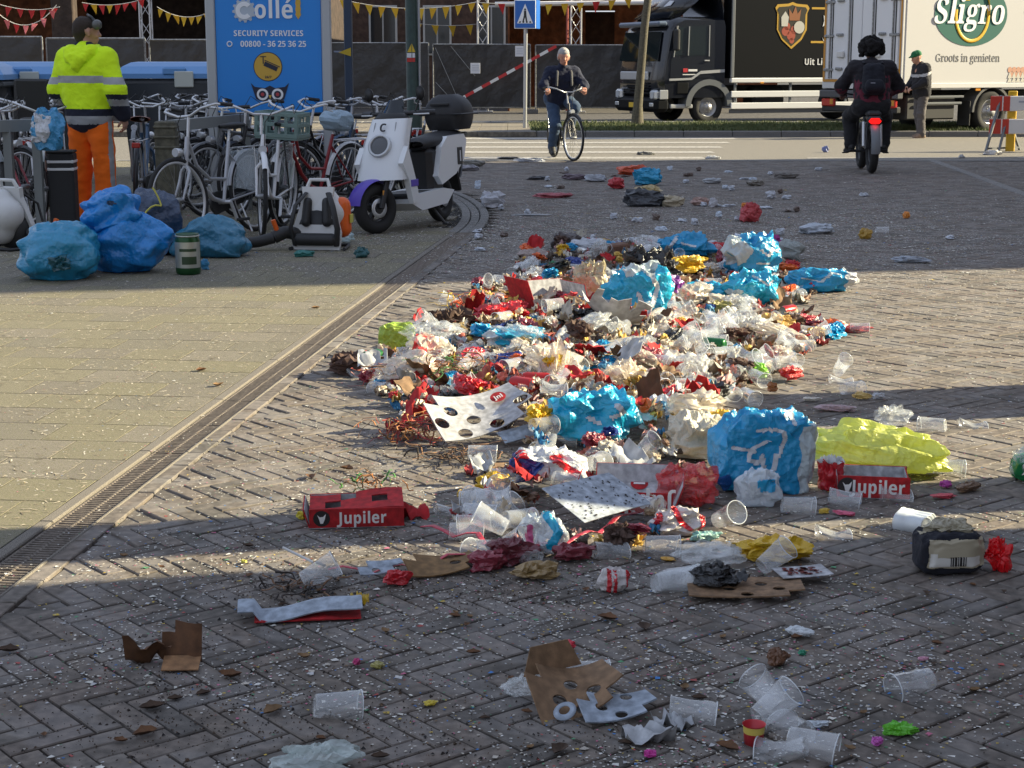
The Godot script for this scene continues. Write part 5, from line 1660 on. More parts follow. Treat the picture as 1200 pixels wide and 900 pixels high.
func build_bicycles() -> void:
	var silver := paint("bike_silver", 0.42, 0.43, 0.45, 0.3, 0.35)
	var white := paint("bike_white", 0.72, 0.73, 0.74, 0.35)
	var red := paint("bike_red", 0.26, 0.012, 0.018, 0.3)
	var blue := paint("bike_blue", 0.05, 0.10, 0.18, 0.35)
	var grey := paint("bike_grey", 0.16, 0.17, 0.18, 0.4)
	var black := paint("bike_black", 0.02, 0.02, 0.022, 0.35)
	var pink := paint("bike_pink", 0.42, 0.08, 0.10, 0.4)
	var cream := paint("bike_cream", 0.45, 0.50, 0.46, 0.4)
	var brown := paint("saddle_brown", 0.22, 0.065, 0.03, 0.5)
	var f := {"frame": silver, "guard": silver, "steer": -0.15, "crank": 1.2, "lean": 0.10, "dress_guard": true, "front_guard": false}
	bike_at("bicycle", "silver city bicycle in front with its big front wheel by the teal bag", g(222, 284), g(299, 271), f)
	bike_at("bicycle", "white step through bicycle behind the silver one, with white rear carrier", g(296, 281), g(338, 262), {"frame": white, "guard": white, "carrier_mat": white, "dress_guard": true, "steer": 0.3, "crank": 2.0, "lean": -0.04})
	bike_at("bicycle", "red granny bicycle with pale head tube, crate and covered saddle", g(321, 266), g(414, 253), {"frame": red, "fork": cream, "guard": white, "bar_mat": white, "steer": 0.25, "crate": true, "crank": 0.2, "cover": cloth("cover_blue_grey", 0.30, 0.40, 0.48), "lean": -0.06})
	bike_at("bicycle", "black bicycle with white handlebar between the red one and scooter", g(418, 246), g(500, 226), {"frame": black, "bar_mat": white, "guard": grey, "steer": 0.35, "crank": 1.0, "lean": 0.03})
	bike_at("bicycle", "dark blue bicycle with brown saddle right behind the worker", g(182, 238), g(156, 262), {"frame": blue, "saddle": brown, "guard": black, "steer": -0.2})
	by_dir(243, 16.0, -34, "bicycle", "grey bicycle with straight bars directly behind the silver one", {"frame": grey, "bars": "flat", "step": false})
	by_dir(205, 16.8, -28, "bicycle", "black bicycle whose bars rise just right of the brown post", {"frame": black, "bar_mat": silver, "steer": 0.3})
	by_dir(178, 17.6, -22, "bicycle", "silver framed bicycle right of the worker, in front of the container", {"frame": silver, "bars": "flat", "steer": 0.5})
	by_dir(228, 18.2, -24, "bicycle", "black bicycle in front of the blue lidded container's right half", {"frame": black, "steer": -0.3})
	by_dir(252, 18.7, -20, "bicycle", "dark bicycle half hidden by the left post of the billboard", {"frame": blue, "steer": 0.2, "bar_mat": silver})
	by_dir(152, 19.0, -20, "bicycle", "grey bicycle just right of the worker's shoulder", {"frame": grey, "steer": 0.5})
	by_dir(272, 16.2, -34, "bicycle", "black bicycle under the billboard beside the white one", {"frame": black, "step": false, "steer": 0.25})
	by_dir(345, 16.4, -40, "bicycle", "black bicycle under the billboard behind the red one", {"frame": black, "steer": -0.25, "bar_mat": white})
	by_dir(376, 17.4, -40, "bicycle", "grey bicycle behind the red one's covered saddle", {"frame": grey, "steer": 0.2, "guard": silver})
	by_dir(402, 17.6, -34, "bicycle", "dark blue bicycle between the slim post and lamp post", {"frame": blue, "steer": 0.1})
	by_dir(232, 17.0, -30, "bicycle", "black bicycle behind the grey straight barred one", {"frame": black, "steer": -0.2, "bars": "flat"})
	by_dir(300, 17.3, -36, "bicycle", "black bicycle deep under the billboard's middle", {"frame": black, "steer": 0.2})
	by_dir(330, 18.0, -30, "bicycle", "dark blue bicycle farthest back under the billboard", {"frame": blue, "guard": black, "steer": -0.2})
	by_dir(192, 18.6, -18, "bicycle", "black bicycle with black bars in front of the right container", {"frame": black, "bar_mat": black, "steer": 0.3})
	by_dir(216, 19.4, -14, "bicycle", "pale bicycle farthest back before the right container", {"frame": grey, "bar_mat": silver, "steer": -0.4})
	by_dir(440, 17.4, -36, "bicycle", "black bicycle right behind the scooter's apron", {"frame": black, "bar_mat": white, "guard": silver, "steer": 0.2})
	by_dir(4, 16.0, 30, "bicycle", "black bicycle with a pale rear guard at the left edge", {"frame": black, "guard": grey, "steer": 0.1})
	by_dir(44, 18.4, 8, "bicycle", "black bicycle just left of the worker's jacket", {"frame": black, "steer": -0.2})
	by_dir(22, 15.2, 35, "bicycle", "pinkish red bicycle behind the grey rail at the left edge", {"frame": pink, "guard": black, "steer": 0.3})
	by_dir(50, 15.0, 24, "bicycle", "black bicycle behind the bollard with the blue bag above it", {"frame": black, "steer": -0.2, "guard": white})
	by_dir(-6, 15.0, 28, "bicycle", "black bicycle cut by the left edge behind the grey leaf blower", {"frame": black, "guard": grey})
	by_dir(26, 17.6, 200, "bicycle", "dark bicycle with a black child seat at the left edge", {"frame": black, "child_seat": true})
	by_dir(36, 16.6, 15, "bicycle", "white barred bicycle left of the worker's elbow", {"frame": grey, "bar_mat": white, "steer": 0.35})
	by_dir(62, 17.2, 12, "bicycle", "blue grey bicycle whose bars touch the worker's left elbow", {"frame": blue, "bar_mat": silver, "steer": -0.3, "bars": "flat"})
	by_dir(12, 18.6, 10, "bicycle", "silver bicycle in front of the left container", {"frame": silver, "steer": 0.2})
	var b := thing("carrier_bag", "pale blue and white plastic bag stuffed on the left cycle rail", "bag", far(60, 150, 14.4) * v3(1, 0, 1) + v3(0, 0.72, 0.05))
	put("bag", crumple(0.3, 0.38, 0.26, 70, {"amp": 0.3}), foil("bag_sky", 0.05, 0.30, 0.55), b)
	put("white_panel", crumple(0.2, 0.26, 0.2, 71, {"amp": 0.3}), foil("bag_white", 0.62, 0.64, 0.66), b, Transform3D(Basis.IDENTITY, v3(-0.05, 0.07, 0.06)))
# ---------------------------------------------------------------- scooter: forward is +z
func build_scooter() -> void:
	var pf := g(446, 274)
	var d := v3(-0.37, 0, 0.929) * 1.28
	var pr := pf - d
	var t := thing("electric_scooter", "white electric scooter with purple fender and black top box by the drain", "scooter", (pf + pr) * 0.5, atan2(d.x, d.z))
	t.rotation.z = 0.05
	var white := mat("scooter_white", lin(0.72, 0.74, 0.75), 0.28)
	white.clearcoat_enabled = true
	white.clearcoat = 0.6
	var black := paint("scooter_black", 0.02, 0.02, 0.021, 0.5)
	var seatm := tri_map(mat("scooter_seat", lin(0.022, 0.022, 0.024), 0.55), "", 3.0, "rough_normal", 0.2)
	var purple := paint("scooter_purple", 0.09, 0.05, 0.42, 0.35)
	var tyre := mat("bike_tyre", lin(0.02, 0.02, 0.02), 0.8)
	var alu: Material = mats["bike_chrome"]
	var fz := 0.64
	var rz := -0.64
	var st := Basis(Vector3.UP, -0.42)
	var sx := Transform3D(st, v3(0, 0, fz - 0.1) - st * v3(0, 0, fz - 0.1))
	for z in [fz, rz]:
		var w := put("wheel", sh().torus(v3(0, 0.222, z), 0.165, 0.058, 36, 12).mesh(), tyre, t, sx if z > 0 else Transform3D.IDENTITY)
		put("rim", sh().torus(v3(0, 0.222, z), 0.118, 0.02, 30, 8).mesh(), paint("rim_grey", 0.2, 0.2, 0.21, 0.35, 0.5), w)
		var sp := sh()
		for i in 5:
			var a := TAU * i / 5
			sp.bar(v3(0, 0.222, z), v3(0, 0.222 + cos(a) * 0.115, z + sin(a) * 0.115), 0.05, 0.025)
		sp.tube([v3(-0.06, 0.222, z), v3(0.06, 0.222, z)], 0.045, 14)
		put("wheel_spoke", sp.mesh(), black, w)
		put("brake_disc", sh().lathe([v2(0.05, -0.002), v2(0.085, -0.002), v2(0.085, 0.002), v2(0.05, 0.002)], 20, Transform3D(Basis(Vector3.BACK, PI * 0.5), v3(0.055, 0.222, z))).mesh(), alu, w)
	for x in [-0.085, 0.085]: put("fork_leg", sh().tube([v3(x, 0.222, fz), v3(x, 0.45, fz - 0.08), v3(x * 0.8, 0.62, fz - 0.15)], [0.026, 0.026, 0.03], 10).mesh(), black, t, sx)
	put("front_fender", guard_shape(0.25, 0.15, 2.2, 0.085), purple, t, sx * Transform3D(Basis.IDENTITY, v3(0, 0.222, fz)))
	put("reflector", sh().box(v3(0.095, 0.33, fz - 0.03), v3(0.012, 0.09, 0.03), 0.005).mesh(), paint("marker_amber", 0.6, 0.25, 0.02, 0.3), t, sx)
	var shield := func(u: float, v: float) -> Vector3:
		var a := (u - 0.5) * PI * 1.05
		var y := lerpf(0.46, 0.98, v)
		var w := lerpf(0.225, 0.175, v)
		var zc := lerpf(0.53, 0.26, v) + 0.03 * sin(v * PI)
		return v3(sin(a) * w * (1.0 + 0.05 * cos(a)), y, zc + (cos(a) ** 0.55 if cos(a) > 0 else -0.25) * 0.13)
	put("apron", sh().grid(20, 12, shield).mesh(), white, t)
	put("apron_back", sh().box(v3(0, 0.72, 0.34), v3(0.36, 0.46, 0.05), 0.02, Basis(Vector3.RIGHT, -0.42)).mesh(), black, t)
	for s in [-1.0, 1.0]:
		put("leg_shield", sh().prism(PackedVector2Array([v2(0.42, 0.24), v2(0.30, 0.26), v2(0.34, 0.42), v2(0.48, 0.74), v2(0.60, 0.60), v2(0.50, 0.46)]), 0.185, 0.235, Transform3D(Basis(v3(0, 0, 1), v3(0, 1, 0), v3(s, 0, 0)), Vector3.ZERO)).mesh(), white, t)
		put("purple_band", sh().box(v3(s * 0.236, 0.42, 0.39), v3(0.012, 0.06, 0.14), 0.003).mesh(), purple, t)
	put("top_cowl", sh().lathe([v2(0.0, 0.0), v2(0.165, 0.0), v2(0.17, 0.02), v2(0.12, 0.06), v2(0.0, 0.07)], 20, Transform3D(Basis.from_scale(v3(1, 1, 0.6)), v3(0, 0.965, 0.28))).mesh(), black, t)
	var fwd := Basis(Vector3.RIGHT, PI * 0.5 - 0.42)
	var lampc := v3(0, 0.75, 0.55)
	var hl := put("headlight", sh().lathe([v2(0.105, -0.02), v2(0.105, 0.022), v2(0.085, 0.026), v2(0.082, 0.012)], 28, Transform3D(fwd, lampc)).mesh(), paint("lamp_ring", 0.55, 0.57, 0.58, 0.3, 0.3), t)
	put("lens", sh().lathe([v2(0.082, 0.014), v2(0.05, 0.022), v2(0.0, 0.026)], 24, Transform3D(fwd, lampc)).mesh(), paint("lens_dark", 0.10, 0.105, 0.11, 0.12), hl)
	lettering("C", 0.075, black, t, Transform3D(Basis(Vector3.RIGHT, -0.42), v3(0, 0.905, 0.475)), 0.006)
	put("panel_seam", sh().bar(v3(0.115, 0.54, 0.615), v3(0.1, 0.95, 0.41), 0.004, 0.006).bar(v3(-0.115, 0.54, 0.615), v3(-0.1, 0.95, 0.41), 0.004, 0.006).bar(v3(-0.115, 0.54, 0.617), v3(0.115, 0.54, 0.617), 0.005, 0.006).mesh(), paint("seam_grey", 0.25, 0.26, 0.27, 0.5), t)
	var hb := put("handlebar", sh().tube([v3(-0.34, 1.02, 0.14), v3(-0.15, 1.02, 0.24), v3(0.15, 1.02, 0.24), v3(0.34, 1.02, 0.14)], 0.02, 8).mesh(), black, t)
	for x in [-1.0, 1.0]:
		put("grip", sh().tube([v3(x * 0.23, 1.02, 0.2), v3(x * 0.35, 1.02, 0.13)], 0.026, 8).mesh(), black, hb)
		put("mirror_stalk", sh().tube([v3(x * 0.2, 1.03, 0.22), v3(x * 0.24, 1.15, 0.2)], 0.008, 6).mesh(), black, hb)
		put("mirror", sh().lathe([v2(0.0, -0.02), v2(0.05, -0.012), v2(0.055, 0.008), v2(0.0, 0.012)], 16, Transform3D(Basis(Vector3.RIGHT, PI * 0.5).scaled(v3(0.75, 1.15, 1)), v3(x * 0.25, 1.19, 0.2))).mesh(), black, hb)
		put("brake_lever", sh().tube([v3(x * 0.2, 1.01, 0.26), v3(x * 0.33, 1.01, 0.21)], 0.008, 6).mesh(), alu, hb)
	put("screen", sh().grid(8, 8, func(u: float, v: float) -> Vector3: return v3((u - 0.5) * 0.22 * (1.0 - 0.35 * v), 0.99 + v * 0.15, 0.34 - v * 0.09 - (u - 0.5) ** 2 * 0.3)).mesh(), mat("smoked_screen", lin(0.02, 0.025, 0.03), 0.1), t)
	put("floorboard", sh().box(v3(0, 0.30, 0.12), v3(0.36, 0.05, 0.55), 0.02).mesh(), black, t)
	put("sill", sh().prism(PackedVector2Array([v2(0.40, 0.24), v2(0.36, 0.31), v2(-0.30, 0.33), v2(-0.52, 0.30), v2(-0.36, 0.19), v2(0.2, 0.165)]), -0.21, 0.21, Transform3D(Basis(v3(0, 0, 1), v3(0, 1, 0), v3(1, 0, 0)), Vector3.ZERO)).mesh(), white, t)
	put("battery_box", sh().box(v3(0, 0.50, -0.36), v3(0.25, 0.42, 0.30), 0.05).mesh(), black, t)
	put("tail_frame", sh().box(v3(0, 0.60, -0.66), v3(0.2, 0.22, 0.5), 0.05).mesh(), black, t)
	for s in [-1.0, 1.0]:
		var px := Transform3D(Basis(v3(0, 0, 1), v3(0, 1, 0), v3(s, 0, 0)), Vector3.ZERO)
		var pl := put("side_panel", sh().prism(PackedVector2Array([v2(-0.34, 0.36), v2(-0.25, 0.44), v2(-0.36, 0.70), v2(-0.5, 0.79), v2(-0.88, 0.80), v2(-0.94, 0.74), v2(-0.86, 0.56), v2(-0.66, 0.44)]), 0.12, 0.175, px).mesh(), white, t)
		put("badge", sh().box(v3(s * 0.178, 0.60, -0.76), v3(0.008, 0.16, 0.11), 0.003).mesh(), black, pl)
		put("badge_mark", sh().box(v3(s * 0.183, 0.60, -0.76), v3(0.004, 0.10, 0.02)).mesh(), white, pl)
	var seat_rings := []
	for k in [[-0.08, 0.08, 0.77, 0.03], [-0.12, 0.115, 0.775, 0.055], [-0.3, 0.145, 0.785, 0.06], [-0.5, 0.15, 0.80, 0.065], [-0.8, 0.14, 0.825, 0.06], [-0.92, 0.11, 0.83, 0.045], [-0.96, 0.05, 0.83, 0.02]]:
		var ring := []
		for i in 16:
			var a := TAU * i / 16
			ring.append(v3(signf(cos(a)) * absf(cos(a)) ** 0.7 * k[1], k[2] - 0.04 + sin(a) * k[3], k[0] - 0.08))
		seat_rings.append(ring)
	put("seat", sh().smooth().skin(seat_rings).mesh(), seatm, t)
	put("grab_rail", sh().tube([v3(-0.15, 0.76, -0.72), v3(-0.14, 0.80, -1.02), v3(0.14, 0.80, -1.02), v3(0.15, 0.76, -0.72)], 0.014, 8).mesh(), black, t)
	put("box_bracket", sh().tube([v3(0, 0.76, -0.85), v3(0, 0.85, -0.96)], 0.03, 8).mesh(), black, t)
	put("rear_mudguard", sh().box(v3(0, 0.40, -0.96), v3(0.14, 0.3, 0.03), 0.012, Basis(Vector3.RIGHT, 0.35)).mesh(), black, t)
	put("rear_light", sh().box(v3(0, 0.72, -0.97), v3(0.16, 0.06, 0.04), 0.015).mesh(), mats["lamp_red"], t)
	var tb := thing("top_box", "rounded black top box carried on the white scooter's rear", "box", t.position, t.rotation.y)
	tb.rotation.z = 0.05
	var half := func(lo: float, hi: float, top: bool) -> ArrayMesh:
		var rings := []
		for k in 7:
			var v := k / 6.0
			var y := lerpf(lo, hi, v)
			var e := (sqrt(maxf(0.0, 1.0 - v * v * 0.92)) if top else 0.80 + 0.2 * sin(v * PI * 0.5))
			var ring := []
			for i in 28:
				var a := TAU * i / 28
				ring.append(v3(signf(cos(a)) * absf(cos(a)) ** 0.6 * 0.21 * lerpf(e, 1.0, 0.15), y, -0.96 + signf(sin(a)) * absf(sin(a)) ** 0.6 * 0.21 * lerpf(e, 1.0, 0.15)))
			rings.append(ring)
		var s := sh().smooth().skin(rings)
		s.flat()
		for e in [0, 6]:
			for i in range(1, 27): s.tri(rings[e][0], rings[e][i] if e else rings[e][i + 1], rings[e][i + 1] if e else rings[e][i])
		return s.mesh()
	put("lower_shell", half.call(0.84, 0.98, false), black, tb)
	put("lid", half.call(0.988, 1.17, true), seatm, tb)
	put("seam", sh().box(v3(0, 0.984, -0.96), v3(0.44, 0.014, 0.42), 0.006).mesh(), black, tb)
	put("lid_ridge", sh().box(v3(0, 1.08, -0.748), v3(0.2, 0.03, 0.02), 0.008).mesh(), black, tb)
	put("stand", sh().tube([v3(0.12, 0.2, -0.14), v3(0.24, 0.015, -0.20)], 0.014, 8).box(v3(0.245, 0.012, -0.21), v3(0.05, 0.02, 0.06), 0.006).mesh(), black, t)
# ---------------------------------------------------------------- people: facing +z, their left is +x
func merged(list: Array) -> ArrayMesh:
	var st := SurfaceTool.new()
	for m in list: st.append_from(m, 0, Transform3D.IDENTITY)
	return st.commit()
func head_mesh(xf: Transform3D, cell := 0.007) -> ArrayMesh:
	var L := [[v3(0, 0.035, -0.03), v3(0, 0.03, 0.015), 0.086, 0.080], [v3(0, -0.02, 0.03), v3(0, -0.07, 0.045), 0.058, 0.040], [v3(0, -0.088, 0.055), v3(0, -0.09, 0.06), 0.024, 0.022],
		[v3(0, 0.005, 0.092), v3(0, -0.03, 0.112), 0.007, 0.013], [v3(0.078, 0.0, -0.012), v3(0.082, -0.03, -0.006), 0.018, 0.011], [v3(-0.078, 0.0, -0.012), v3(-0.082, -0.03, -0.006), 0.018, 0.011],
		[v3(0.036, -0.03, 0.062), v3(0.036, -0.032, 0.064), 0.023, 0.023], [v3(-0.036, -0.03, 0.062), v3(-0.036, -0.032, 0.064), 0.023, 0.023], [v3(-0.04, 0.022, 0.076), v3(0.04, 0.022, 0.076), 0.012, 0.012], [v3(-0.016, -0.064, 0.082), v3(0.016, -0.064, 0.082), 0.012, 0.012],
		[v3(0, -0.07, -0.02), v3(0, -0.22, -0.035), 0.054, 0.062]]
	var B := []
	for b in L: B.append([xf * b[0], xf * b[1], b[2], b[3]])
	return nets(B, cell, 0.009).body
func hand_mesh(wrist: Vector3, point: Vector3, palm: Vector3, side: float, curl: float) -> ArrayMesh: # side: +1 thumb to the left of the fingers when the palm faces us
	var y := -point.normalized()
	var z := (palm - y * palm.dot(y)).normalized()
	var x := y.cross(z)
	var xf := Transform3D(Basis(x, y, z), wrist)
	var B := []
	for k in [-0.026, -0.009, 0.009, 0.026]: B.append([xf * v3(k * 0.7, 0.0, 0), xf * v3(k, -0.078, 0), 0.016, 0.0125])
	var len := [0.034, 0.041, 0.044, 0.038]
	for f in 4:
		var p := v3(-side * (-0.028 + f * 0.0187), -0.082, 0)
		var a := curl * (0.5 + 0.06 * f)
		for j in 3:
			var q: Vector3 = p + v3((f - 1.5) * -0.0012 * side, -cos(a), sin(a)) * len[f] * (1.0 - 0.2 * j)
			B.append([xf * p, xf * q, 0.0098 - j * 0.0008, 0.0092 - j * 0.001])
			p = q
			a += curl * 0.75
	var t0 := v3(side * 0.024, -0.02, 0.006)
	var t1 := t0 + v3(side * 0.026, -0.03, 0.018)
	var t2 := t1 + v3(side * 0.008 - side * curl * 0.012, -0.03, 0.012 + curl * 0.012)
	B.append([xf * t0, xf * t1, 0.0135, 0.0115])
	B.append([xf * t1, xf * t2, 0.0112, 0.009])
	return nets(B, 0.0052, 0.0028).body
func face_bits(t: Node3D, xf: Transform3D, brow: Material) -> void:
	var eye := sh()
	var iris := sh()
	for s in [-1.0, 1.0]:
		eye.lathe([v2(0, -0.011), v2(0.009, -0.006), v2(0.011, 0), v2(0.009, 0.006), v2(0, 0.011)], 10, Transform3D(xf.basis, xf * v3(s * 0.032, 0.003, 0.081)))
		iris.disc(xf * v3(s * 0.032, 0.003, 0.0925), xf.basis.z, 0.006, 10)
	put("eyes", eye.mesh(), paint("eye_white", 0.6, 0.58, 0.55, 0.3), t)
	put("irises", iris.mesh(), paint("eye_dark", 0.03, 0.02, 0.015, 0.3), t)
	put("eyebrows", sh().tube([xf * v3(0.018, 0.024, 0.094), xf * v3(0.05, 0.026, 0.084)], 0.005, 5).tube([xf * v3(-0.018, 0.024, 0.094), xf * v3(-0.05, 0.026, 0.084)], 0.005, 5).mesh(), brow, t)
	put("lips", sh().tube([xf * v3(-0.022, -0.063, 0.089), xf * v3(0, -0.062, 0.097), xf * v3(0.022, -0.063, 0.089)], [0.003, 0.006, 0.003], 6).mesh(), paint("lip_red", 0.32, 0.11, 0.09, 0.5), t)
func shoe(t: Node3D, ankle: Vector3, fwd: Vector3, m: Material, sole_m: Material) -> void:
	var f := fwd.normalized()
	var down := v3(0, -1, 0)
	down = (down - f * down.dot(f)).normalized()
	var heel := ankle + down * 0.055 - f * 0.04
	var toe := ankle + down * 0.068 + f * 0.16
	var s := put("shoe", nets([[ankle + v3(0, 0.01, 0), heel, 0.048, 0.040], [heel, toe, 0.042, 0.036], [ankle + f * 0.02, ankle + down * 0.04 + f * 0.08, 0.045, 0.042]], 0.012, 0.012).body, m, t)
	var sx := f.cross(-down)
	put("sole", sh().box((heel + toe) * 0.5 + down * 0.034, v3(0.085, 0.018, 0.285), 0.006, Basis(sx, -down, f)).mesh(), sole_m, s)
func build_people() -> void:
	build_worker()
	build_cyclist()
	build_fat_biker()
	build_capped_man()
func build_worker() -> void:
	var at := far(106, 150, 15.3) * v3(1, 0, 1)
	var t := thing("person", "person in yellow high visibility jacket and orange trousers, back turned, ear defenders on head", "person", at, 2.78)
	t.scale = Vector3.ONE * 1.02
	var skin := tri_map(mat("skin_light", lin(0.50, 0.27, 0.19), 0.6), "", 1.0)
	var yel := cloth("hivis_yellow", 0.70, 1.0, 0.012)
	yel.emission_enabled = false
	var navy := cloth("work_navy", 0.012, 0.015, 0.032)
	var org := cloth("hivis_orange", 1.0, 0.17, 0.006)
	var band := mat("reflective_grey", lin(0.34, 0.35, 0.36), 0.45)
	var lsh := v3(0.20, 1.47, -0.01)
	var lel := v3(0.30, 1.20, -0.03)
	var lwr := v3(0.27, 0.99, 0.12)
	var rsh := v3(-0.20, 1.47, -0.01)
	var rel := v3(-0.31, 1.20, -0.04)
	var rwr := v3(-0.30, 0.96, 0.09)
	var hx := Transform3D(Basis(Vector3.UP, -0.75), v3(0, 1.70, 0.02))
	var body: ArrayMesh = nets([[v3(0, 0.95, 0), v3(0, 1.40, 0), 0.13, 0.14], [lsh, rsh, 0.06, 0.06], [v3(0, 1.42, -0.01), v3(0, 1.55, -0.01), 0.06, 0.055], [lsh, lel, 0.05, 0.04], [lel, lwr, 0.04, 0.03], [rsh, rel, 0.05, 0.04], [rel, rwr, 0.04, 0.03],
		[v3(0.09, 0.93, 0), v3(0.1, 0.5, 0.01), 0.085, 0.06], [v3(0.1, 0.5, 0.01), v3(0.11, 0.1, -0.02), 0.055, 0.04], [v3(-0.09, 0.93, 0), v3(-0.1, 0.5, 0.01), 0.085, 0.06], [v3(-0.1, 0.5, 0.01), v3(-0.11, 0.1, -0.02), 0.055, 0.04]], 0.022, 0.02).body
	put("body", merged([body, head_mesh(hx), hand_mesh(lwr, v3(-0.2, -0.7, 0.5), v3(-1, 0, 0), -1.0, 0.6), hand_mesh(rwr, v3(0.15, -0.9, 0.35), v3(1, 0, 0), 1.0, 0.6)]), skin, t)
	face_bits(t, hx, paint("hair_brown", 0.06, 0.04, 0.03, 0.8))
	var top := [[v3(0.06, 0.96, -0.01), v3(0.09, 1.36, -0.02), 0.155, 0.155], [v3(-0.06, 0.96, -0.01), v3(-0.09, 1.36, -0.02), 0.155, 0.155], [v3(0, 1.0, 0.02), v3(0, 1.36, 0.03), 0.16, 0.155], [lsh, rsh, 0.085, 0.085], [v3(0, 1.46, -0.02), v3(0, 1.53, -0.02), 0.10, 0.095],
		[lsh, lel, 0.095, 0.085], [lel, lwr.lerp(lel, 0.08), 0.085, 0.066], [rsh, rel, 0.095, 0.085], [rel, rwr.lerp(rel, 0.08), 0.085, 0.066]]
	var cls := func(p: Vector3) -> String:
		if absf(p.x) > 0.235 and p.y < 1.40:   # sleeves
			if p.y < 1.055: return "navy_panel"
			if p.y < 1.115: return "reflective_band"
			if p.y < 1.16: return "navy_panel"
			if p.y > 1.245 and p.y < 1.31: return "reflective_band"
			return "jacket"
		if p.y < 0.90: return "navy_panel"
		if p.y < 0.965: return "reflective_band"
		if p.y < 1.03: return "navy_panel"
		if p.y > 1.255 and p.y < 1.32: return "reflective_band"
		return "jacket"
	var parts := nets(top, 0.0125, 0.022, cls, 0.008, 8.0)
	var look := {"jacket": yel, "navy_panel": navy, "reflective_band": band}
	for k in parts: put(k, parts[k], look[k], t)
	put("hood", nets([[v3(-0.10, 1.525, -0.10), v3(0.10, 1.525, -0.10), 0.055, 0.055], [v3(-0.07, 1.47, -0.155), v3(0.07, 1.47, -0.155), 0.05, 0.05], [v3(0, 1.40, -0.165), v3(0, 1.41, -0.165), 0.05, 0.05], [v3(-0.09, 1.56, 0.05), v3(-0.11, 1.53, -0.08), 0.035, 0.05], [v3(0.09, 1.56, 0.05), v3(0.11, 1.53, -0.08), 0.035, 0.05]], 0.012, 0.02, null, 0.012, 14.0).body, yel, t)
	put("collar", nets([[v3(-0.06, 1.57, -0.04), v3(0.06, 1.57, -0.04), 0.045, 0.045], [v3(0, 1.57, 0.03), v3(0, 1.56, 0.03), 0.05, 0.05]], 0.012, 0.015).body, navy, t)
	var tp := nets([[v3(0.07, 0.92, 0), v3(-0.07, 0.92, 0), 0.14, 0.14], [v3(0.10, 0.90, 0), v3(0.125, 0.50, 0.015), 0.118, 0.095], [v3(0.125, 0.50, 0.015), v3(0.135, 0.09, -0.02), 0.095, 0.092], [v3(-0.10, 0.90, 0), v3(-0.125, 0.50, 0.015), 0.118, 0.095], [v3(-0.125, 0.50, 0.015), v3(-0.135, 0.09, -0.02), 0.095, 0.092]], 0.0135, 0.008, func(p: Vector3) -> String: return "reflective_stripe" if p.x < -0.185 and absf(p.z + 0.01) < 0.028 else "trousers", 0.014, 5.0)
	for k in tp: put(k, tp[k], org if k == "trousers" else band, t)
	for s in [-1.0, 1.0]: shoe(t, v3(s * 0.12, 0.095, -0.02), v3(s * 0.2, 0, 1), paint("shoe_black", 0.02, 0.02, 0.02, 0.6), paint("sole_black", 0.03, 0.03, 0.03, 0.8))
	var hb := []
	for b in [[v3(0, 0.045, -0.035), v3(0, 0.05, 0.02), 0.091, 0.082], [v3(0, -0.01, -0.065), v3(0, -0.05, -0.06), 0.066, 0.05]]: hb.append([hx * b[0], hx * b[1], b[2], b[3]])
	put("hair", nets(hb, 0.009, 0.012, null, 0.006, 40.0).body, tri_map(mat("hair_short", lin(0.055, 0.038, 0.028), 0.85), "grain", 8.0, "rough_normal", 0.6), t)
	var ed := put("ear_defenders", sh().tube([hx * v3(-0.095, 0.04, 0.07), hx * v3(-0.07, 0.125, 0.03), hx * v3(0, 0.148, 0.01), hx * v3(0.07, 0.125, 0.03), hx * v3(0.095, 0.04, 0.07)], 0.011, 8).mesh(), paint("ear_black", 0.03, 0.03, 0.032, 0.4), t)
	for s in [-1.0, 1.0]:
		var b := Basis(hx.basis.z, hx.basis.x * s, hx.basis.y)
		put("ear_cup", sh().lathe([v2(0, -0.03), v2(0.04, -0.025), v2(0.045, 0.01), v2(0.036, 0.04), v2(0, 0.046)], 16, Transform3D(b, hx * v3(s * 0.09, 0.06, 0.065))).mesh(), paint("ear_shell", 0.12, 0.12, 0.11, 0.25), ed)
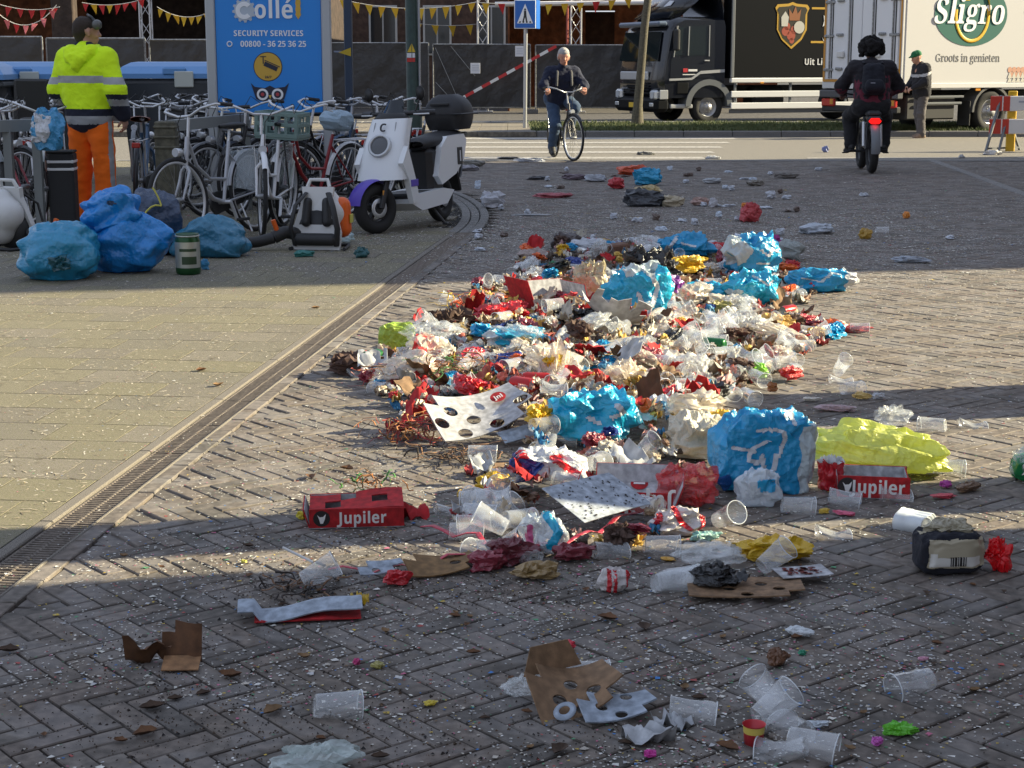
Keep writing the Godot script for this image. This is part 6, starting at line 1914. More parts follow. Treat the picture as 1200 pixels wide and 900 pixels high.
func build_cyclist() -> void:
	var pf := g(667, 188.5)
	var pr := g(651, 185)
	var d := pf - pr
	var at := (pf + pr) * 0.5
	var turn := atan2(d.x, d.z)
	var b := bicycle("bicycle", "black bicycle ridden by the white haired person in the blue jacket", at, turn, {"frame": paint("bike_black", 0.02, 0.02, 0.022, 0.35), "bar_mat": paint("bike_silver", 0.50, 0.52, 0.54, 0.3), "crank": -1.35, "steer": 0.2}, "ridden bicycles")
	var t := thing("person", "white haired person in dark blue jacket and jeans riding a bicycle towards us", "person", at, turn)
	var skin := tri_map(mat("skin_ruddy", lin(0.52, 0.25, 0.17), 0.6), "", 1.0)
	var coat := cloth("coat_blue", 0.010, 0.014, 0.035)
	var jean := cloth("jeans", 0.035, 0.065, 0.12)
	var hx := Transform3D(Basis(Vector3.UP, -0.1) * Basis(Vector3.RIGHT, 0.12), v3(0, 1.555, 0.06))
	var sh_l := v3(0.19, 1.33, -0.03)
	var sh_r := v3(-0.19, 1.33, -0.03)
	var el_l := v3(0.32, 1.12, 0.06)
	var el_r := v3(-0.32, 1.12, 0.06)
	var wr_l := v3(0.30, 1.10, 0.17)
	var wr_r := v3(-0.30, 1.10, 0.17)
	wr_l.z = 0.12
	wr_r.z = 0.12
	var hl := v3(0.1, 0.93, -0.26)
	var hr := v3(-0.1, 0.93, -0.26)
	var kl := v3(0.15, 0.80, 0.15)
	var kr := v3(-0.13, 0.53, 0.06)
	var al := v3(0.14, 0.52, -0.06)
	var ar := v3(-0.15, 0.19, -0.05)
	var body: ArrayMesh = nets([[v3(0, 0.95, -0.25), v3(0, 1.30, -0.06), 0.12, 0.13], [sh_l, sh_r, 0.055, 0.055], [v3(0, 1.32, -0.04), v3(0, 1.44, 0.02), 0.055, 0.05], [sh_l, el_l, 0.045, 0.036], [el_l, wr_l, 0.036, 0.028], [sh_r, el_r, 0.045, 0.036], [el_r, wr_r, 0.036, 0.028], [hl, kl, 0.075, 0.05], [kl, al, 0.05, 0.036], [hr, kr, 0.075, 0.05], [kr, ar, 0.05, 0.036]], 0.022, 0.02).body
	put("body", merged([body, head_mesh(hx, 0.008), hand_mesh(wr_l, v3(-0.1, -0.35, 0.9), v3(0, -0.9, -0.3), 1.0, 1.1), hand_mesh(wr_r, v3(0.1, -0.35, 0.9), v3(0, -0.9, -0.3), -1.0, 1.1)]), skin, t)
	face_bits(t, hx, paint("hair_white", 0.36, 0.35, 0.34, 0.8))
	put("jacket", nets([[v3(0.06, 0.90, -0.20), v3(0.08, 1.26, -0.05), 0.15, 0.145], [v3(-0.06, 0.90, -0.20), v3(-0.08, 1.26, -0.05), 0.15, 0.145], [sh_l, sh_r, 0.08, 0.08], [v3(0, 1.36, -0.02), v3(0, 1.42, 0.01), 0.075, 0.07], [sh_l, el_l, 0.085, 0.072], [el_l, wr_l, 0.072, 0.052], [sh_r, el_r, 0.085, 0.072], [el_r, wr_r, 0.072, 0.052]], 0.014, 0.02, null, 0.014, 9.0).body, coat, t)
	for x in [-0.11, 0.11]: put("backpack_strap", sh().tube([v3(x * 0.95, 1.41, -0.02), v3(x, 1.33, 0.10), v3(x * 1.1, 1.12, 0.10)], 0.02, 6, true, 0.4).mesh(), paint("strap_grey", 0.06, 0.06, 0.065, 0.7), t)
	put("trousers", nets([[hl, hr, 0.135, 0.135], [hl, kl, 0.11, 0.085], [kl, al, 0.085, 0.068], [hr, kr, 0.11, 0.085], [kr, ar, 0.085, 0.068]], 0.015, 0.015, null, 0.012, 9.0).body, jean, t)
	shoe(t, al, v3(0.1, 0.0, 1), paint("shoe_black", 0.02, 0.02, 0.02, 0.6), paint("sole_black", 0.03, 0.03, 0.03, 0.8))
	shoe(t, ar, v3(-0.1, -0.15, 1), mats["shoe_black"], mats["sole_black"])
	var hb := []
	for q in [[v3(0, 0.055, -0.035), v3(0, 0.062, 0.02), 0.088, 0.076], [v3(0.06, 0.0, -0.03), v3(0.065, -0.03, -0.03), 0.04, 0.03], [v3(-0.06, 0.0, -0.03), v3(-0.065, -0.03, -0.03), 0.04, 0.03], [v3(0, 0.0, -0.07), v3(0, -0.05, -0.06), 0.06, 0.05]]: hb.append([hx * q[0], hx * q[1], q[2], q[3]])
	put("hair", nets(hb, 0.01, 0.012, null, 0.01, 40.0).body, paint("hair_white", 0.36, 0.35, 0.34, 0.8), t)
func build_fat_biker() -> void:
	var pr := g(1021, 203)
	var pf := far(1011, 150, 23.7) * v3(1, 0, 1)
	var d := pf - pr
	var at := (pf + pr) * 0.5
	var turn := atan2(d.x, d.z)
	var black := paint("bike_black", 0.02, 0.02, 0.022, 0.35)
	var bk := thing("fat_bike", "black fat tyred electric bike with lit red tail lamp, seen from behind", "bicycle", at, turn)
	var R := 0.33
	for z in [0.55, -0.55]:
		var w := put("wheel", sh().torus(v3(0, R, z), R - 0.055, 0.055, 36, 12).mesh(), mat("bike_tyre", lin(0.02, 0.02, 0.02), 0.8), bk)
		put("rim", sh().torus(v3(0, R, z), 0.21, 0.02, 28, 6, Basis.IDENTITY, 1.6).mesh(), black, w)
		var sp := sh()
		for i in 14: sp.tube([v3(0.03 if i % 2 else -0.03, R, z), v3(0, R + cos(TAU * i / 14) * 0.2, z + sin(TAU * i / 14) * 0.2)], 0.003, 4, false)
		put("spokes", sp.mesh(), black, w)
	var fr := sh()
	fr.tube([v3(0, 0.34, -0.05), v3(0, 0.60, 0.32), v3(0, 0.85, 0.38)], 0.03, 8)
	fr.tube([v3(0, 0.34, -0.05), v3(0, 0.74, -0.2)], 0.025, 8)
	fr.tube([v3(0, 0.72, -0.5), v3(0, 0.72, 0.1), v3(0, 0.80, 0.36)], 0.025, 8)
	for x in [-0.085, 0.085]:
		fr.tube([v3(x * 0.7, 0.34, -0.05), v3(x, R, -0.55)], 0.014, 8)
		fr.tube([v3(x * 0.7, 0.72, -0.42), v3(x, R, -0.55)], 0.014, 8)
		fr.tube([v3(x, 0.85, 0.39), v3(x, 0.5, 0.47), v3(x, R, 0.55)], 0.018, 8)
	put("frame", fr.mesh(), black, bk)
	put("mudguard", guard_shape(R + 0.025, 1.2, 3.3, 0.06), paint("bike_grey", 0.16, 0.17, 0.18, 0.4), bk, Transform3D(Basis.IDENTITY, v3(0, R, -0.55)))
	put("seat", sh().box(v3(0, 0.79, -0.32), v3(0.2, 0.09, 0.62), 0.035).mesh(), paint("scooter_black", 0.02, 0.02, 0.021, 0.5), bk)
	put("battery", sh().box(v3(0, 0.56, 0.1), v3(0.1, 0.2, 0.36), 0.03).mesh(), mats["scooter_black"], bk)
	var tl := put("tail_lamp", sh().box(v3(0, 0.70, -0.66), v3(0.2, 0.13, 0.09), 0.035).mesh(), mats["scooter_black"], bk)
	var lm := mat("tail_glow", lin(0.7, 0.02, 0.015), 0.3)
	lm.emission_enabled = true
	lm.emission = Color(1.0, 0.06, 0.05)
	lm.emission_energy_multiplier = 0.55
	put("lamp_lens", sh().prism(PackedVector2Array([v2(-0.085, 0.0), v2(-0.05, 0.04), v2(0.05, 0.04), v2(0.085, 0.0), v2(0.05, -0.035), v2(-0.05, -0.035)]), 0.0, 0.015, Transform3D(Basis(v3(-1, 0, 0), Vector3.UP, v3(0, 0, -1)), v3(0, 0.70, -0.703))).mesh(), lm, tl)
	var om := OmniLight3D.new()
	om.name = "tail_lamp_light"
	om.light_color = Color(1.0, 0.06, 0.05)
	om.light_energy = 0.006
	om.omni_range = 40.0
	om.omni_attenuation = 2.0
	om.light_size = 0.05
	om.shadow_enabled = true
	om.position = v3(0, 0.70, -0.74)
	bk.add_child(om, true)
	put("handlebar", sh().tube([v3(-0.34, 1.06, 0.30), v3(-0.1, 1.02, 0.36), v3(0.1, 1.02, 0.36), v3(0.34, 1.06, 0.30)], 0.014, 8).tube([v3(0, 0.85, 0.38), v3(0, 1.02, 0.36)], 0.02, 8).mesh(), black, bk)
	put("peg", sh().box(v3(0, 0.27, 0.0), v3(0.52, 0.03, 0.08), 0.01).mesh(), black, bk)
	put("shock", sh().tube([v3(0.11, 0.36, -0.5), v3(0.11, 0.68, -0.4)], 0.025, 8).tube([v3(-0.11, 0.36, -0.5), v3(-0.11, 0.68, -0.4)], 0.025, 8).mesh(), paint("bike_chrome", 0.6, 0.6, 0.6, 0.3), bk)
	var t := thing("person", "person with curly black hair, patterned jacket and black backpack riding away on electric bike", "person", at, turn)
	var skin := mat("skin_brown", lin(0.16, 0.075, 0.045), 0.6)
	var blk := cloth("jacket_black", 0.014, 0.012, 0.016)
	var red := cloth("jacket_red", 0.13, 0.018, 0.035)
	var hx := Transform3D(Basis(Vector3.RIGHT, 0.1), v3(0, 1.60, -0.02))
	var sl := v3(0.22, 1.40, -0.17)
	var sr := v3(-0.22, 1.40, -0.17)
	var el := v3(0.38, 1.15, -0.02)
	var er := v3(-0.38, 1.15, -0.02)
	var wl := v3(0.33, 1.06, 0.22)
	var wr := v3(-0.33, 1.06, 0.22)
	var hl := v3(0.11, 0.90, -0.30)
	var hr := v3(-0.11, 0.90, -0.30)
	var kl := v3(0.24, 0.74, 0.10)
	var kr := v3(-0.24, 0.74, 0.10)
	var al := v3(0.23, 0.37, 0.0)
	var ar := v3(-0.23, 0.37, 0.0)
	var body: ArrayMesh = nets([[v3(0, 0.92, -0.30), v3(0, 1.36, -0.19), 0.12, 0.13], [sl, sr, 0.055, 0.055], [v3(0, 1.38, -0.17), v3(0, 1.5, -0.06), 0.055, 0.05], [sl, el, 0.045, 0.036], [el, wl, 0.036, 0.028], [sr, er, 0.045, 0.036], [er, wr, 0.036, 0.028], [hl, kl, 0.08, 0.055], [kl, al, 0.05, 0.036], [hr, kr, 0.08, 0.055], [kr, ar, 0.05, 0.036]], 0.022, 0.02).body
	put("body", merged([body, head_mesh(hx, 0.008), hand_mesh(wl, v3(-0.05, -0.2, 0.9), v3(0, -0.9, -0.3), 1.0, 1.1), hand_mesh(wr, v3(0.05, -0.2, 0.9), v3(0, -0.9, -0.3), -1.0, 1.1)]), skin, t)
	face_bits(t, hx, paint("hair_black", 0.012, 0.010, 0.010, 0.9))
	var pn := noise(4, 9.0)
	var cls := func(p: Vector3) -> String:
		var low := clampf((1.30 - p.y) / 0.12, 0.0, 1.0) if absf(p.x) < 0.24 else clampf((1.12 - p.y) / 0.06, 0.0, 1.0)
		return "red_pattern" if pn.get_noise_3dv(p) > 0.28 - low * 0.42 and low > 0.05 else "jacket"
	var jp := nets([[v3(0.08, 0.95, -0.29), v3(0.11, 1.32, -0.19), 0.155, 0.15], [v3(-0.08, 0.95, -0.29), v3(-0.11, 1.32, -0.19), 0.155, 0.15], [sl, sr, 0.09, 0.09], [v3(0, 1.40, -0.17), v3(0, 1.47, -0.12), 0.085, 0.075], [sl, el, 0.10, 0.088], [el, wl, 0.088, 0.056], [sr, er, 0.10, 0.088], [er, wr, 0.088, 0.056]], 0.014, 0.022, cls, 0.016, 8.0)
	for k in jp: put(k, jp[k], red if k == "red_pattern" else blk, t)
	put("trousers", nets([[hl, hr, 0.15, 0.15], [hl, kl, 0.125, 0.10], [kl, al, 0.095, 0.082], [hr, kr, 0.125, 0.10], [kr, ar, 0.095, 0.082]], 0.016, 0.015, null, 0.014, 8.0).body, cloth("trousers_black", 0.014, 0.014, 0.016), t)
	shoe(t, al, v3(0.3, -0.2, 1), mats["shoe_black"], mats["sole_black"])
	shoe(t, ar, v3(-0.3, -0.2, 1), mats["shoe_black"], mats["sole_black"])
	var curls := []
	for i in 120:
		var u := rng.randf_range(-0.65, 1.0)
		var a := rng.randf() * TAU
		var q := v3(sqrt(1 - u * u) * cos(a), u, sqrt(1 - u * u) * sin(a))
		if q.z > 0.55 and q.y < 0.4: continue
		var p := hx * (v3(0, 0.06, -0.03) + q * v3(0.162, 0.15, 0.15) * rng.randf_range(0.88, 1.06))
		curls.append([p, p + v3(rng.randf_range(-0.02, 0.02), rng.randf_range(-0.02, 0.02), 0), 0.026, 0.022])
	curls.append([hx * v3(0, 0.06, -0.04), hx * v3(0, 0.07, 0.0), 0.125, 0.12])
	put("hair", nets(curls, 0.011, 0.007, null, 0.012, 60.0).body, tri_map(mat("hair_curls", lin(0.012, 0.010, 0.010), 0.95), "grain", 6.0, "rough_normal", 1.0), t)
	var bag := thing("backpack", "black backpack on the back of the curly haired rider", "backpack", at, turn)
	put("main_pocket", nets([[v3(0.06, 1.13, -0.44), v3(0.06, 1.38, -0.38), 0.10, 0.085], [v3(-0.06, 1.13, -0.44), v3(-0.06, 1.38, -0.38), 0.10, 0.085]], 0.013, 0.02, null, 0.012, 10.0).body, cloth("pack_black", 0.010, 0.011, 0.018), bag)
	put("front_pocket", nets([[v3(-0.07, 1.14, -0.53), v3(0.07, 1.14, -0.53), 0.06, 0.06], [v3(-0.06, 1.2, -0.52), v3(0.06, 1.2, -0.52), 0.05, 0.05]], 0.013, 0.02).body, mats["pack_black"], bag)
	put("label", sh().box(v3(0.03, 1.2, -0.578), v3(0.06, 0.012, 0.006)).mesh(), paint("print_grey", 0.4, 0.42, 0.48, 0.6), bag)
	for x in [-0.12, 0.12]: put("strap", sh().tube([v3(x, 1.46, -0.30), v3(x, 1.50, -0.17), v3(x * 1.1, 1.40, -0.06), v3(x * 1.2, 1.15, -0.12), v3(x, 1.05, -0.40)], 0.022, 6, true, 0.4).mesh(), mats["pack_black"], bag)
func build_capped_man() -> void:
	var at := g(1076, 162)
	var t := thing("person", "person in green cap and black jacket with pale bands, standing beside the white truck", "person", at, atan2(-0.93, 0.25))
	t.scale = Vector3.ONE * 0.97
	var skin: Material = mats["skin_light"]
	var coat := cloth("coat_black", 0.015, 0.015, 0.02)
	var hx := Transform3D(Basis(Vector3.RIGHT, 0.25), v3(0, 1.62, 0.12))
	var sl := v3(0.19, 1.42, 0.0)
	var sr := v3(-0.19, 1.42, 0.0)
	var el := v3(0.26, 1.14, 0.04)
	var er := v3(-0.27, 1.16, 0.02)
	var wl := v3(0.15, 1.02, 0.24)
	var wr := v3(-0.18, 1.03, 0.22)
	var body: ArrayMesh = nets([[v3(0, 0.93, -0.03), v3(0, 1.36, 0), 0.12, 0.13], [sl, sr, 0.055, 0.055], [v3(0, 1.40, 0.01), v3(0, 1.5, 0.06), 0.055, 0.05], [sl, el, 0.045, 0.036], [el, wl, 0.036, 0.028], [sr, er, 0.045, 0.036], [er, wr, 0.036, 0.028], [v3(0.09, 0.92, -0.03), v3(0.1, 0.49, 0.02), 0.08, 0.055], [v3(0.1, 0.49, 0.02), v3(0.1, 0.1, -0.02), 0.05, 0.036], [v3(-0.09, 0.92, -0.03), v3(-0.11, 0.49, -0.03), 0.08, 0.055], [v3(-0.11, 0.49, -0.03), v3(-0.11, 0.1, -0.12), 0.05, 0.036]], 0.022, 0.02).body
	put("body", merged([body, head_mesh(hx, 0.008), hand_mesh(wl, v3(-0.4, -0.3, 0.6), v3(-0.5, -0.5, 0), 1.0, 0.9), hand_mesh(wr, v3(0.4, -0.3, 0.6), v3(0.5, -0.5, 0), -1.0, 0.9)]), skin, t)
	face_bits(t, hx, mats["hair_brown"])
	var cls := func(p: Vector3) -> String:
		var k := p.y + 0.30 * p.z
		return "pale_band" if (k > 1.27 and k < 1.325) else "jacket"
	var jp := nets([[v3(0.06, 0.92, -0.03), v3(0.08, 1.34, -0.02), 0.16, 0.15], [v3(-0.06, 0.92, -0.03), v3(-0.08, 1.34, -0.02), 0.16, 0.15], [sl, sr, 0.085, 0.085], [v3(0, 1.42, 0.01), v3(0, 1.49, 0.04), 0.085, 0.07], [sl, el, 0.09, 0.078], [el, wl, 0.078, 0.052], [sr, er, 0.09, 0.078], [er, wr, 0.078, 0.052]], 0.015, 0.022, cls, 0.014, 9.0)
	for k in jp: put(k, jp[k], coat if k == "jacket" else paint("band_pale", 0.42, 0.42, 0.43, 0.5), t)
	var tp := nets([[v3(0.07, 0.90, -0.03), v3(-0.07, 0.90, -0.03), 0.13, 0.13], [v3(0.09, 0.88, -0.03), v3(0.10, 0.49, 0.02), 0.11, 0.085], [v3(0.10, 0.49, 0.02), v3(0.10, 0.09, -0.02), 0.085, 0.08], [v3(-0.09, 0.88, -0.03), v3(-0.11, 0.49, -0.03), 0.11, 0.085], [v3(-0.11, 0.49, -0.03), v3(-0.11, 0.09, -0.12), 0.085, 0.08]], 0.015, 0.014, null, 0.014, 9.0)
	put("trousers", tp.body, cloth("trousers_grey", 0.10, 0.09, 0.09), t)
	shoe(t, v3(0.10, 0.095, -0.02), v3(0.1, 0, 1), paint("shoe_tan", 0.25, 0.17, 0.12, 0.6), paint("sole_pale", 0.4, 0.38, 0.35, 0.7))
	shoe(t, v3(-0.11, 0.095, -0.12), v3(-0.1, 0, 1), mats["shoe_tan"], mats["sole_pale"])
	var cap := []
	for b in [[v3(0, 0.06, -0.03), v3(0, 0.06, 0.02), 0.090, 0.085]]: cap.append([hx * b[0], hx * b[1], b[2], b[3]])
	for i in 5: cap.append([hx * v3((i - 2) * 0.03, 0.055, 0.07), hx * v3((i - 2) * 0.028, 0.035, 0.165 - absf(i - 2) * 0.012), 0.012, 0.007])
	var cm := nets(cap, 0.009, 0.008, func(p: Vector3) -> String: return "cap" if (hx.affine_inverse() * p).y > 0.015 else "under")
	put("cap", cm.cap, cloth("cap_green", 0.012, 0.13, 0.05), t)
# ---------------------------------------------------------------- rubbish by the bicycles
func build_left_bags() -> void:
	var teal := foil("bag_teal", 0.02, 0.26, 0.46, 0.2, 0.3)
	var blue := foil("bag_blue", 0.012, 0.24, 0.66, 0.24, 0.3)
	var navy := foil("bag_navy", 0.03, 0.055, 0.11, 0.4, 0.1)
	var deep := foil("bag_deep", 0.02, 0.17, 0.29, 0.33, 0.2)
	var t := thing("rubbish_bag", "teal blue rubbish bag lying on its side, leftmost of the bags", "rubbish bag", g(70, 326), 0.2)
	put("bag", crumple(0.55, 0.39, 0.5, 3, {"sharp": 0.45, "amp": 0.15, "freq": 1.9, "nu": 72, "nv": 44, "facet": false}), teal, t)
	put("knot", crumple(0.16, 0.14, 0.12, 4, {"amp": 0.4, "nu": 20, "nv": 12}), foil("bag_teal_dark", 0.02, 0.10, 0.13, 0.3, 0.1), t, Transform3D(Basis(Vector3.RIGHT, 1.3), v3(0.02, 0.12, 0.2)))
	t = thing("rubbish_bag", "bright blue rubbish bag standing tallest, in front of the worker", "rubbish bag", g(150, 318), -0.2)
	put("bag", crumple(0.68, 0.46, 0.5, 8, {"sharp": 0.45, "amp": 0.2, "freq": 1.7, "nu": 76, "nv": 46, "square": 1.0, "facet": false}), blue, t)
	put("flap", crumple(0.42, 0.30, 0.34, 9, {"sharp": 0.45, "amp": 0.3, "nu": 60, "nv": 36, "facet": false}), blue, t, Transform3D(Basis(Vector3.BACK, 0.35), v3(-0.02, 0.30, 0.08)))
	put("torn_hole", crumple(0.09, 0.05, 0.03, 10, {"amp": 0.4, "nu": 16, "nv": 10}), navy, t, Transform3D(Basis(Vector3.RIGHT, 0.9), v3(0.0, 0.49, 0.2)))
	t = thing("rubbish_bag", "navy rubbish bag with yellow drawstring behind the tall blue bag", "rubbish bag", g(182, 298), 0.3)
	put("bag", crumple(0.42, 0.50, 0.42, 14, {"sharp": 0.45, "amp": 0.2, "freq": 1.9, "nu": 60, "nv": 38, "square": 0.7, "facet": false}), navy, t)
	var dsx := []
	for i in 17: dsx.append(v3(-0.02 + 0.13 * sin(i * 0.42) * (0.3 + i * 0.04), 0.50 - i * 0.018 + 0.03 * cos(i * 0.8), 0.20 + 0.004 * i))
	put("drawstring", sh().tube(dsx, 0.007, 6).mesh(), paint("string_yellow", 0.55, 0.50, 0.08, 0.6), t)
	t = thing("rubbish_bag", "deep teal rubbish bag slumped flat right of the beer keg", "rubbish bag", g(246, 300), -0.1)
	put("bag", crumple(0.62, 0.32, 0.4, 19, {"sharp": 0.45, "amp": 0.17, "freq": 1.6, "nu": 66, "nv": 40, "sag": 0.25, "facet": false}), deep, t)
	t = thing("beer_keg", "small green and silver beer keg standing among the bags", "keg", g(221, 321), 0.1)
	var green := paint("keg_green", 0.012, 0.07, 0.02, 0.3, 0.3)
	put("body", sh().lathe([v2(0.0, 0.0), v2(0.078, 0.0), v2(0.086, 0.012), v2(0.088, 0.04), v2(0.088, 0.235), v2(0.08, 0.262), v2(0.076, 0.275), v2(0.082, 0.285), v2(0.078, 0.28), v2(0.0, 0.27)], 32).mesh(), green, t)
	var band := sh().grid(20, 4, func(u: float, v: float) -> Vector3: return v3(sin((u - 0.5) * 2.6) * 0.0895, 0.05 + v * 0.18, cos((u - 0.5) * 2.6) * 0.0895))
	put("label", band.mesh(), paint("keg_silver", 0.42, 0.44, 0.40, 0.3, 0.5), t)
	put("print", sh().grid(12, 2, func(u: float, v: float) -> Vector3: return v3(sin((u - 0.5) * 1.2 + 0.2) * 0.0905, 0.075 + v * 0.055, cos((u - 0.5) * 1.2 + 0.2) * 0.0905)).mesh(), paint("keg_dark", 0.02, 0.05, 0.02, 0.4), t)
	put("print", sh().grid(12, 2, func(u: float, v: float) -> Vector3: return v3(sin((u - 0.5) * 1.4 + 0.1) * 0.0905, 0.165 + v * 0.02, cos((u - 0.5) * 1.4 + 0.1) * 0.0905)).mesh(), paint("keg_dark", 0.02, 0.05, 0.02, 0.4), t)
	put("ring", sh().torus(v3(0, 0.27, 0), 0.08, 0.007, 28, 6, Basis(Vector3.BACK, PI * 0.5)).mesh(), paint("keg_silver", 0.42, 0.44, 0.40, 0.3, 0.5), t)
	leaf_blower(g(371, 293), -0.15, "orange and white backpack leaf blower set down in front of the scooter")
	leaf_blower(g(26, 290), 2.6, "white backpack leaf blower beside the bollard at the left edge")
	t = thing("plastic_scrap", "pale clear plastic scrap beside the orange leaf blower", "scrap", g(406, 284))
	put("film", crumple(0.14, 0.10, 0.1, 90, {"amp": 0.4, "nu": 20, "nv": 12}), clear("film_pale", 0.45, Color(0.8, 0.9, 0.92), true), t)
	t = thing("glove", "green work glove lying below the orange leaf blower", "glove", g(357, 301), 0.3)
	put("glove", crumple(0.17, 0.05, 0.07, 91, {"amp": 0.3, "nu": 20, "nv": 12}), foil("teal_green", 0.01, 0.16, 0.14, 0.5, 0.0), t)
	t = thing("fabric_scrap", "crumpled teal cloth lying right of the orange leaf blower", "cloth", g(424, 302), 0.3)
	put("cloth", crumple(0.12, 0.09, 0.09, 92, {"amp": 0.4, "nu": 20, "nv": 12}), foil("teal_dark", 0.02, 0.10, 0.11, 0.6, 0.0), t)
	t = thing("plastic_scrap", "small blue plastic scrap right beside the beer keg", "scrap", g(240, 316))
	put("film", crumple(0.07, 0.09, 0.05, 93, {"amp": 0.4, "nu": 16, "nv": 10}), foil("bag_sky", 0.05, 0.30, 0.55), t)
func leaf_blower(at: Vector3, turn: float, label: String) -> void:
	var t := thing("leaf_blower", label, "leaf blower", at, turn, "backpack leaf blowers")
	var white := paint("blower_white", 0.62, 0.62, 0.60, 0.4)
	var black := paint("blower_black", 0.022, 0.022, 0.022, 0.55)
	var orange := paint("blower_orange", 0.75, 0.12, 0.01, 0.4)
	var plate := PackedVector2Array([v2(-0.19, 0.0), v2(-0.20, 0.14), v2(-0.12, 0.42), v2(-0.13, 0.50), v2(0.13, 0.50), v2(0.12, 0.42), v2(0.20, 0.14), v2(0.19, 0.0)])
	var back := Basis(Vector3.RIGHT, -0.2)
	put("back_plate", sh().prism(plate, -0.02, 0.02, Transform3D(back, Vector3.ZERO)).mesh(), white, t)
	put("handle", sh().tube([back * v3(-0.09, 0.5, 0), back * v3(-0.07, 0.56, -0.01), back * v3(0.07, 0.56, -0.01), back * v3(0.09, 0.5, 0)], 0.016, 8).mesh(), white, t)
	for x in [-1.0, 1.0]:
		put("back_pad", nets([[back * v3(x * 0.085, 0.22, 0.03), back * v3(x * 0.075, 0.38, 0.03), 0.04, 0.035]], 0.011, 0.01).body, black, t)
		put("strap", sh().tube([back * v3(x * 0.09, 0.45, 0.03), back * v3(x * 0.15, 0.34, 0.12), back * v3(x * 0.19, 0.16, 0.10), back * v3(x * 0.17, 0.03, 0.03)], 0.024, 6, true, 0.4).mesh(), black, t)
	put("hip_pad", nets([[back * v3(-0.13, 0.08, 0.04), back * v3(0.13, 0.08, 0.04), 0.05, 0.05]], 0.012, 0.01).body, black, t)
	put("engine_cover", nets([[v3(-0.04, 0.28, -0.17), v3(0.10, 0.28, -0.17), 0.13, 0.12], [v3(0.04, 0.16, -0.16), v3(0.04, 0.38, -0.16), 0.12, 0.10]], 0.014, 0.02).body, white, t)
	put("orange_cover", nets([[v3(0.17, 0.16, -0.17), v3(0.17, 0.34, -0.17), 0.075, 0.07]], 0.012, 0.015).body, orange, t)
	put("vent", sh().box(v3(0.247, 0.24, -0.17), v3(0.012, 0.07, 0.08), 0.004).mesh(), paint("string_yellow", 0.55, 0.50, 0.08, 0.6), t)
	put("fan_housing", sh().lathe([v2(0.0, -0.06), v2(0.15, -0.06), v2(0.16, 0.0), v2(0.15, 0.06), v2(0.0, 0.06)], 24, Transform3D(Basis(Vector3.RIGHT, PI * 0.5), v3(0, 0.16, -0.08))).mesh(), black, t)
	put("skid", sh().tube([v3(-0.2, 0.015, 0.06), v3(-0.16, 0.015, -0.28), v3(0.2, 0.015, -0.28), v3(0.24, 0.015, 0.06)], 0.014, 8).mesh(), black, t)
	put("hose", sh().tube([v3(-0.14, 0.12, -0.06), v3(-0.25, 0.14, 0.02), v3(-0.33, 0.10, 0.06)], [0.055, 0.052, 0.05], 14).mesh(), black, t)
	put("blow_pipe", sh().tube([v3(-0.33, 0.10, 0.06), v3(-0.44, 0.07, 0.10), v3(-0.68, 0.045, 0.20)], [0.046, 0.044, 0.04], 16, false).mesh(), black, t)
	put("grip", sh().tube([v3(-0.30, 0.14, 0.05), v3(-0.33, 0.24, 0.07)], 0.02, 8).mesh(), orange, t)
# ---------------------------------------------------------------- single pieces of litter
func cup_mesh(v: int) -> ArrayMesh:
	var key := "cup%d" % v
	if shared.has(key): return shared[key]
	var n := noise(40 + v, 9.0)
	var crush: float = [0.0, 0.0, 0.25, 0.5, 0.12, 0.7, 0.35, 0.05][v % 8]
	var H := 0.118
	var prof := [v2(0.002, 0.004), v2(0.026, 0.004), v2(0.0285, 0.0), v2(0.0295, 0.004), v2(0.0335, 0.045), v2(0.0365, 0.08), v2(0.0385, 0.081), v2(0.0405, 0.112), v2(0.0425, 0.1135), v2(0.0428, 0.1165), v2(0.041, 0.118)]
	var s := sh().smooth()
	var rings := []
	for p in prof:
		var ring := []
		for k in 28:
			var a := TAU * k / 28
			var q := v3(cos(a) * p.x, p.y, sin(a) * p.x)
			var c := crush * smoothstep(0.0, H, p.y) if v % 2 == 0 else crush * (0.4 + 0.6 * sin(p.y / H * PI))
			q.x *= 1.0 + c * 0.35
			q.z *= 1.0 - c * 0.62
			q += v3(n.get_noise_3dv(q * 3.0), 0.4 * n.get_noise_3dv(q * 3.0 + Vector3.ONE), n.get_noise_3dv(q * 3.0 + v3(5, 5, 5))) * 0.02 * (crush + 0.05)
			q.z += crush * 0.03 * sin(q.y / H * 2.0)
			ring.append(q)
		rings.append(ring)
	s.skin(rings)
	shared[key] = s.mesh()
	return shared[key]
func cup_rim(v: int) -> ArrayMesh:
	var key := "rim%d" % v
	if shared.has(key): return shared[key]
	var crush: float = [0.0, 0.0, 0.25, 0.5, 0.12, 0.7, 0.35, 0.05][v % 8]
	var c := crush if v % 2 == 0 else crush * 0.4
	var pts := []
	for k in 29:
		var a := TAU * k / 28
		pts.append(v3(cos(a) * 0.0422 * (1.0 + c * 0.35), 0.117, sin(a) * 0.0422 * (1.0 - c * 0.62) + crush * 0.03 * sin(2.0)))
	shared[key] = sh().tube(pts, 0.0016, 5, false).mesh()
	return shared[key]
func cup_mat() -> Material:
	return clear("cup_clear", 0.22, Color(0.95, 0.97, 0.98), false, 0.08)
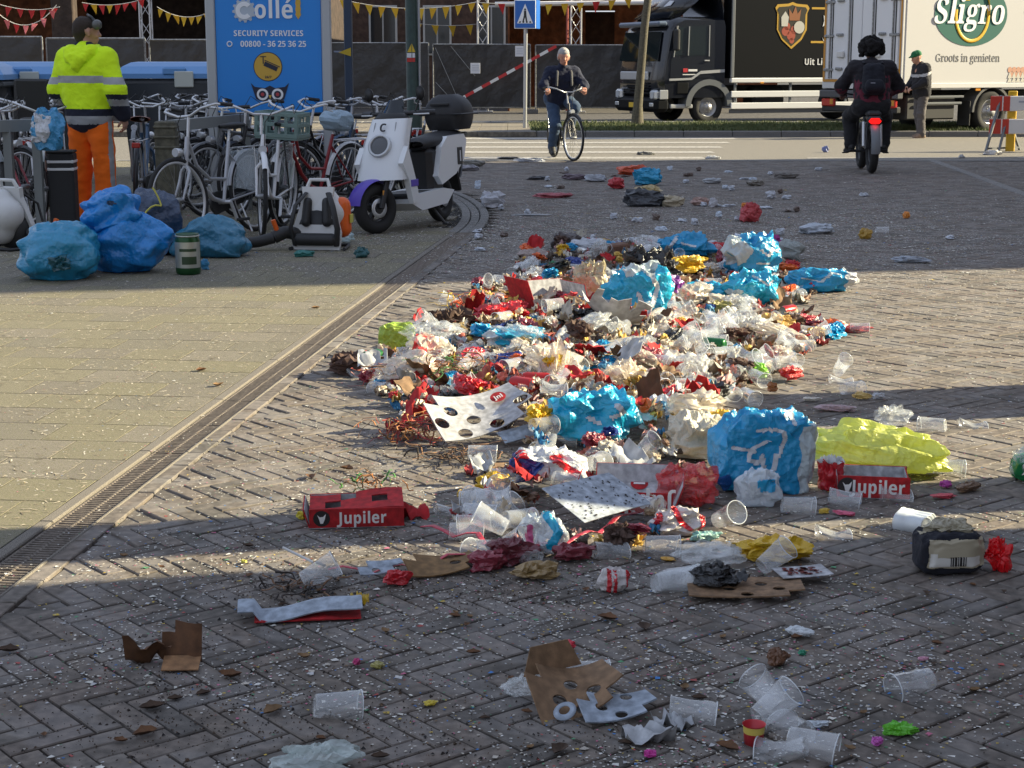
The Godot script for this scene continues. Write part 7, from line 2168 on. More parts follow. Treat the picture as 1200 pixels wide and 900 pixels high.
func cup(at: Vector3, yaw: float, v: int, label: String, group := "", pose := 0, m: Material = null) -> Node3D: # pose 0 lying, 1 upside down, 2 tilted
	var t := thing("plastic_cup", label, "cup", at, 0.0, group)
	var b := Basis(Vector3.UP, yaw)
	var flat_k: float = [1.0, 1.0, 0.9, 0.75, 0.95, 0.62, 0.85, 1.0][v % 8]
	if pose == 0:
		t.basis = b * Basis(Vector3.BACK, -PI * 0.5 - 0.11) * Basis(Vector3.UP, PI * 0.5)
		t.position += v3(0, 0.028 * flat_k, 0) + b * v3(-0.053, 0, 0)
	elif pose == 1:
		t.basis = b * Basis(Vector3.RIGHT, PI)
		t.position.y += 0.118
	else:
		t.basis = b * Basis(Vector3.BACK, -1.1)
		t.position += v3(0, 0.025, 0) + b * v3(-0.04, 0, 0)
	t.basis = t.basis * Basis.from_scale(Vector3.ONE * 0.9)
	put("wall", cup_mesh(v), m if m else cup_mat(), t)
	put("rim", cup_rim(v), m if m else clear("cup_rim", 0.6, Color(0.95, 0.97, 0.98), false, 0.1), t)
	return t
func piece(called: String, label: String, cat: String, at: Vector3, turn: float, m: Mesh, material: Material, group := "") -> MeshInstance3D:
	var o := put(called, m, material)
	o.position = at
	o.rotation.y = turn
	tag(o, label, cat, group)
	return o
func scrap_mesh(seed_: int, w: float, d: float, fold := 0.6, thick := 0.002, rough := 0.02) -> ArrayMesh: # a torn, folded bit of card or paper
	var key := "scrap%d_%s_%s_%s" % [seed_, w, d, fold]
	if shared.has(key): return shared[key]
	var n := noise(seed_, 6.0 / maxf(w, d) * 0.4)
	var r := RandomNumberGenerator.new()
	r.seed = seed_ * 7 + 1
	var ang := r.randf() * PI
	var ax := v2(cos(ang), sin(ang))
	var off := r.randf_range(-0.2, 0.2) * w
	var f2 := r.randf_range(-1.0, 1.0) * fold
	var ax2 := v2(-ax.y, ax.x).rotated(r.randf_range(-0.5, 0.5))
	var fn := func(p: Vector2) -> Vector3:
		var e := p.dot(ax) - off
		var y := maxf(e, 0.0) * fold + maxf(-e, 0.0) * fold * 0.25 + maxf(p.dot(ax2) - 0.1 * w, 0.0) * absf(f2)
		return v3(p.x * (1.0 - 0.15 * fold), y + n.get_noise_2dv(p) * rough * 2.0 + 0.006 + thick, p.y * (1.0 - 0.1 * fold))
	var t := PackedVector2Array()
	var nx := 8
	var ny := 6
	for j in ny:
		for i in nx:
			var cx := (i + 0.5) / nx - 0.5
			var cy := (j + 0.5) / ny - 0.5
			if n.get_noise_2d(cx * 18.0 * w, cy * 18.0 * d + 70.0) > 1.15 - 1.15 * (absf(cx) + absf(cy)): continue
			var q := [v2(i, j), v2(i + 1, j), v2(i + 1, j + 1), v2(i, j + 1)]
			for k in [0, 1, 2, 0, 2, 3]:
				var c: Vector2 = q[k]
				t.append(v2((c.x / nx - 0.5) * w, (c.y / ny - 0.5) * d))
	shared[key] = sheet(t, fn, thick)
	return shared[key]
func tangle(label: String, at: Vector3, r: float, h: float, n: int, ms: Array) -> void: # paper streamers in a heap
	var t := thing("streamers", label, "streamers", at)
	for k in ms.size():
		var s := sh()
		for i in n:
			var a := rng.randf() * TAU
			var p := v3(cos(a) * r * sqrt(rng.randf()), rng.randf() * h, sin(a) * r * sqrt(rng.randf()) * 0.8)
			var d := v3(rng.randf_range(-1, 1), rng.randf_range(-0.3, 0.5), rng.randf_range(-1, 1)).normalized()
			var pts := []
			for j in 9:
				pts.append(p)
				d = (d + v3(rng.randf_range(-1, 1), rng.randf_range(-0.7, 0.6), rng.randf_range(-1, 1)) * 0.8).normalized()
				p += d * r * 0.13
				p.y = clampf(p.y, 0.006, h)
			s.tube(pts, 0.0034, 4, false, 0.3)
		put("streamer_strands", s.mesh(), ms[k], t).set_meta("kind", "stuff")
func can(at: Vector3, yaw: float, m: Material, label: String, group := "") -> void:
	var t := thing("drink_can", label, "can", at + v3(0, 0.031, 0), 0.0, group)
	t.basis = Basis(Vector3.UP, yaw) * Basis(Vector3.BACK, -PI * 0.5)
	put("body", sh().lathe([v2(0, -0.056), v2(0.022, -0.058), v2(0.03, -0.05), v2(0.032, -0.042), v2(0.031, 0.0), v2(0.032, 0.042), v2(0.027, 0.055), v2(0.027, 0.058)], 20).mesh(), m, t)
	put("lid", sh().lathe([v2(0.027, 0.058), v2(0.0245, 0.054), v2(0, 0.054)], 20).mesh(), mats["keg_silver"], t)
func carton(label: String, at: Vector3, turn: float, w: float, d: float, h: float, o := {}) -> Node3D:
	var red := card("carton_red", 0.66, 0.022, 0.028)
	var white := card("carton_white", 0.66, 0.66, 0.68)
	var ink := paint("carton_ink", 0.02, 0.015, 0.015, 0.6)
	var wm := paint("carton_print", 0.78, 0.76, 0.74, 0.7)
	var t := thing("beer_carton", label, "carton", at, turn)
	put("base", sh().box(v3(0, 0.004, 0), v3(w, 0.005, d)).mesh(), white, t)
	for k in 4:
		var L := w if k % 2 == 0 else d
		var e := (d if k % 2 == 0 else w) * 0.5
		var lean: float = (o.get("lean", [0.05, -0.1, 0.2, 0.12]) as Array)[k]
		var hk: float = h * (o.get("tall", [1.0, 1.0, 1.0, 1.0]) as Array)[k]
		var b := Basis(Vector3.UP, PI * 0.5 * k) * Basis(Vector3.RIGHT, lean)
		var foot := Basis(Vector3.UP, PI * 0.5 * k) * v3(0, 0.004, e)
		var p := put("side_panel", sh().box(foot + b * v3(0, hk * 0.5, 0), v3(L, hk, 0.004), 0.001, b).mesh(), red, t)
		put("lining", sh().box(foot + b * v3(0, hk * 0.5, -0.0036), v3(L - 0.006, hk - 0.004, 0.002), 0.0, b).mesh(), white, p)
		if k == 0 and o.get("words", true):
			var f: Transform3D = Transform3D(b, foot + b * v3(w * 0.06, hk * 0.5, 0.003))
			if o.get("flip", false): f.basis = f.basis * Basis(Vector3.BACK, PI)
			lettering(o.get("word", "Jupiler"), h * 0.6, wm, p, Transform3D(f.basis * Basis.from_scale(v3(0.9, 1, 1)), f.origin), 0.002)
			if o.get("emblem", true):
				put("emblem", sh().disc(foot + b * v3(-w * 0.37, hk * 0.5, 0.003), b.z, h * 0.42, 22).mesh(), ink, p)
				put("emblem_bull", sh().prism(PackedVector2Array([v2(-0.5, 0.5), v2(-0.2, 0.2), v2(0.2, 0.25), v2(0.5, 0.6), v2(0.4, 0.0), v2(0.15, -0.6), v2(-0.15, -0.6), v2(-0.3, 0.0)]), 0.0, 0.001, Transform3D(b * Basis.from_scale(v3(h * 0.42, h * 0.42, 1)), foot + b * v3(-w * 0.37, hk * 0.5, 0.004))).mesh(), wm, p)
	if o.get("top", false):   # carrier top with two round openings
		var hs := {Vector2i(1, 1): 0.036, Vector2i(4, 1): 0.036}
		put("top_panel", sheet(cells(6, 3, w / 6.0, hs, func(i: int, j: int) -> bool: return i == 2 and j == 0), func(q: Vector2) -> Vector3: return v3(q.x, h + 0.012 * sin(q.x * 14.0) - 0.02 * (q.y / d), q.y * d / (w * 0.5)), 0.004), red, t)
	return t
func holed_card(called: String, label: String, cat: String, at: Vector3, basis_: Basis, nx: int, ny: int, cell: float, r: float, holes: Array, m: Material, bend: float, back: Material = null) -> Node3D:
	var hs := {}
	for h in holes: hs[h] = r
	var fn := func(p: Vector2) -> Vector3: return v3(p.x, bend * (p.x * p.x * 2.2 + 0.35 * sin(p.y * 9.0) * p.x) + 0.004, p.y)
	var t := thing(called, label, cat, at)
	t.basis = basis_
	put("card", sheet(cells(nx, ny, cell, hs, func(i: int, j: int) -> bool: return (i + j == 0) or (i == nx - 1 and j == ny - 1)), fn, 0.004), m, t)
	return t
func mound(p: Vector3) -> float:
	var y := 0.0
	for k in [[740, 305, 0.09, 0.7], [690, 345, 0.10, 0.7], [600, 385, 0.07, 0.45], [660, 420, 0.13, 0.75], [760, 400, 0.08, 0.6], [650, 490, 0.11, 0.5], [780, 500, 0.08, 0.5], [650, 600, 0.07, 0.4], [880, 560, 0.04, 0.4]]:
		var c := g(k[0], k[1])
		y += k[2] * exp(-((p.x - c.x) ** 2 + ((p.z - c.z) * 0.6) ** 2) / (k[3] * k[3]))
	return minf(y, 0.2)
func on(px: float, py: float, lift := 0.0) -> Vector3:
	return g(px, py) + v3(0, lift, 0)
func leaf_mesh(k: int) -> ArrayMesh:
	var key := "leaf%d" % k
	if shared.has(key): return shared[key]
	var r := RandomNumberGenerator.new()
	r.seed = 90 + k
	var c := r.randf_range(4.0, 16.0)
	var w := r.randf_range(-14.0, 14.0)
	var t := PackedVector2Array()
	for i in 6:
		for s in [-1.0, 1.0]:
			var a := v2(-0.03 + i * 0.01, 0)
			var b := v2(-0.02 + i * 0.01, 0)
			var wa: float = s * 0.016 * sin(PI * i / 6.0) * (1.0 + 0.25 * (i % 2))
			var wb: float = s * 0.016 * sin(PI * (i + 1) / 6.0) * (1.0 + 0.25 * ((i + 1) % 2))
			for q in [a, b, b + v2(0, wb), a, b + v2(0, wb), a + v2(0, wa)]: t.append(snap2(q))
	shared[key] = sheet(t, func(p: Vector2) -> Vector3: return v3(p.x, 0.004 + c * p.x * p.x + absf(p.y) * 0.7 + w * p.x * p.y, p.y), 0.0009)
	return shared[key]
func stroke(lines: Array, w: float) -> Variant: # a mask on a bag's front: near any of the polylines (x from -0.5 to 0.5, y from 0 to 1)
	return func(q: Vector3) -> bool:
		if q.z < -0.1: return false
		var p := v2(q.x, q.y)
		for l in lines:
			for i in l.size() - 1:
				if Geometry2D.get_closest_point_to_segment(p, l[i], l[i + 1]).distance_to(p) < w: return true
		return false
func region(x0: float, x1: float, y0: float, y1: float, wave := 0.03) -> Variant:
	return func(q: Vector3) -> bool: return q.z > -0.3 and q.x > x0 + wave * sin(q.y * 17.0) and q.x < x1 + wave * sin(q.y * 13.0) and q.y > y0 + wave * sin(q.x * 21.0) and q.y < y1 + wave * sin(q.x * 15.0)
func bag(label: String, px: float, py: float, w: float, h: float, d: float, turn: float, m: Material, seed_: int, o := {}, tilt := 0.0, lift := 0.0) -> Node3D:
	var t := thing("plastic_bag", label, "bag", on(px, py, lift), turn)
	if tilt != 0.0: t.rotation.z = tilt
	put("bag", crumple(w, h, d, seed_, o), m, t)
	for pr in o.get("prints", []):
		var q: Dictionary = o.duplicate()
		q["mask"] = pr[0]
		q["grow"] = 0.004
		put("print", crumple(w, h, d, seed_, q), pr[1], t)
	return t
func build_litter() -> void:
	heap_bags()
	heap_cards()
	heap_cups()
	near_pieces()
	far_pieces()
	heap_filler()
func heap_bags() -> void:
	var shop := foil("bag_shop_blue", 0.01, 0.33, 0.62, 0.28, 0.35)
	var shop2 := foil("bag_shop_cyan", 0.015, 0.42, 0.66, 0.26, 0.35)
	var white := foil("bag_white", 0.62, 0.64, 0.66, 0.35, 0.3)
	var pale := foil("bag_pale", 0.50, 0.58, 0.60, 0.35, 0.3)
	var lime := foil("bag_lime", 0.60, 0.64, 0.17, 0.30, 0.6)
	var black := foil("bag_black", 0.010, 0.010, 0.011, 0.2, 0.0, true)
	var navy := foil("wrap_navy", 0.02, 0.05, 0.26, 0.25, 0.1)
	var cream := foil("bag_cream", 0.62, 0.58, 0.47, 0.5, 0.3, true)
	var yellow := foil("bag_yellow", 0.72, 0.46, 0.02, 0.35, 0.3)
	var purple := foil("wrap_purple", 0.20, 0.03, 0.26, 0.3, 0.1)
	var red := foil("wrap_red", 0.56, 0.02, 0.03, 0.25, 0.2)
	var orange := foil("wrap_orange", 0.75, 0.14, 0.02, 0.35, 0.2)
	var film := clear("film_clear", 0.2, Color(0.94, 0.96, 0.96), true, 0.14)
	var shop_dark := foil("bag_shop_deep", 0.01, 0.10, 0.36, 0.28, 0.2)
	var milky := clear("film_milky", 0.58, Color(0.88, 0.92, 0.95), true, 0.16)
	var pink := foil("wrap_pink", 0.62, 0.10, 0.25, 0.3, 0.2)
	var letter_a := [[v2(-0.12, 0.78), v2(0.01, 0.81), v2(0.12, 0.78), v2(0.145, 0.7), v2(0.055, 0.33)], [v2(-0.03, 0.65), v2(-0.17, 0.55), v2(-0.2, 0.44), v2(-0.11, 0.38), v2(-0.055, 0.48), v2(-0.045, 0.35)], [v2(-0.34, 0.57), v2(-0.14, 0.53)], [v2(0.16, 0.95), v2(0.24, 0.97), v2(0.23, 0.88)]]
	bag("upright blue shopping bag with large white curved letters, tallest near the lime bag", 890, 572, 0.36, 0.275, 0.2, 0.12, shop, 101, {"amp": 0.17, "nu": 90, "nv": 56, "mu": 400, "mv": 210, "square": 0.5, "prints": [[stroke(letter_a, 0.021), white], [region(0.3, 0.6, -1, 0.86, 0.02), pale], [region(-0.6, -0.36, -1, 0.2, 0.04), shop_dark]]}, -0.05, 0)
	bag("glossy blue shopping bag lying in the middle of the heap beside the tall clear bag", 697, 520, 0.345, 0.2, 0.24, 0.1, shop2, 102, {"amp": 0.22, "nu": 80, "nv": 46, "square": 0.65, "freq": 1.7, "prints": [[stroke([[v2(0.2, 0.75), v2(0.26, 0.6), v2(0.14, 0.52)], [v2(-0.1, 0.5), v2(-0.02, 0.42)]], 0.035), white]]}, 0, 0.02)
	bag("pale topped blue shopping bag standing up behind the folded white paper", 746, 382, 0.4, 0.33, 0.26, -0.2, shop2, 103, {"amp": 0.2, "nu": 72, "nv": 44, "prints": [[stroke([[v2(0.22, 0.85), v2(0.3, 0.6), v2(0.24, 0.3)], [v2(0.05, 0.5), v2(0.12, 0.3)]], 0.03), white], [region(-0.5, 0.3, 0.82, 2, 0.05), pale]]}, 0, 0.03)
	bag("blue shopping bag with grey clear end at the back of the heap", 884, 324, 0.44, 0.29, 0.28, 0.3, shop, 104, {"amp": 0.22, "nu": 72, "nv": 42, "prints": [[stroke([[v2(0, 0.6), v2(0.1, 0.45), v2(0.2, 0.6), v2(0.3, 0.5)], [v2(-0.05, 0.3), v2(0.15, 0.25)]], 0.022), white], [region(-0.6, -0.16, 0.3, 2, 0.04), pale]]}, 0.1, 0.02)
	bag("crumpled blue shopping bag with white handle behind the black bag", 806, 308, 0.45, 0.19, 0.26, -0.1, shop, 105, {"amp": 0.3, "nu": 64, "nv": 38, "prints": [[stroke([[v2(-0.3, 0.4), v2(-0.18, 0.8)], [v2(-0.1, 0.6), v2(0.1, 0.5)]], 0.03), white]]}, 0, 0.04)
	bag("bright blue shopping bag filled with clear cups right of centre in the heap", 879, 361, 0.34, 0.23, 0.26, 0.2, shop2, 106, {"amp": 0.26, "nu": 64, "nv": 38, "prints": [[region(-0.5, -0.2, -1, 0.45, 0.06), pale], [stroke([[v2(0, 0.8), v2(0.2, 0.6), v2(0.3, 0.7)]], 0.02), white]]}, 0, 0.01)
	bag("long blue shopping bag with a white end pointing right at the heap's edge", 962, 341, 0.47, 0.155, 0.22, 0.05, shop, 107, {"amp": 0.2, "nu": 64, "nv": 38, "square": 0.7, "prints": [[region(0.3, 0.6, -1, 2, 0.03), white], [stroke([[v2(-0.3, 0.6), v2(-0.05, 0.45), v2(0.1, 0.8), v2(0.2, 0.75)]], 0.022), pale]]}, 0, 0)
	bag("flat blue plastic bag with a pale corner, left of the tall clear bag", 606, 430, 0.35, 0.09, 0.18, 0.15, shop2, 108, {"amp": 0.32, "nu": 48, "nv": 30, "prints": [[region(-0.6, -0.28, -1, 2, 0.05), pale]]}, 0, 0.1)
	bag("torn blue shopping bag lying flat between the purple film and cup filled bag", 832, 358, 0.34, 0.1, 0.22, 0.1, shop2, 109, {"amp": 0.36, "nu": 48, "nv": 30}, 0, 0.04)
	bag("lime yellow translucent bag stretched out right of the lettered blue bag", 1028, 556, 0.5, 0.155, 0.22, -0.2, lime, 110, {"amp": 0.22, "nu": 64, "nv": 38, "freq": 1.4}, -0.1, 0.02)
	bag("shiny black rubbish bag at the back of the heap, left of the yellow wrapper", 762, 344, 0.4, 0.26, 0.28, 0, black, 111, {"amp": 0.4, "nu": 56, "nv": 34, "freq": 2}, 0, 0.03)
	bag("purple plastic film bulging out below the black bag", 782, 353, 0.22, 0.15, 0.18, 0.2, purple, 112, {"amp": 0.22, "nu": 48, "nv": 30}, 0, 0.02)
	bag("yellow plastic wrapper propped beside the black bag", 806, 328, 0.26, 0.12, 0.14, 0.2, yellow, 113, {"amp": 0.4, "nu": 48, "nv": 30, "sag": -0.2}, 0, 0.05)
	bag("cream crumpled sack behind the lettered blue shopping bag", 822, 538, 0.27, 0.17, 0.22, 0.2, cream, 114, {"amp": 0.3, "nu": 56, "nv": 34}, 0, 0.01)
	bag("tall clear plastic bag standing like a peak in the heap's middle", 652, 476, 0.22, 0.27, 0.2, 0.2, clear("film_peak", 0.5, Color(0.94, 0.90, 0.85), true, 0.16), 115, {"amp": 0.34, "nu": 56, "nv": 36, "square": 1.5, "freq": 2}, 0, 0.03)
	bag("wide clear plastic film spread right of the tall clear bag", 724, 476, 0.33, 0.18, 0.24, 0.1, clear("film_warm", 0.42, Color(0.95, 0.91, 0.84), true, 0.16), 116, {"amp": 0.4, "nu": 56, "nv": 34, "freq": 2}, 0.1, 0.02)
	bag("white crumpled pack with an orange red cap right of the glossy blue bag", 772, 510, 0.17, 0.14, 0.15, 0, white, 117, {"amp": 0.3, "nu": 48, "nv": 30, "prints": [[region(-0.42, -0.05, 0.55, 0.85, 0.03), orange]]}, 0, 0.02)
	bag("dark blue foil scrap behind the pack with the red cap", 765, 471, 0.12, 0.08, 0.08, 0.3, navy, 118, {"amp": 0.4, "nu": 48, "nv": 30}, 0, 0.03)
	bag("small dark blue foil pack standing on the bricks right of the heap", 804, 485, 0.075, 0.08, 0.06, 0.1, navy, 119, {"amp": 0.3, "nu": 48, "nv": 30}, 0, 0)
	bag("red white and blue crumpled bag in front of the holed white tray", 642, 574, 0.285, 0.12, 0.18, 0.1, white, 120, {"amp": 0.28, "nu": 64, "nv": 36, "prints": [[stroke([[v2(0.05, 0.8), v2(0.2, 0.5), v2(0.4, 0.25)]], 0.06), red], [region(-0.45, -0.12, 0.1, 0.75, 0.05), navy], [stroke([[v2(-0.5, 0.1), v2(-0.45, 0.5), v2(-0.3, 0.85)]], 0.05), red]]}, 0, 0.03)
	bag("clear red tinted bag spilling between open carton and lettered bag", 806, 590, 0.22, 0.13, 0.17, -0.4, clear("film_red", 0.5, Color(0.86, 0.16, 0.16), true, 0.16), 121, {"amp": 0.32, "nu": 48, "nv": 30}, 0, 0)
	bag("clear plastic carrier with a cut handle in front of the lettered bag", 888, 592, 0.165, 0.13, 0.1, 0.05, milky, 122, {"amp": 0.2, "nu": 48, "nv": 30, "square": 0.7, "prints": [[region(-0.05, 0.28, 0.42, 0.72, 0.01), shop]]}, 0, 0)
	bag("clear bag with a teal printed corner among the near cups", 637, 648, 0.15, 0.125, 0.12, 0.2, milky, 123, {"amp": 0.24, "nu": 48, "nv": 30, "square": 0.8, "prints": [[stroke([[v2(0.05, 0.9), v2(0.22, 0.6), v2(0.05, 0.3)]], 0.09), shop2], [stroke([[v2(-0.3, 0.7), v2(-0.3, 0.35)]], 0.06), pink]]}, 0, 0)
	bag("red crumpled crisp bag beside the lettered blue bag", 973, 574, 0.09, 0.115, 0.07, 0, red, 124, {"amp": 0.28, "nu": 48, "nv": 30, "prints": [[region(-0.6, 0.6, 0.82, 2, 0.03), white], [region(0.2, 0.6, -1, 0.5, 0.05), white]]}, 0, 0)
	bag("yellow plastic bag crumpled near the nested cups", 905, 656, 0.235, 0.075, 0.12, 0.05, yellow, 125, {"amp": 0.38, "nu": 52, "nv": 28}, 0, 0)
	bag("red foil bag lying right of the black package", 1168, 669, 0.085, 0.105, 0.08, 0.4, clear("film_redfoil", 0.85, Color(0.9, 0.05, 0.10), true, 0.12), 126, {"amp": 0.42, "nu": 48, "nv": 30, "square": 1.2}, 0, 0)
	bag("clear plastic film between the nested cups and yellow bag", 832, 665, 0.22, 0.075, 0.11, 0.2, film, 127, {"amp": 0.42, "nu": 48, "nv": 30}, 0, 0)
	bag("clear crumpled bottle bag right of the lime bag, in the dark strip", 1046, 499, 0.16, 0.09, 0.09, 0.2, film, 128, {"amp": 0.42, "nu": 48, "nv": 30}, 0, 0)
	bag("clear plastic bag at the very bottom edge of the picture", 372, 902, 0.2, 0.06, 0.09, 0.2, clear("film_bottom", 0.42, Color(0.84, 0.89, 0.88), true, 0.16), 129, {"amp": 0.45, "nu": 52, "nv": 28}, 0, 0)
	bag("clear crushed film left of the brown carton carrier", 616, 812, 0.12, 0.045, 0.07, 0.4, film, 130, {"amp": 0.45, "nu": 48, "nv": 30}, 0, 0)
	var t := thing("food_package", "black food package with a beige label and bar code, right of the lids", "package", on(1110, 668), 0.12)
	var po := {"square": 0.5, "amp": 0.10, "nu": 60, "nv": 36}
	put("tray", crumple(0.205, 0.125, 0.15, 131, po), foil("pack_black", 0.012, 0.012, 0.014, 0.22, 0.0), t)
	for k in [[region(-0.40, 0.42, 0.22, 0.86, 0.01), 0.003, paint("label_beige", 0.42, 0.37, 0.26, 0.5)], [region(-0.38, 0.34, 0.26, 0.52, 0.01), 0.004, paint("label_white", 0.66, 0.64, 0.58, 0.5)]]:
		po["mask"] = k[0]
		po["grow"] = k[1]
		put("label", crumple(0.205, 0.125, 0.15, 131, po), k[2], t)
	for i in 9: put("bar_code", sh().box(v3(-0.022 + i * 0.0052 + 0.0012 * (i % 3), 0.049, 0.0795), v3(0.0016 + 0.0012 * (i % 2), 0.026, 0.006)).mesh(), paint("carton_ink", 0.02, 0.015, 0.015, 0.6), t)
	put("top_film", crumple(0.16, 0.045, 0.10, 132, {"amp": 0.3}), foil("film_beige", 0.34, 0.30, 0.20, 0.2, 0.1, true), t, Transform3D(Basis.IDENTITY, v3(0.0, 0.10, -0.02)))
	t = thing("bottle_pack", "green printed bottle pack with clear film at the right edge", "bottle", on(1207, 562), 0.1)
	put("bottle", crumple(0.14, 0.09, 0.1, 134, {"amp": 0.12, "square": 0.6, "facet": false}), paint("bottle_green", 0.01, 0.16, 0.05, 0.12), t)
	put("print", crumple(0.14, 0.09, 0.1, 134, {"amp": 0.12, "square": 0.6, "grow": 0.002, "mask": region(-0.3, 0.1, 0.3, 0.7)}), paint("carton_print", 0.78, 0.76, 0.74, 0.7), t)
	put("film", crumple(0.15, 0.12, 0.13, 133, {"amp": 0.25}), film, t)
func heap_cards() -> void:
	var white := card("carton_white", 0.66, 0.66, 0.68)
	var grey := card("card_grey_blue", 0.52, 0.60, 0.70)
	var tan := card("card_tan", 0.36, 0.22, 0.12)
	var brown := card("card_brown", 0.17, 0.075, 0.03)
	var red := card("carton_red", 0.66, 0.022, 0.028)
	var ink := paint("carton_ink", 0.02, 0.015, 0.015, 0.6)
	carton("red beer carton with white name on its long side, left of the near litter", on(418, 610), 0.10, 0.30, 0.18, 0.064, {"top": true, "lean": [0.12, -0.2, 0.1, 0.3]})
	piece("carton_flap", "torn red flap hanging off the left carton's right end", "card", on(478, 606), 0.3, scrap_mesh(360, 0.14, 0.09, 0.7, 0.003), red)
	carton("open beer carton, white inside with a red round print, amid the near litter", on(742, 592), -0.12, 0.27, 0.24, 0.10, {"flip": true, "emblem": false, "lean": [-0.15, 0.35, 0.45, 0.5], "tall": [0.7, 1.0, 1.1, 1.0]})
	var rp := thing("card_insert", "white card with two red round prints inside the open carton", "card", on(744, 580, 0.03), -0.1)
	rp.rotation.x = 0.5
	put("card", sheet(cells(6, 4, 0.038, {}), func(p: Vector2) -> Vector3: return v3(p.x, 0.01 + p.x * p.x, p.y), 0.003), white, rp)
	for k in [[-0.07, 0.02, 0.022], [0.015, 0.0, 0.03]]:
		put("red_print", sh().disc(v3(k[0], 0.0145 + k[0] * k[0], k[1]), v3(0, 1, 0), k[2], 20).mesh(), red, rp)
		put("red_print", sh().box(v3(k[0], 0.0155 + k[0] * k[0], k[1]), v3(k[2] * 1.3, 0.001, 0.008)).mesh(), paint("carton_print", 0.78, 0.76, 0.74, 0.7), rp)
	carton("red beer carton pinned under the lime yellow bag", on(1022, 578), -0.16, 0.24, 0.16, 0.075, {"word": "Jupiler", "lean": [0.0, -0.1, 0.1, 0.1]})
	carton("torn red beer carton standing open at the back left of the heap", on(648, 376, 0.05), 0.5, 0.34, 0.28, 0.17, {"words": false, "lean": [0.5, -0.25, 0.3, 0.35], "tall": [0.7, 1.0, 1.0, 1.3]})
	carton("flattened red beer carton with white name below the upright blue bag", on(722, 396, 0.10), -0.08, 0.33, 0.14, 0.06, {"emblem": false, "lean": [0.3, -0.2, 0.3, 0.3]})
	var strip := thing("carton_flap", "red carton flap with white letters at the far left of the heap", "card", on(563, 356), -0.5)
	put("flap", scrap_mesh(301, 0.2, 0.1, 0.5), red, strip)
	lettering("Jup", 0.05, paint("carton_print", 0.78, 0.76, 0.74, 0.7), strip, Transform3D(Basis(Vector3.RIGHT, -0.9), v3(0, 0.035, 0.05)), 0.002)
	var b := Basis(Vector3.UP, 0.5) * Basis(Vector3.RIGHT, 0.34) * Basis(Vector3.BACK, 0.16)
	var hc := holed_card("carton_tray", "big white carton tray with round can holes and a red logo", "carton", on(560, 515, 0.10), b, 6, 4, 0.068, 0.029, [Vector2i(1, 1), Vector2i(2, 2), Vector2i(0, 2), Vector2i(1, 3), Vector2i(3, 3), Vector2i(5, 2)], white, 0.5)
	put("red_logo", sh().disc(v3(0.105, 0.034, -0.035), v3(-0.2, 1, 0).normalized(), 0.032, 22).mesh(), red, hc)
	lettering("jnl", 0.022, paint("carton_print", 0.78, 0.76, 0.74, 0.7), hc, Transform3D(Basis(v3(1, 0.2, 0).normalized(), v3(0, 0, -1), v3(-0.2, 1, 0).normalized()), v3(0.105, 0.0365, -0.032)), 0.002)
	put("side_flap", sheet(cells(5, 2, 0.04, {}), func(p: Vector2) -> Vector3: return v3(p.x + 0.12, -0.012 - absf(p.y) * 0.2, p.y + 0.16), 0.004), grey, hc)
	var specks := sh().flat()
	for i in 26: specks.disc(v3(rng.randf_range(-0.15, 0.17), 0.0, rng.randf_range(-0.12, 0.12)) + v3(0, 0.045, 0), Vector3.UP, rng.randf_range(0.001, 0.003), 6)
	holed_card("holed_card", "brown card with oval holes half under the holed white tray", "card", on(600, 553, 0.012), Basis(Vector3.UP, 0.3), 5, 3, 0.05, 0.019, [Vector2i(1, 1), Vector2i(3, 1), Vector2i(2, 0)], tan, 0.15)
	holed_card("holed_card", "pointed brown card with one oval hole, left of the near cups", "card", on(517, 668, 0.012), Basis(Vector3.UP, 0.35) * Basis(Vector3.RIGHT, 0.12), 5, 3, 0.044, 0.017, [Vector2i(3, 1)], card("card_ochre", 0.33, 0.19, 0.075), 0.6)
	holed_card("holed_card", "tan holed card lying under the black foil, beside the nested cups", "card", on(873, 695, 0.014), Basis(Vector3.UP, -0.05), 7, 4, 0.046, 0.018, [Vector2i(2, 2), Vector2i(4, 1), Vector2i(5, 2), Vector2i(3, 3)], tan, 0.12)
	var pc := piece("printed_card", "white card end with a dark red printed picture, right of the black foil", "card", on(940, 681, 0.016), 0.2, sheet(cells(3, 2, 0.05, {}), func(p: Vector2) -> Vector3: return v3(p.x, 0.012 + 0.6 * maxf(p.x, 0.0) ** 2, p.y), 0.002), white)
	var pr := sh().flat()
	for i in 60: pr.disc(v3(rng.randf_range(-0.05, 0.05), 0.0, rng.randf_range(-0.03, 0.03)) + v3(0, 0.0145 + 0.0016, 0), Vector3.UP, rng.randf_range(0.003, 0.008), 7)
	put("printed_picture", pr.mesh(), card("print_maroon", 0.28, 0.04, 0.03), pc)
	var bf := thing("black_foil", "shiny black crumpled foil on the tan holed card", "foil", on(836, 694, 0.02), -0.2)
	put("foil", crumple(0.13, 0.06, 0.09, 310, {"amp": 0.35}), foils_black(), bf)
	put("foil_tail", scrap_mesh(311, 0.09, 0.05, 0.9), foils_black(), bf, Transform3D(Basis(Vector3.UP, 0.6), v3(0.06, 0.0, -0.02)))
	var fb := Basis(Vector3.UP, 0.35) * Basis(Vector3.RIGHT, 0.32) * Basis(Vector3.BACK, 0.12)
	var cr := holed_card("carton_carrier", "folded brown carton carrier with round holes, biggest card in the foreground", "carton", on(672, 826, 0.03), fb, 5, 4, 0.042, 0.0165, [Vector2i(2, 1), Vector2i(1, 2), Vector2i(3, 2), Vector2i(2, 3)], tan, 1.4)
	put("card_end", holed_end(), tan, cr)
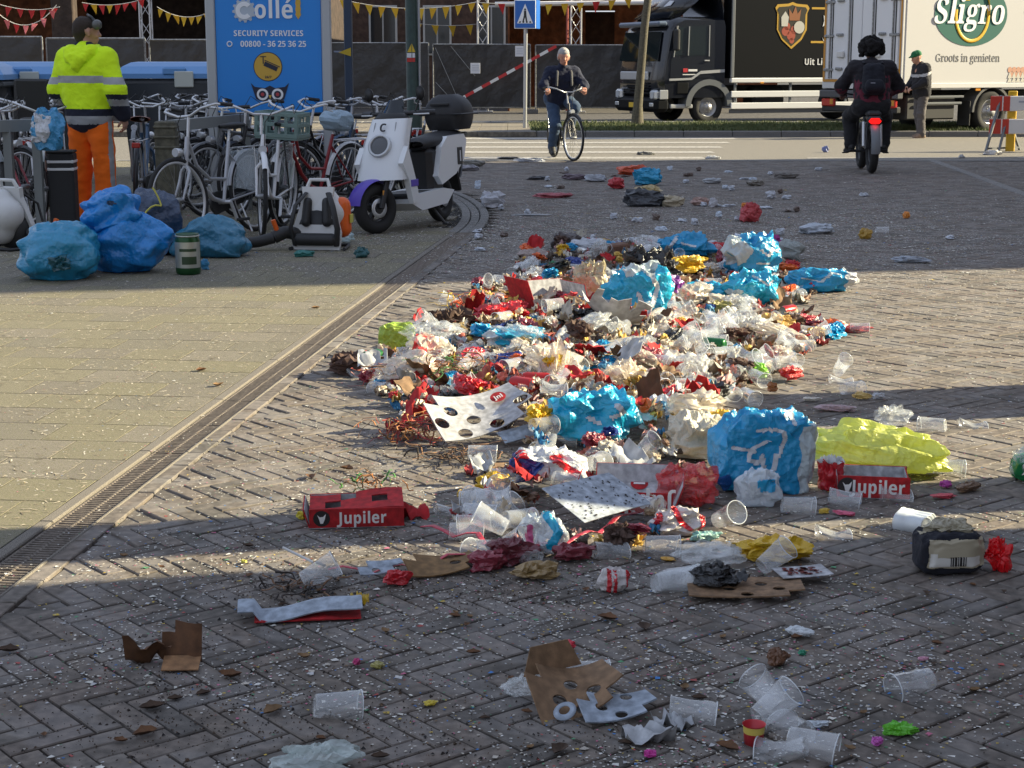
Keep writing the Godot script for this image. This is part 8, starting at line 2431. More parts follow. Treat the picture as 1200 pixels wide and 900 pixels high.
	put("ring_flap", sh().lathe([v2(0.013, 0.001), v2(0.027, -0.002), v2(0.027, 0.0), v2(0.013, 0.003), v2(0.013, 0.001)], 22, Transform3D(Basis(Vector3.BACK, 0.3), v3(-0.05, 0.022, 0.075))).mesh(), grey, cr)
	holed_card("holed_card", "white blue holed card tucked under the folded brown carrier", "card", on(722, 838, 0.016), Basis(Vector3.UP, 0.28) * Basis(Vector3.RIGHT, 0.15), 5, 3, 0.036, 0.0145, [Vector2i(1, 1), Vector2i(3, 0), Vector2i(2, 2)], grey, 0.9)
	holed_card("holed_card", "small white holed card on the crushed red can, left foreground", "card", on(446, 680, 0.035), Basis(Vector3.UP, 0.35) * Basis(Vector3.RIGHT, 0.25), 4, 2, 0.034, 0.0135, [Vector2i(1, 1)], grey, 0.8)
	piece("crushed_wrapper", "crushed bright red wrapper under the small white holed card", "wrapper", on(466, 686), 0.3, crumple(0.085, 0.045, 0.05, 315, {"amp": 0.3}), foil("wrap_red", 0.56, 0.02, 0.03, 0.25, 0.2))
	var fl := thing("flattened_carton", "long pale blue white flattened carton in the left foreground", "carton", on(352, 722), 0.13)
	put("panel", sheet(cells(8, 3, 0.041, {}), func(p: Vector2) -> Vector3: return v3(p.x, 0.034 + 0.02 * sin(p.x * 7.0) - 0.25 * absf(p.y) + (0.03 if p.x < -0.12 else 0.0), p.y * 0.9 - 0.012 * sin(p.x * 30.0)), 0.004), grey, fl)
	put("under_panel", sheet(cells(7, 2, 0.04, {}), func(p: Vector2) -> Vector3: return v3(p.x + 0.02, 0.008, p.y + 0.02), 0.004), red, fl)
	put("yellow_corner", scrap_mesh(320, 0.05, 0.04, 0.2), foil("bag_yellow", 0.72, 0.46, 0.02, 0.35, 0.3), fl, Transform3D(Basis.IDENTITY, v3(0.16, 0.02, -0.04)))
	var bt := thing("torn_card", "torn brown cardboard flap standing over a flat tan square, far left foreground", "card", on(212, 780), 0.05)
	put("standing_flap", sheet(cells(3, 3, 0.034, {}, func(i: int, j: int) -> bool: return i == 0 and j == 2), func(p: Vector2) -> Vector3: return v3(p.x, 0.055 + p.y * 0.85, -0.03 + 0.02 * sin(p.x * 40.0) - p.y * 0.3), 0.004), brown, bt)
	put("flat_square", sheet(cells(3, 2, 0.03, {}), func(p: Vector2) -> Vector3: return v3(p.x + 0.005, 0.016 + p.y * -0.25, p.y + 0.025), 0.003), card("card_kraft", 0.45, 0.24, 0.11), bt)
	put("torn_edge", scrap_mesh(322, 0.13, 0.05, 0.8), brown, bt, Transform3D(Basis.IDENTITY, v3(-0.08, 0.0, -0.01)))
	var sp := thing("paper_sheet", "large white paper sheet spattered with dark specks in the near litter", "paper", on(696, 618, 0.07), 0.75)
	sp.rotation.x = 0.38
	var spf := func(p: Vector2) -> Vector3: return v3(p.x, 0.02 + 0.05 * (0.5 + 0.5 * sin(p.x * 9.0 + 1.0)) * (0.4 + p.y) + 0.06 * maxf(-p.x, 0.0), p.y)
	put("sheet", sheet(cells(9, 6, 0.034, {}), spf, 0.0022), card("paper_bluish", 0.60, 0.66, 0.74), sp)
	var dots := sh().flat()
	for i in 90:
		var q := v2(rng.randf_range(-0.14, 0.14), rng.randf_range(-0.09, 0.09))
		dots.disc((spf as Variant).call(q) + v3(0, 0.0028, 0), v3(0, 1, 0.1), rng.randf_range(0.0012, 0.0045), 6)
	put("specks", dots.mesh(), ink, sp).set_meta("kind", "stuff")
	piece("folded_paper", "folded white paper standing like a tent in front of the upright blue bag", "paper", on(722, 412, 0.12), 0.3, scrap_mesh(331, 0.34, 0.26, 0.9, 0.003), white)
	piece("card_strip", "long pale card strip lying across the heap's centre", "card", on(712, 436, 0.12), 0.22, sheet(cells(8, 2, 0.05, {}), func(p: Vector2) -> Vector3: return v3(p.x, 0.02 + 0.02 * sin(p.x * 8.0), p.y), 0.005), card("card_cream", 0.64, 0.58, 0.47))
	piece("flat_box", "flat white box lid on the heap left of the upright blue bag", "box", on(694, 382, 0.10), 0.05, sh().box(v3(0, 0.03, 0), v3(0.30, 0.05, 0.16), 0.01).mesh(), white)
	piece("brown_box", "crumpled brown box behind the black bag at the heap's back", "box", on(716, 306), 0.2, sh().box(v3(0, 0.06, 0), v3(0.26, 0.13, 0.16), 0.012, Basis(Vector3.BACK, 0.1)).mesh(), card("card_box", 0.24, 0.12, 0.075))
	piece("brown_flap", "bent brown cardboard flap beside the clear film, heap centre", "card", on(736, 452, 0.1), 0.8, scrap_mesh(335, 0.2, 0.13, 1.0, 0.004), tan)
	piece("napkin", "crumpled white napkin at the bottom centre beside a clear cup", "napkin", on(760, 866), 0.2, scrap_mesh(338, 0.12, 0.09, 0.45, 0.0015), card("paper_plain", 0.68, 0.70, 0.72))
	piece("napkin", "second folded napkin leaning on the cup at bottom centre", "napkin", on(788, 852), -0.5, scrap_mesh(339, 0.09, 0.07, 0.6, 0.0015), card("paper_plain", 0.68, 0.70, 0.72))
	piece("snack_pack", "lime green and yellow snack pack standing at the heap's left tip", "wrapper", on(466, 414), 0.2, crumple(0.2, 0.16, 0.06, 340, {"square": 0.55, "amp": 0.12}), foil("snack_lime", 0.36, 0.52, 0.06, 0.3, 0.2))
	piece("foil_bag", "crumpled beige and black foil bag between the red carton and blue bag", "bag", on(692, 366, 0.05), 0.1, crumple(0.22, 0.26, 0.18, 341, {"amp": 0.3, "freq": 2.0, "nu": 40, "nv": 26}), foil("foil_beige", 0.46, 0.40, 0.26, 0.25, 0.05))
	piece("crumpled_film", "brown stained crumpled paper heap at the left tip of the litter", "paper", on(420, 438), 0.1, crumple(0.30, 0.11, 0.2, 342, {"amp": 0.4, "freq": 2.4, "nu": 44, "nv": 24}), card("paper_stained", 0.15, 0.085, 0.065))
	piece("crumpled_film", "dark brown crumpled paper at the heap's upper left", "paper", on(531, 394), 0.1, crumple(0.30, 0.16, 0.22, 343, {"amp": 0.4, "freq": 2.4, "nu": 44, "nv": 24}), card("paper_brown", 0.13, 0.075, 0.055))
	piece("red_wrapper", "big crumpled red wrapper left of the torn red carton", "wrapper", on(588, 392, 0.05), 0.1, crumple(0.34, 0.12, 0.2, 344, {"amp": 0.4, "freq": 2.4, "nu": 44, "nv": 24}), foil("wrap_red", 0.56, 0.02, 0.03, 0.25, 0.2))
	piece("striped_wrapper", "small red and white striped crumpled wrapper alone on the dark bricks", "wrapper", on(719, 693), 0.1, crumple(0.095, 0.065, 0.06, 345, {"amp": 0.22}), foil("wrap_white", 0.62, 0.58, 0.56, 0.4, 0.1))
	var sw := put("stripes", crumple(0.095, 0.065, 0.06, 345, {"amp": 0.22, "grow": 0.001, "mask": func(q: Vector3) -> bool: return q.z > 0.0 and ((q.x > -0.22 and q.x < -0.10) or (q.x > -0.04 and q.x < 0.06) or q.x > 0.34)}), foil("wrap_red", 0.56, 0.02, 0.03, 0.25, 0.2), get_node("striped_wrapper"))
	bag("red and white bag crumpled right of the spattered sheet", 792, 626, 0.17, 0.09, 0.12, 0.1, foil("wrap_white", 0.62, 0.58, 0.56, 0.4, 0.1), 346, {"amp": 0.32, "nu": 48, "nv": 30, "prints": [[stroke([[v2(-0.05, 0.9), v2(0.05, 0.5), v2(0.2, 0.3)], [v2(-0.4, 0.3), v2(-0.3, 0.7)], [v2(0.4, 0.2), v2(0.45, 0.7)]], 0.05), foil("wrap_red", 0.56, 0.02, 0.03, 0.25, 0.2)]]}, 0, 0)
	var mm := [[602, 660, 0.16, 0.08, "dark maroon crumpled wrapper under the teal printed bag", 350, [0.14, 0.02, 0.03]], [572, 668, 0.12, 0.06, "deep red plastic scrap left of the maroon wrapper", 351, [0.26, 0.03, 0.05]], [628, 678, 0.14, 0.05, "gold brown foil wrapper at the near edge of the litter", 352, [0.30, 0.20, 0.08]], [672, 656, 0.13, 0.05, "maroon rag lying between two clear cups", 353, [0.22, 0.03, 0.045]], [656, 640, 0.12, 0.06, "nearly black wrapper behind the maroon rag", 354, [0.03, 0.025, 0.03]]]
	for k in mm: piece("crumpled_wrapper", k[4], "wrapper", on(k[0], k[1]), 0.2, crumple(k[2], k[3], k[2] * 0.6, k[5], {"amp": 0.38}), foil("wrap_%d" % k[5], k[6][0], k[6][1], k[6][2], 0.3, 0.05))
	var sr := cloth("streamer_red", 0.28, 0.05, 0.045)
	var so := cloth("streamer_orange", 0.40, 0.17, 0.06)
	var sg := cloth("streamer_green", 0.08, 0.22, 0.06)
	var sb := cloth("streamer_brown", 0.20, 0.11, 0.06)
	var sp2 := cloth("streamer_pink", 0.40, 0.20, 0.18)
	tangle("tangle of orange and green paper streamers on the left red carton", on(436, 596, 0.06), 0.09, 0.06, 10, [so, sg, sb])
	tangle("big tangle of red and brown streamers at the heap's left side", on(488, 446), 0.20, 0.09, 22, [sr, sb, sp2, so])
	tangle("tangle of green and orange streamers below the cups, left of centre", on(538, 458, 0.04), 0.15, 0.12, 18, [so, sg, sb])
	tangle("tangle of brown and red streamers left of the holed white tray", on(478, 516), 0.14, 0.08, 20, [sb, sr, so])
	tangle("dark tangled streamers under the holed white tray", on(530, 540), 0.15, 0.05, 24, [sb, cloth("streamer_black", 0.04, 0.03, 0.025)])
	tangle("orange and red tangle on the crumpled red wrapper", on(560, 372, 0.05), 0.2, 0.09, 14, [so, sr, cloth("streamer_yellow", 0.6, 0.42, 0.05)])
	tangle("dry grass coloured streamers around the milky cup, left foreground", on(350, 690), 0.11, 0.03, 16, [sb, cloth("streamer_black", 0.04, 0.03, 0.025)])
	for k in [[[495, 625], [560, 640], [600, 660], "red plastic band trailing right from the left carton", 0.012], [[385, 672], [470, 672], [560, 655], "red and white band crossing in front of the pointed brown card", 0.010], [[620, 655], [690, 640], [745, 612], "pink red ribbon draped over the spattered sheet", 0.012]]:
		var t := thing("ribbon", k[3], "ribbon", on(k[0][0], k[0][1]))
		var pts := []
		for i in 11:
			var q := i / 10.0
			var p: Vector3 = on(k[0][0], k[0][1]).lerp(on(k[1][0], k[1][1]), q * 2.0) if q < 0.5 else on(k[1][0], k[1][1]).lerp(on(k[2][0], k[2][1]), q * 2.0 - 1.0)
			pts.append(p - t.position + v3(0, 0.012 + mound(p) * 0.5 + 0.012 * sin(i * 1.7), 0.012 * sin(i * 2.3)))
		put("band", sh().tube(pts, k[4], 6, true, 0.2).mesh(), foil("ribbon_red", 0.50, 0.03, 0.06, 0.4, 0.1), t)
func foils_black() -> Material:
	return foil("bag_black", 0.010, 0.010, 0.011, 0.2, 0.0, true)
func holed_end() -> ArrayMesh:
	return sheet(cells(3, 2, 0.04, {}), func(p: Vector2) -> Vector3: return v3(p.x * (1.2 - 9.0 * (p.y + 0.04) * 0.6) - 0.02, 0.004 + (p.y + 0.04) * 0.75, -0.084 - (p.y + 0.04) * 0.35), 0.004)
func heap_cups() -> void:
	var L := [
		[396, 838, 0.25, 1, 0, "clear cup lying alone in the left foreground"], [372, 690, 0.2, 0, 2, "milky cup with a white straw on the dry streamers"],
		[687, 800, 0.1, 0, 0, "clear cup lying behind the folded brown carrier"], [812, 842, -0.15, 2, 0, "clear cup beside the napkins at bottom centre"],
		[1068, 812, -2.75, 0, 0, "two nested clear cups alone at the lower right"], [904, 850, 0.5, 0, 2, "upper left cup of the clear cup pile, bottom right"], [930, 862, 1.9, 2, 0, "crushed middle cup of the clear cup pile, bottom right"], [952, 884, -0.4, 1, 0, "right hand cup of the clear cup pile, bottom right"], [915, 884, 2.8, 3, 0, "lowest cup of the clear cup pile, bottom right"], [900, 836, 2.2, 1, 2, "cup at the top of the clear cup pile, bottom right"],
		[905, 672, 0.5, 1, 2, "clear cup standing askew below the yellow bag"], [714, 652, 0.4, 2, 0, "dented clear cup in front of the spattered sheet"], [775, 648, 0.05, 1, 0, "clear cup lying below the red and white bag"], [850, 622, -1.0, 1, 2, "round crushed clear cup right of the red and white bag"],
		[935, 601, 0.0, 1, 0, "clear cup lying in front of the lettered bag's foot"], [990, 592, -0.3, 2, 0, "clear cup facing us below the red crisp bag"], [1048, 585, 0.15, 3, 0, "clear cup lying on the red carton under the lime bag"], [1112, 556, -0.1, 1, 0, "clear cup poking out of the lime bag's end"],
		[565, 543, 0.0, 1, 0, "clear straight cup below the holed white tray"], [546, 632, 0.06, 0, 0, "clear cup lying right of the red carton's streamers"], [560, 610, 2.5, 2, 0, "cloudy cup leaning behind the straight near cup"], [590, 616, 0.7, 4, 2, "cloudy cup right of the leaning one, near litter"], [604, 650, -0.9, 1, 2, "dark mouthed cup beside the teal printed bag"], [528, 600, 0.4, 5, 0, "squashed cup just right of the left red carton"],
		[1092, 505, 2.7, 0, 0, "clear cup lying alone right of the lime bag"], [1140, 500, 0.1, 5, 0, "flattened clear cup farthest right in the dark strip"], [998, 462, 0.5, 1, 0, "clear cup alone on sunlit bricks above the lime bag"], [878, 474, -1.2, 0, 0, "cup lying mouth towards us right of the small blue foil"], [976, 628, 0.1, 5, 0, "flattened clear tray cup right of the yellow bag"],
		[930, 352, 0.1, 1, 0, "cup lying in front of the long blue bag with white end"], [1006, 390, 0.0, 0, 0, "cup at the right tip of the heap"], [948, 392, 0.1, 2, 0, "left cup of the pair beside the red tipped strip"], [974, 394, 0.2, 4, 0, "right cup of the pair beside the red tipped strip"],
		[728, 552, 0.4, 0, 0, "cup lying below the glossy blue bag"], [754, 548, 0.8, 2, 2, "tilted cup right below the pack with the red cap"], [664, 522, -0.3, 5, 0, "squashed cup under the glossy blue bag's left end"],
		[1033, 273, 0.1, 1, 0, "cup lying far back right of the yellow can"], [836, 652, 0.3, 5, 0, "squashed cup in the clear film by the yellow bag"]]
	for c in L: cup(on(c[0], c[1], mound(on(c[0], c[1])) * 0.25 if c[1] < 600 else 0.0), c[2], c[3], c[5], "", c[4])
	var st := thing("straw", "white straw sticking out of the milky cup, left foreground", "straw", on(352, 676))
	put("tube", sh().tube([v3(0.04, 0.05, 0.02), v3(-0.05, 0.085, -0.01)], 0.004, 8).mesh(), paint("straw_white", 0.7, 0.7, 0.68, 0.4), st)
	for k in 4:
		var c := cup(on(786, 692) + v3(0.011 * k, 0.003 * k, -0.006 * k), 0.42, 0, ["lowest cup of the nested stack by the black foil", "second cup of the nested stack by the black foil", "third cup of the nested stack by the black foil", "outermost cup of the nested stack by the black foil"][k])
	for k in 3: cup(on(1070, 622) + v3(0.012 * k, 0.0, -0.022 * k), 2.2 + 0.1 * k, 1, ["front cup of the white stack behind the black package", "middle cup of the white stack behind the black package", "rear cup of the white stack behind the black package"][k], "", 0, clear("cup_white", 0.72, Color(0.90, 0.93, 0.95), false, 0.2))
func near_pieces() -> void:
	var L := [ # px, py, w, h, d, colour, label, name, category
		[664, 761, 0.05, 0.022, 0.03, [0.70, 0.03, 0.06], "red burst balloon scrap behind the folded brown carrier", "balloon_scrap", "balloon"], [762, 888, 0.028, 0.018, 0.02, [0.65, 0.04, 0.35], "magenta scrap at bottom centre below the napkins", "balloon_scrap", "balloon"],
		[1055, 862, 0.085, 0.03, 0.035, [0.12, 0.50, 0.02], "green burst balloon at lower right", "balloon_scrap", "balloon"], [1028, 874, 0.03, 0.02, 0.02, [0.62, 0.12, 0.50], "pink violet scrap left of the green balloon", "balloon_scrap", "balloon"], [940, 768, 0.022, 0.012, 0.02, [0.01, 0.25, 0.13], "small green scrap right of the brown food lump", "scrap", "scrap"],
		[1082, 774, 0.03, 0.008, 0.02, [0.62, 0.30, 0.40], "pale pink scrap among bricks right of the nested cups", "scrap", "scrap"], [928, 447, 0.12, 0.06, 0.08, [0.62, 0.015, 0.02], "bright red balloon scrap right of the green one", "balloon_scrap", "balloon"], [880, 446, 0.2, 0.075, 0.10, [0.22, 0.55, 0.03], "bright green plastic scrap at the heap's right edge", "scrap", "scrap"],
		[912, 780, 0.06, 0.045, 0.05, [0.16, 0.07, 0.03], "brown food lump on the bricks right of centre", "food_scrap", "food"], [1134, 576, 0.12, 0.035, 0.05, [0.20, 0.12, 0.07], "dry brown crumpled leaf below the lime bag's end", "leaf_clump", "leaf"], [1106, 584, 0.1, 0.014, 0.035, [0.60, 0.06, 0.09], "flat red strip left of the brown leaf clump", "scrap", "scrap"], [1108, 572, 0.045, 0.03, 0.03, [0.50, 0.06, 0.35], "magenta scrap beside the brown leaf clump", "scrap", "scrap"],
		[352, 609, 0.03, 0.028, 0.028, [0.60, 0.52, 0.03], "small yellow ball at the left carton's corner", "ball", "ball"], [828, 634, 0.11, 0.03, 0.04, [0.25, 0.48, 0.44], "pale green wrapper above the clear film", "wrapper", "wrapper"], [988, 604, 0.08, 0.016, 0.03, [0.66, 0.12, 0.22], "pink and yellow wrapper below the facing cup", "wrapper", "wrapper"], [966, 602, 0.04, 0.016, 0.025, [0.70, 0.48, 0.05], "yellow wrapper end beside the pink one", "wrapper", "wrapper"],
		[783, 657, 0.05, 0.008, 0.03, [0.60, 0.32, 0.03], "small orange yellow leaf below the lying cup", "leaf_scrap", "leaf"], [505, 827, 0.035, 0.012, 0.025, [0.65, 0.50, 0.04], "yellow scrap in the middle of the foreground bricks", "scrap", "scrap"], [443, 783, 0.04, 0.015, 0.03, [0.30, 0.27, 0.06], "olive scrap above the foreground bricks' centre left", "scrap", "scrap"], [418, 780, 0.02, 0.018, 0.02, [0.55, 0.05, 0.20], "tiny crimson scrap left of the olive one", "scrap", "scrap"],
		[937, 745, 0.08, 0.022, 0.035, [0.62, 0.66, 0.68], "torn white plastic piece right of centre", "plastic_scrap", "scrap"], [958, 852, 0.06, 0.012, 0.03, [0.60, 0.66, 0.70], "white oval lid right of the clear cup pile", "lid", "lid"], [286, 660, 0.02, 0.01, 0.02, [0.60, 0.55, 0.08], "little yellow scrap left of the dry streamers", "scrap", "scrap"], [790, 500, 0.03, 0.03, 0.03, [0.45, 0.03, 0.03], "little red scrap beside the small dark blue pack", "scrap", "scrap"],
		[905, 462, 0.05, 0.045, 0.04, [0.36, 0.13, 0.03], "small orange brown lump on sunlit bricks above the lettered bag", "food_scrap", "food"], [1010, 468, 0.09, 0.03, 0.04, [0.58, 0.40, 0.12], "yellow and brown wrapper right of the sunlit cup", "wrapper", "wrapper"], [1030, 468, 0.06, 0.03, 0.03, [0.60, 0.62, 0.66], "white wrapper right of the yellow brown one", "wrapper", "wrapper"], [978, 482, 0.18, 0.03, 0.06, [0.44, 0.32, 0.34], "pinkish white crushed pack above the lime bag", "wrapper", "wrapper"], [952, 471, 0.09, 0.014, 0.04, [0.62, 0.58, 0.50], "flat cream oval lid above the lime bag's left end", "lid", "lid"],
		[911, 390, 0.2, 0.10, 0.13, [0.66, 0.38, 0.07], "yellow orange crumpled paper at the heap's right", "paper", "paper"], [942, 380, 0.13, 0.06, 0.08, [0.52, 0.03, 0.06], "red crumpled pack behind the cup pair", "wrapper", "wrapper"], [1000, 390, 0.24, 0.035, 0.07, [0.46, 0.04, 0.04], "red tipped flat strip pointing right at the heap's edge", "carton_strip", "card"], [846, 372, 0.16, 0.09, 0.12, [0.30, 0.26, 0.05], "olive crumpled wrapper in the heap's middle right", "wrapper", "wrapper"], [925, 305, 0.24, 0.16, 0.18, [0.30, 0.33, 0.32], "grey green crumpled bag behind the long blue bag", "bag", "bag"], [905, 288, 0.14, 0.10, 0.08, [0.40, 0.03, 0.28], "magenta scrap at the back right of the heap", "scrap", "scrap"]]
	for k in L:
		var key := "piece_%d_%d" % [k[0], k[1]]
		piece(k[7], k[6], k[8], on(k[0], k[1], mound(on(k[0], k[1])) * 0.3 if k[1] < 480 else 0.0), rng.randf_range(-0.6, 0.6), crumple(k[2], k[3], k[4], int(k[0]), {"amp": 0.32, "nu": 24, "nv": 14}), foil(key, k[5][0], k[5][1], k[5][2], 0.38, 0.12, true))
	var tub := thing("yoghurt_tub", "small red and yellow printed tub in the clear cup pile, bottom right", "tub", on(883, 872), 0.2)
	put("tub", sh().lathe([v2(0, 0), v2(0.02, 0), v2(0.024, 0.045), v2(0.026, 0.047)], 18).mesh(), paint("tub_red", 0.55, 0.04, 0.05, 0.4), tub)
	put("yellow_band", sh().lathe([v2(0.0228, 0.028), v2(0.0242, 0.044)], 18).mesh(), paint("tub_yellow", 0.65, 0.5, 0.1, 0.4), tub)
	var leaf_m := [card("leaf_brown", 0.22, 0.10, 0.04), card("leaf_dark", 0.10, 0.055, 0.03), card("leaf_tan", 0.34, 0.20, 0.09)]
	for k in [[370, 362, "curled pale brown leaf alone on the sunlit tiles near the drain", 2], [236, 435, "upright brown leaf on the sunlit tiles", 0], [256, 453, "yellow leaf lying by the drain's edge", 2], [406, 551, "dark curled leaf on sunlit bricks left of the holed tray", 0], [364, 561, "brown leaf on sunlit bricks above the left red carton", 0], [178, 832, "dark brown leaf below the flat tan square", 1], [170, 862, "pale brown leaf at the lower left", 0], [270, 795, "brown leaf right of the flat tan square", 0], [320, 836, "tan leaf left of the lying foreground cup", 2], [10, 765, "black leaf clump at the left edge", 1], [712, 727, "brown leaf below the striped wrapper", 0], [755, 738, "dark leaf right of the brown leaf, centre foreground", 1], [852, 879, "brown leaf left of the clear cup pile", 0], [656, 882, "dark brown leaf below the folded carrier", 1]]:
		piece("leaf", k[2], "leaf", on(k[0], k[1]), rng.randf() * TAU, leaf_mesh(int(k[0]) % 7), leaf_m[k[3]])
	for i in 46:
		var px := rng.randf_range(10, 1190)
		var py := rng.randf_range(640, 895)
		piece("leaf", "small dry leaf fragment on the dark foreground bricks", "leaf", on(px, py), rng.randf() * TAU, leaf_mesh(7 + i % 6), leaf_m[i % 3], "leaf fragments on the bricks").scale = Vector3.ONE * rng.randf_range(0.35, 0.7)
	var grain := sh().flat()
	grain.tri(v3(-0.5, 0, -0.4), v3(0.5, 0, -0.3), v3(0, 0.7, 0.1))
	grain.tri(v3(0.5, 0, -0.3), v3(0, 0, 0.6), v3(0, 0.7, 0.1))
	grain.tri(v3(0, 0, 0.6), v3(-0.5, 0, -0.4), v3(0, 0.7, 0.1))
	var pl := []
	var pc := []
	for i in 5200:
		var c: Array = [[220, 800, 150, 60], [370, 690, 90, 40], [420, 640, 160, 40], [250, 860, 260, 50], [560, 760, 380, 120], [620, 690, 120, 30], [480, 530, 90, 30], [700, 870, 300, 50]][i % 8]
		var p := on(c[0] + rng.randfn() * c[2] * 0.7, clampf(c[1] + rng.randfn() * c[3] * 0.6, 500, 905))
		var s := rng.randf_range(0.0015, 0.005) * (1.8 if rng.randf() < 0.08 else 1.0)
		pl.append(Transform3D(Basis(Vector3.UP, rng.randf() * TAU) * Basis.from_scale(v3(s * rng.randf_range(0.7, 2.2), s, s)), p + v3(0, 0.001, 0)))
		pc.append([Color(0.03, 0.022, 0.018), Color(0.06, 0.04, 0.025), Color(0.10, 0.06, 0.035), Color(0.02, 0.018, 0.018)][rng.randi() % 4])
	many("dirt_crumbs", grain.mesh(), mats["confetti"], pl, pc, null, "dark dirt crumbs and trodden food on the near bricks", "dirt")
func far_pieces() -> void:
	var L := [
		[742, 205, 0.46, 0.14, 0.22, [0.60, 0.09, 0.03], "orange red bag on top of the small far heap", "bag", "bag"], [759, 217, 0.36, 0.22, 0.26, [0.015, 0.32, 0.55], "blue bag in the small far heap", "bag", "bag"], [722, 221, 0.22, 0.14, 0.16, [0.50, 0.03, 0.04], "red crumpled pack left in the small far heap", "wrapper", "wrapper"], [760, 227, 0.34, 0.10, 0.16, [0.42, 0.32, 0.14], "tan crumpled bag below the blue one, far heap", "bag", "bag"], [757, 242, 0.5, 0.19, 0.22, [0.045, 0.05, 0.06], "dark grey bag in front of the small far heap", "bag", "bag"], [789, 242, 0.27, 0.12, 0.16, [0.46, 0.40, 0.28], "cream bag right of the dark grey one, far heap", "bag", "bag"],
		[648, 232, 0.46, 0.06, 0.12, [0.42, 0.10, 0.12], "red and white carton strip lying far back left of the small heap", "carton_strip", "card"], [622, 253, 0.42, 0.02, 0.08, [0.44, 0.45, 0.46], "long pale board lying far back on the grey bricks", "board", "board"], [879, 260, 0.22, 0.18, 0.14, [0.48, 0.05, 0.06], "red and white bag far right behind the heap", "bag", "bag"], [872, 244, 0.06, 0.06, 0.06, [0.72, 0.22, 0.02], "orange fruit just above the red and white far bag", "fruit", "fruit"], [1014, 280, 0.12, 0.09, 0.09, [0.44, 0.26, 0.03], "yellow brown can far right on grey bricks", "drink_can", "can"], [1062, 256, 0.07, 0.07, 0.07, [0.72, 0.25, 0.03], "orange fruit alone far right on grey bricks", "fruit", "fruit"],
		[956, 274, 0.34, 0.10, 0.18, [0.44, 0.49, 0.55], "pale clear bag far right behind the heap", "bag", "bag"], [1068, 308, 0.30, 0.05, 0.10, [0.30, 0.33, 0.38], "black and white crumpled paper by the shadow's edge", "paper", "paper"], [922, 209, 0.34, 0.07, 0.12, [0.10, 0.085, 0.07], "dark brown cloth far back right", "cloth", "cloth"], [578, 243, 0.28, 0.17, 0.16, [0.55, 0.57, 0.62], "white crumpled bag right of the scooter", "bag", "bag"], [836, 243, 0.10, 0.10, 0.06, [0.55, 0.56, 0.60], "white paper roll far back in the middle", "roll", "paper"], [820, 241, 0.2, 0.09, 0.1, [0.40, 0.26, 0.22], "pinkish brown pack left of the paper roll", "wrapper", "wrapper"], [673, 211, 0.36, 0.08, 0.12, [0.14, 0.10, 0.12], "dark red and white rag left of the far heap", "cloth", "cloth"], [629, 211, 0.3, 0.05, 0.1, [0.05, 0.05, 0.055], "black strip lying behind the red carton strip", "scrap", "scrap"], [698, 213, 0.30, 0.10, 0.12, [0.44, 0.47, 0.52], "white plastic bag left of the far heap's red pack", "bag", "bag"],
		[620, 190, 0.5, 0.07, 0.14, [0.42, 0.44, 0.48], "pale clear bag lying far back below the cyclist", "bag", "bag"], [555, 195, 0.34, 0.10, 0.15, [0.26, 0.25, 0.22], "grey brown carton right behind the scooter's tail", "carton_scrap", "card"], [545, 200, 0.4, 0.08, 0.14, [0.34, 0.33, 0.36], "pale crumpled film beside the scooter's tail", "film", "film"], [596, 187, 0.36, 0.04, 0.1, [0.05, 0.05, 0.05], "black strip far back left of the cyclist's wheels", "scrap", "scrap"], [757, 182, 0.32, 0.06, 0.12, [0.14, 0.14, 0.13], "dark litter by the crossing behind the far heap", "scrap", "scrap"], [836, 187, 0.26, 0.06, 0.1, [0.52, 0.54, 0.56], "white paper by the crossing, far middle", "paper", "paper"], [1163, 182, 0.32, 0.09, 0.16, [0.62, 0.62, 0.62], "white crumpled paper below the road barrier", "paper", "paper"], [967, 179, 0.12, 0.12, 0.1, [0.16, 0.20, 0.42], "blue and white carton left of the fat bike", "carton_scrap", "card"], [1127, 186, 0.1, 0.07, 0.08, [0.5, 0.5, 0.5], "small white scrap left of the barrier's feet", "scrap", "scrap"], [885, 218, 0.22, 0.08, 0.1, [0.20, 0.18, 0.15], "brown wrapper far right of the small heap", "wrapper", "wrapper"], [834, 215, 0.24, 0.07, 0.1, [0.42, 0.44, 0.46], "pale scrap right of the small far heap", "scrap", "scrap"], [903, 233, 0.12, 0.09, 0.1, [0.5, 0.52, 0.56], "pale cup shaped scrap far right", "scrap", "scrap"], [647, 316, 0.09, 0.07, 0.07, [0.01, 0.18, 0.07], "green can alone at the heap's back left", "drink_can", "can"], [625, 306, 0.24, 0.10, 0.14, [0.32, 0.24, 0.21], "pinkish clear wrap at the heap's far back left", "wrapper", "wrapper"], [640, 318, 0.2, 0.03, 0.09, [0.16, 0.11, 0.09], "flat brown card left of the green can", "card_scrap", "card"], [662, 290, 0.28, 0.12, 0.14, [0.10, 0.085, 0.085], "dark crumpled film at the heap's far back", "film", "film"], [690, 296, 0.36, 0.12, 0.18, [0.48, 0.50, 0.54], "white film behind the brown box, heap's back", "film", "film"], [616, 318, 0.16, 0.07, 0.1, [0.52, 0.55, 0.58], "white scrap left of the flat brown card", "scrap", "scrap"]]
	for k in L:
		piece(k[7], k[6], k[8], on(k[0], k[1]), rng.randf_range(-0.3, 0.3), crumple(k[2], k[3], k[4], int(k[0]) + 3, {"amp": 0.3, "nu": 26, "nv": 16}), foil("piece_%d_%d" % [k[0], k[1]], k[5][0], k[5][1], k[5][2], 0.4, 0.12))
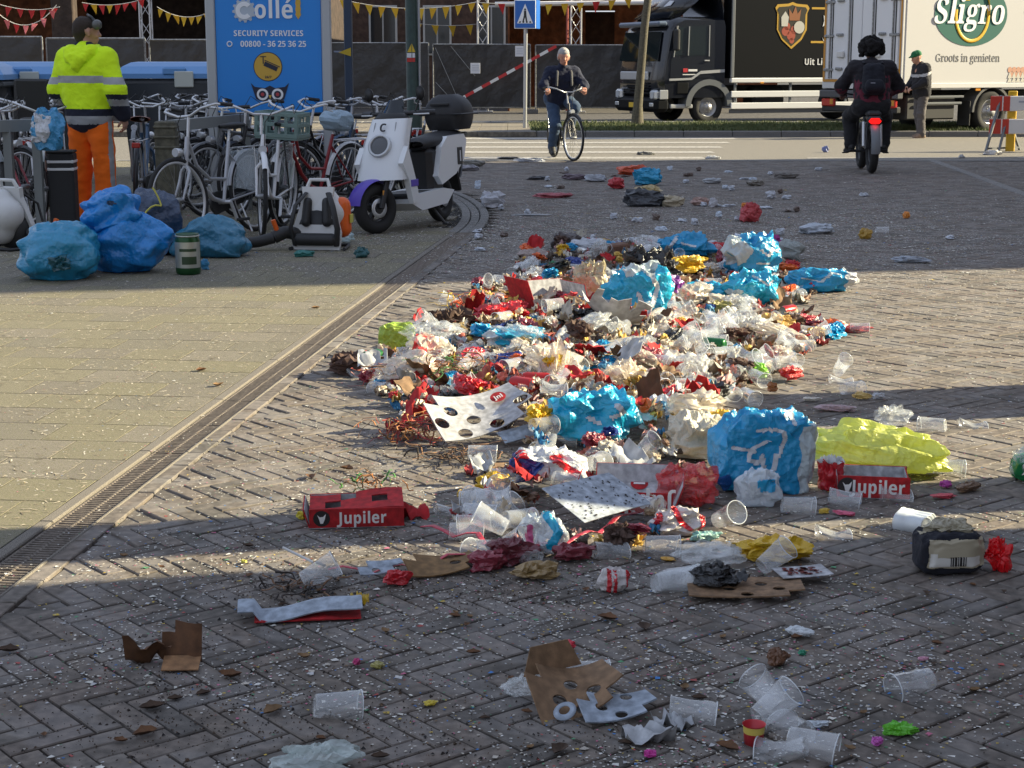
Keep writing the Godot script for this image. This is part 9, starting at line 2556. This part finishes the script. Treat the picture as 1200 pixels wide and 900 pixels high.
	var ms := [crumple(0.12, 0.05, 0.08, 701, {"amp": 0.4, "nu": 16, "nv": 10}), crumple(0.09, 0.07, 0.07, 702, {"amp": 0.4, "nu": 16, "nv": 10}), crumple(0.16, 0.03, 0.08, 703, {"amp": 0.4, "nu": 16, "nv": 10})]
	var mt := [foil("bit_white", 0.52, 0.55, 0.60, 0.4, 0.15), clear("bit_clear", 0.5, Color(0.85, 0.9, 0.95), false, 0.2), foil("bit_brown", 0.15, 0.11, 0.09, 0.5, 0.0)]
	for i in 70:
		var px := clampf(770.0 + rng.randfn() * 130.0, 560, 1150)
		var py := rng.randf_range(198, 296)
		piece("plastic_bit", "small crumpled plastic bit on the far grey bricks", "scrap", on(px, py), rng.randf() * TAU, ms[i % 3], mt[[0, 0, 1, 0, 2][i % 5]], "plastic bits on the far bricks")
func heap_filler() -> void:
	var poly := PackedVector2Array([v2(600, 300), v2(660, 288), v2(760, 282), v2(870, 290), v2(975, 330), v2(930, 365), v2(1000, 386), v2(925, 425), v2(890, 450), v2(830, 470), v2(850, 520), v2(800, 545), v2(850, 600), v2(800, 640), v2(730, 650), v2(690, 655), v2(620, 660), v2(560, 640), v2(520, 612), v2(560, 560), v2(490, 525), v2(455, 470), v2(400, 435), v2(440, 415), v2(490, 405), v2(520, 370), v2(545, 345), v2(600, 325)])
	var spot := func(extra: float) -> Vector3:
		for tries in 200:
			var p := v2(rng.randf_range(390, 1010), rng.randf_range(282, 660)) + v2(rng.randfn(), rng.randfn()) * extra
			if [Rect2(488, 502, 138, 52), Rect2(640, 508, 112, 32), Rect2(825, 560, 135, 60), Rect2(690, 560, 110, 50), Rect2(630, 590, 130, 45), Rect2(708, 372, 78, 22), Rect2(600, 540, 86, 40)].any(func(r: Rect2) -> bool: return r.has_point(p)): continue
			if Geometry2D.is_point_in_polygon(p, poly) and rng.randf() < 0.12 + 0.88 * (1.0 - clampf((p.y - 470.0) / 130.0, 0.0, 1.0)): return on(p.x, p.y)
		return on(680, 430)
	var bits := [scrap_mesh(601, 0.06, 0.04, 0.9), scrap_mesh(602, 0.09, 0.05, 0.6), crumple(0.07, 0.04, 0.05, 603, {"amp": 0.45, "nu": 14, "nv": 8})]
	var cm := mat("scrap_mix", Color.WHITE, 0.6)
	cm.vertex_color_use_as_albedo = true
	var pal := [Color(0.62, 0.57, 0.48), Color(0.68, 0.66, 0.62), Color(0.45, 0.34, 0.22), Color(0.22, 0.12, 0.07), Color(0.52, 0.05, 0.05), Color(0.55, 0.15, 0.10), Color(0.66, 0.42, 0.08), Color(0.10, 0.07, 0.05), Color(0.60, 0.50, 0.36), Color(0.04, 0.22, 0.42), Color(0.5, 0.3, 0.28)]
	for b in 3:
		var pl := []
		var pc := []
		for i in 900:
			var p: Vector3 = spot.call(14.0)
			var s := rng.randf_range(0.35, 1.15)
			pl.append(Transform3D(Basis.from_euler(v3(rng.randf_range(-0.7, 0.7), rng.randf() * TAU, rng.randf_range(-0.7, 0.7))) * Basis.from_scale(Vector3.ONE * s), p + v3(0, mound(p) * rng.randf() * 0.9, 0)))
			pc.append(pal[rng.randi() % pal.size()] * rng.randf_range(0.6, 1.1))
		many(["paper_scraps", "card_scraps", "wrapper_scraps"][b], bits[b], cm, pl, pc, null, ["matted torn paper scraps between the bags of the heap", "matted torn card scraps between the bags of the heap", "matted crumpled wrapper scraps between the bags of the heap"][b], "scraps")
	var kinds := [
		["plastic_film", "crumpled clear film in the heap", "film", "clear films in the heap", 38, 3, 0.2, [mats["film_clear"], mats["film_warm"]], 0],
		["carton_scrap", "torn red carton piece in the heap", "card", "red carton pieces in the heap", 40, 4, 0.15, [card("carton_red", 0.66, 0.022, 0.028)], 1],
		["card_scrap", "torn brown card in the heap", "card", "brown card pieces in the heap", 40, 4, 0.14, [card("card_tan", 0.36, 0.22, 0.12), card("card_brown", 0.17, 0.075, 0.03)], 1],
		["paper_scrap", "crumpled white paper in the heap", "paper", "white papers in the heap", 36, 4, 0.13, [card("paper_plain", 0.68, 0.70, 0.72), card("card_cream", 0.64, 0.58, 0.47)], 1],
		["snack_wrapper", "yellow or orange wrapper in the heap", "wrapper", "snack wrappers in the heap", 30, 3, 0.12, [foil("bag_yellow", 0.72, 0.46, 0.02, 0.35, 0.3), foil("wrap_orange", 0.75, 0.14, 0.02, 0.35, 0.2), foil("wrap_gold", 0.45, 0.30, 0.08, 0.3, 0.1)], 0],
		["blue_scrap", "torn blue plastic in the heap", "scrap", "blue scraps in the heap", 22, 3, 0.12, [foil("bag_shop_blue", 0.01, 0.33, 0.62, 0.28, 0.35), foil("wrap_navy", 0.02, 0.05, 0.26, 0.25, 0.1)], 0],
		["red_wrapper", "crumpled red wrapper in the heap", "wrapper", "red wrappers in the heap", 30, 3, 0.13, [foil("wrap_red", 0.56, 0.02, 0.03, 0.25, 0.2), foil("wrap_351", 0.26, 0.03, 0.05, 0.3, 0.05)], 0],
		["dark_scrap", "dark crumpled rag in the heap", "scrap", "dark scraps in the heap", 26, 3, 0.14, [card("paper_brown", 0.13, 0.075, 0.055), foils_black(), card("paper_stained", 0.15, 0.085, 0.065)], 0]]
	for k in kinds:
		for i in k[4]:
			var p: Vector3 = spot.call(6.0)
			var sz: float = k[6]
			var m: ArrayMesh
			if k[8] == 1: m = scrap_mesh(610 + i % k[5], sz, sz * 0.7, [0.5, 0.9, 1.2, 0.7][i % 4])
			else: m = filler_bag(i % k[5], sz, k[0])
			var o := piece(k[0], k[1] + ", " + zone(p), k[2], p + v3(0, mound(p) * rng.randf_range(0.35, 0.95), 0), 0.0, m, k[7][i % k[7].size()], k[3] + ", " + zone(p))
			o.rotation = v3(rng.randf_range(-0.35, 0.35), rng.randf() * TAU, rng.randf_range(-0.35, 0.35))
			o.scale = Vector3.ONE * rng.randf_range(0.65, 1.3)
	var cups := []
	for i in 245:
		var p: Vector3 = spot.call(16.0) if i < 130 else on(clampf(640.0 + rng.randfn() * 60.0, 520, 800), clampf(612.0 + rng.randfn() * 22.0, 565, 660)) if i < 165 else on(clampf(860.0 + rng.randfn() * 55.0, 740, 985), clampf(415.0 + rng.randfn() * 32.0, 330, 480))
		var f := (p - g(696, 622)) / v3(0.24, 1, 0.42)
		if i >= 130 and (v2(f.x, f.z).length() < 1.0 or p.distance_to(g(425, 615)) < 0.26): continue
		cup(p + v3(0, mound(p) * rng.randf_range(0.3, 0.9), 0), rng.randf() * TAU, rng.randi() % 8, "clear plastic cup in the heap, " + zone(p), "clear cups in the heap, " + zone(p), [0, 0, 0, 2][rng.randi() % 4])
	var cans := [paint("can_red", 0.45, 0.02, 0.02, 0.3, 0.4), paint("can_green", 0.01, 0.12, 0.03, 0.3, 0.4)]
	for i in 6:
		var p: Vector3 = spot.call(8.0)
		can(p + v3(0, mound(p) * 0.6, 0), rng.randf() * TAU, cans[i % 2], ["red drink can lying in the big heap", "green drink can lying in the big heap"][i % 2], ["red cans in the heap", "green cans in the heap"][i % 2])
func zone(p: Vector3) -> String:
	var d := -p.z
	if d > 10.2: return "at its shaded back by the shopping bags"
	if d > 8.4: return "on its right flank beside the bare bricks" if p.x > 0.75 else "behind the folded white paper" if p.x > 0.2 else "at its upper left among red wrappers"
	if d > 7.0: return "between the tall clear bag and bare bricks" if p.x > 0.55 else "round the tall clear bag" if p.x > 0.0 else "at its left tip among streamers"
	if d > 6.0: return "behind the lettered blue bag" if p.x > 0.5 else "beside the holed white tray"
	return "at its near end round the spattered sheet"
func filler_bag(i: int, sz: float, what: String) -> ArrayMesh:
	var key := "filler%s%d" % [what, i]
	if not shared.has(key): shared[key] = crumple(sz * (1.0 + 0.2 * i), sz * (0.55 - 0.1 * i), sz * 0.8, 800 + i * 13 + what.length(), {"amp": 0.36, "freq": 2.0, "nu": 36, "nv": 22, "facet": what != "plastic_film"})
	return shared[key]
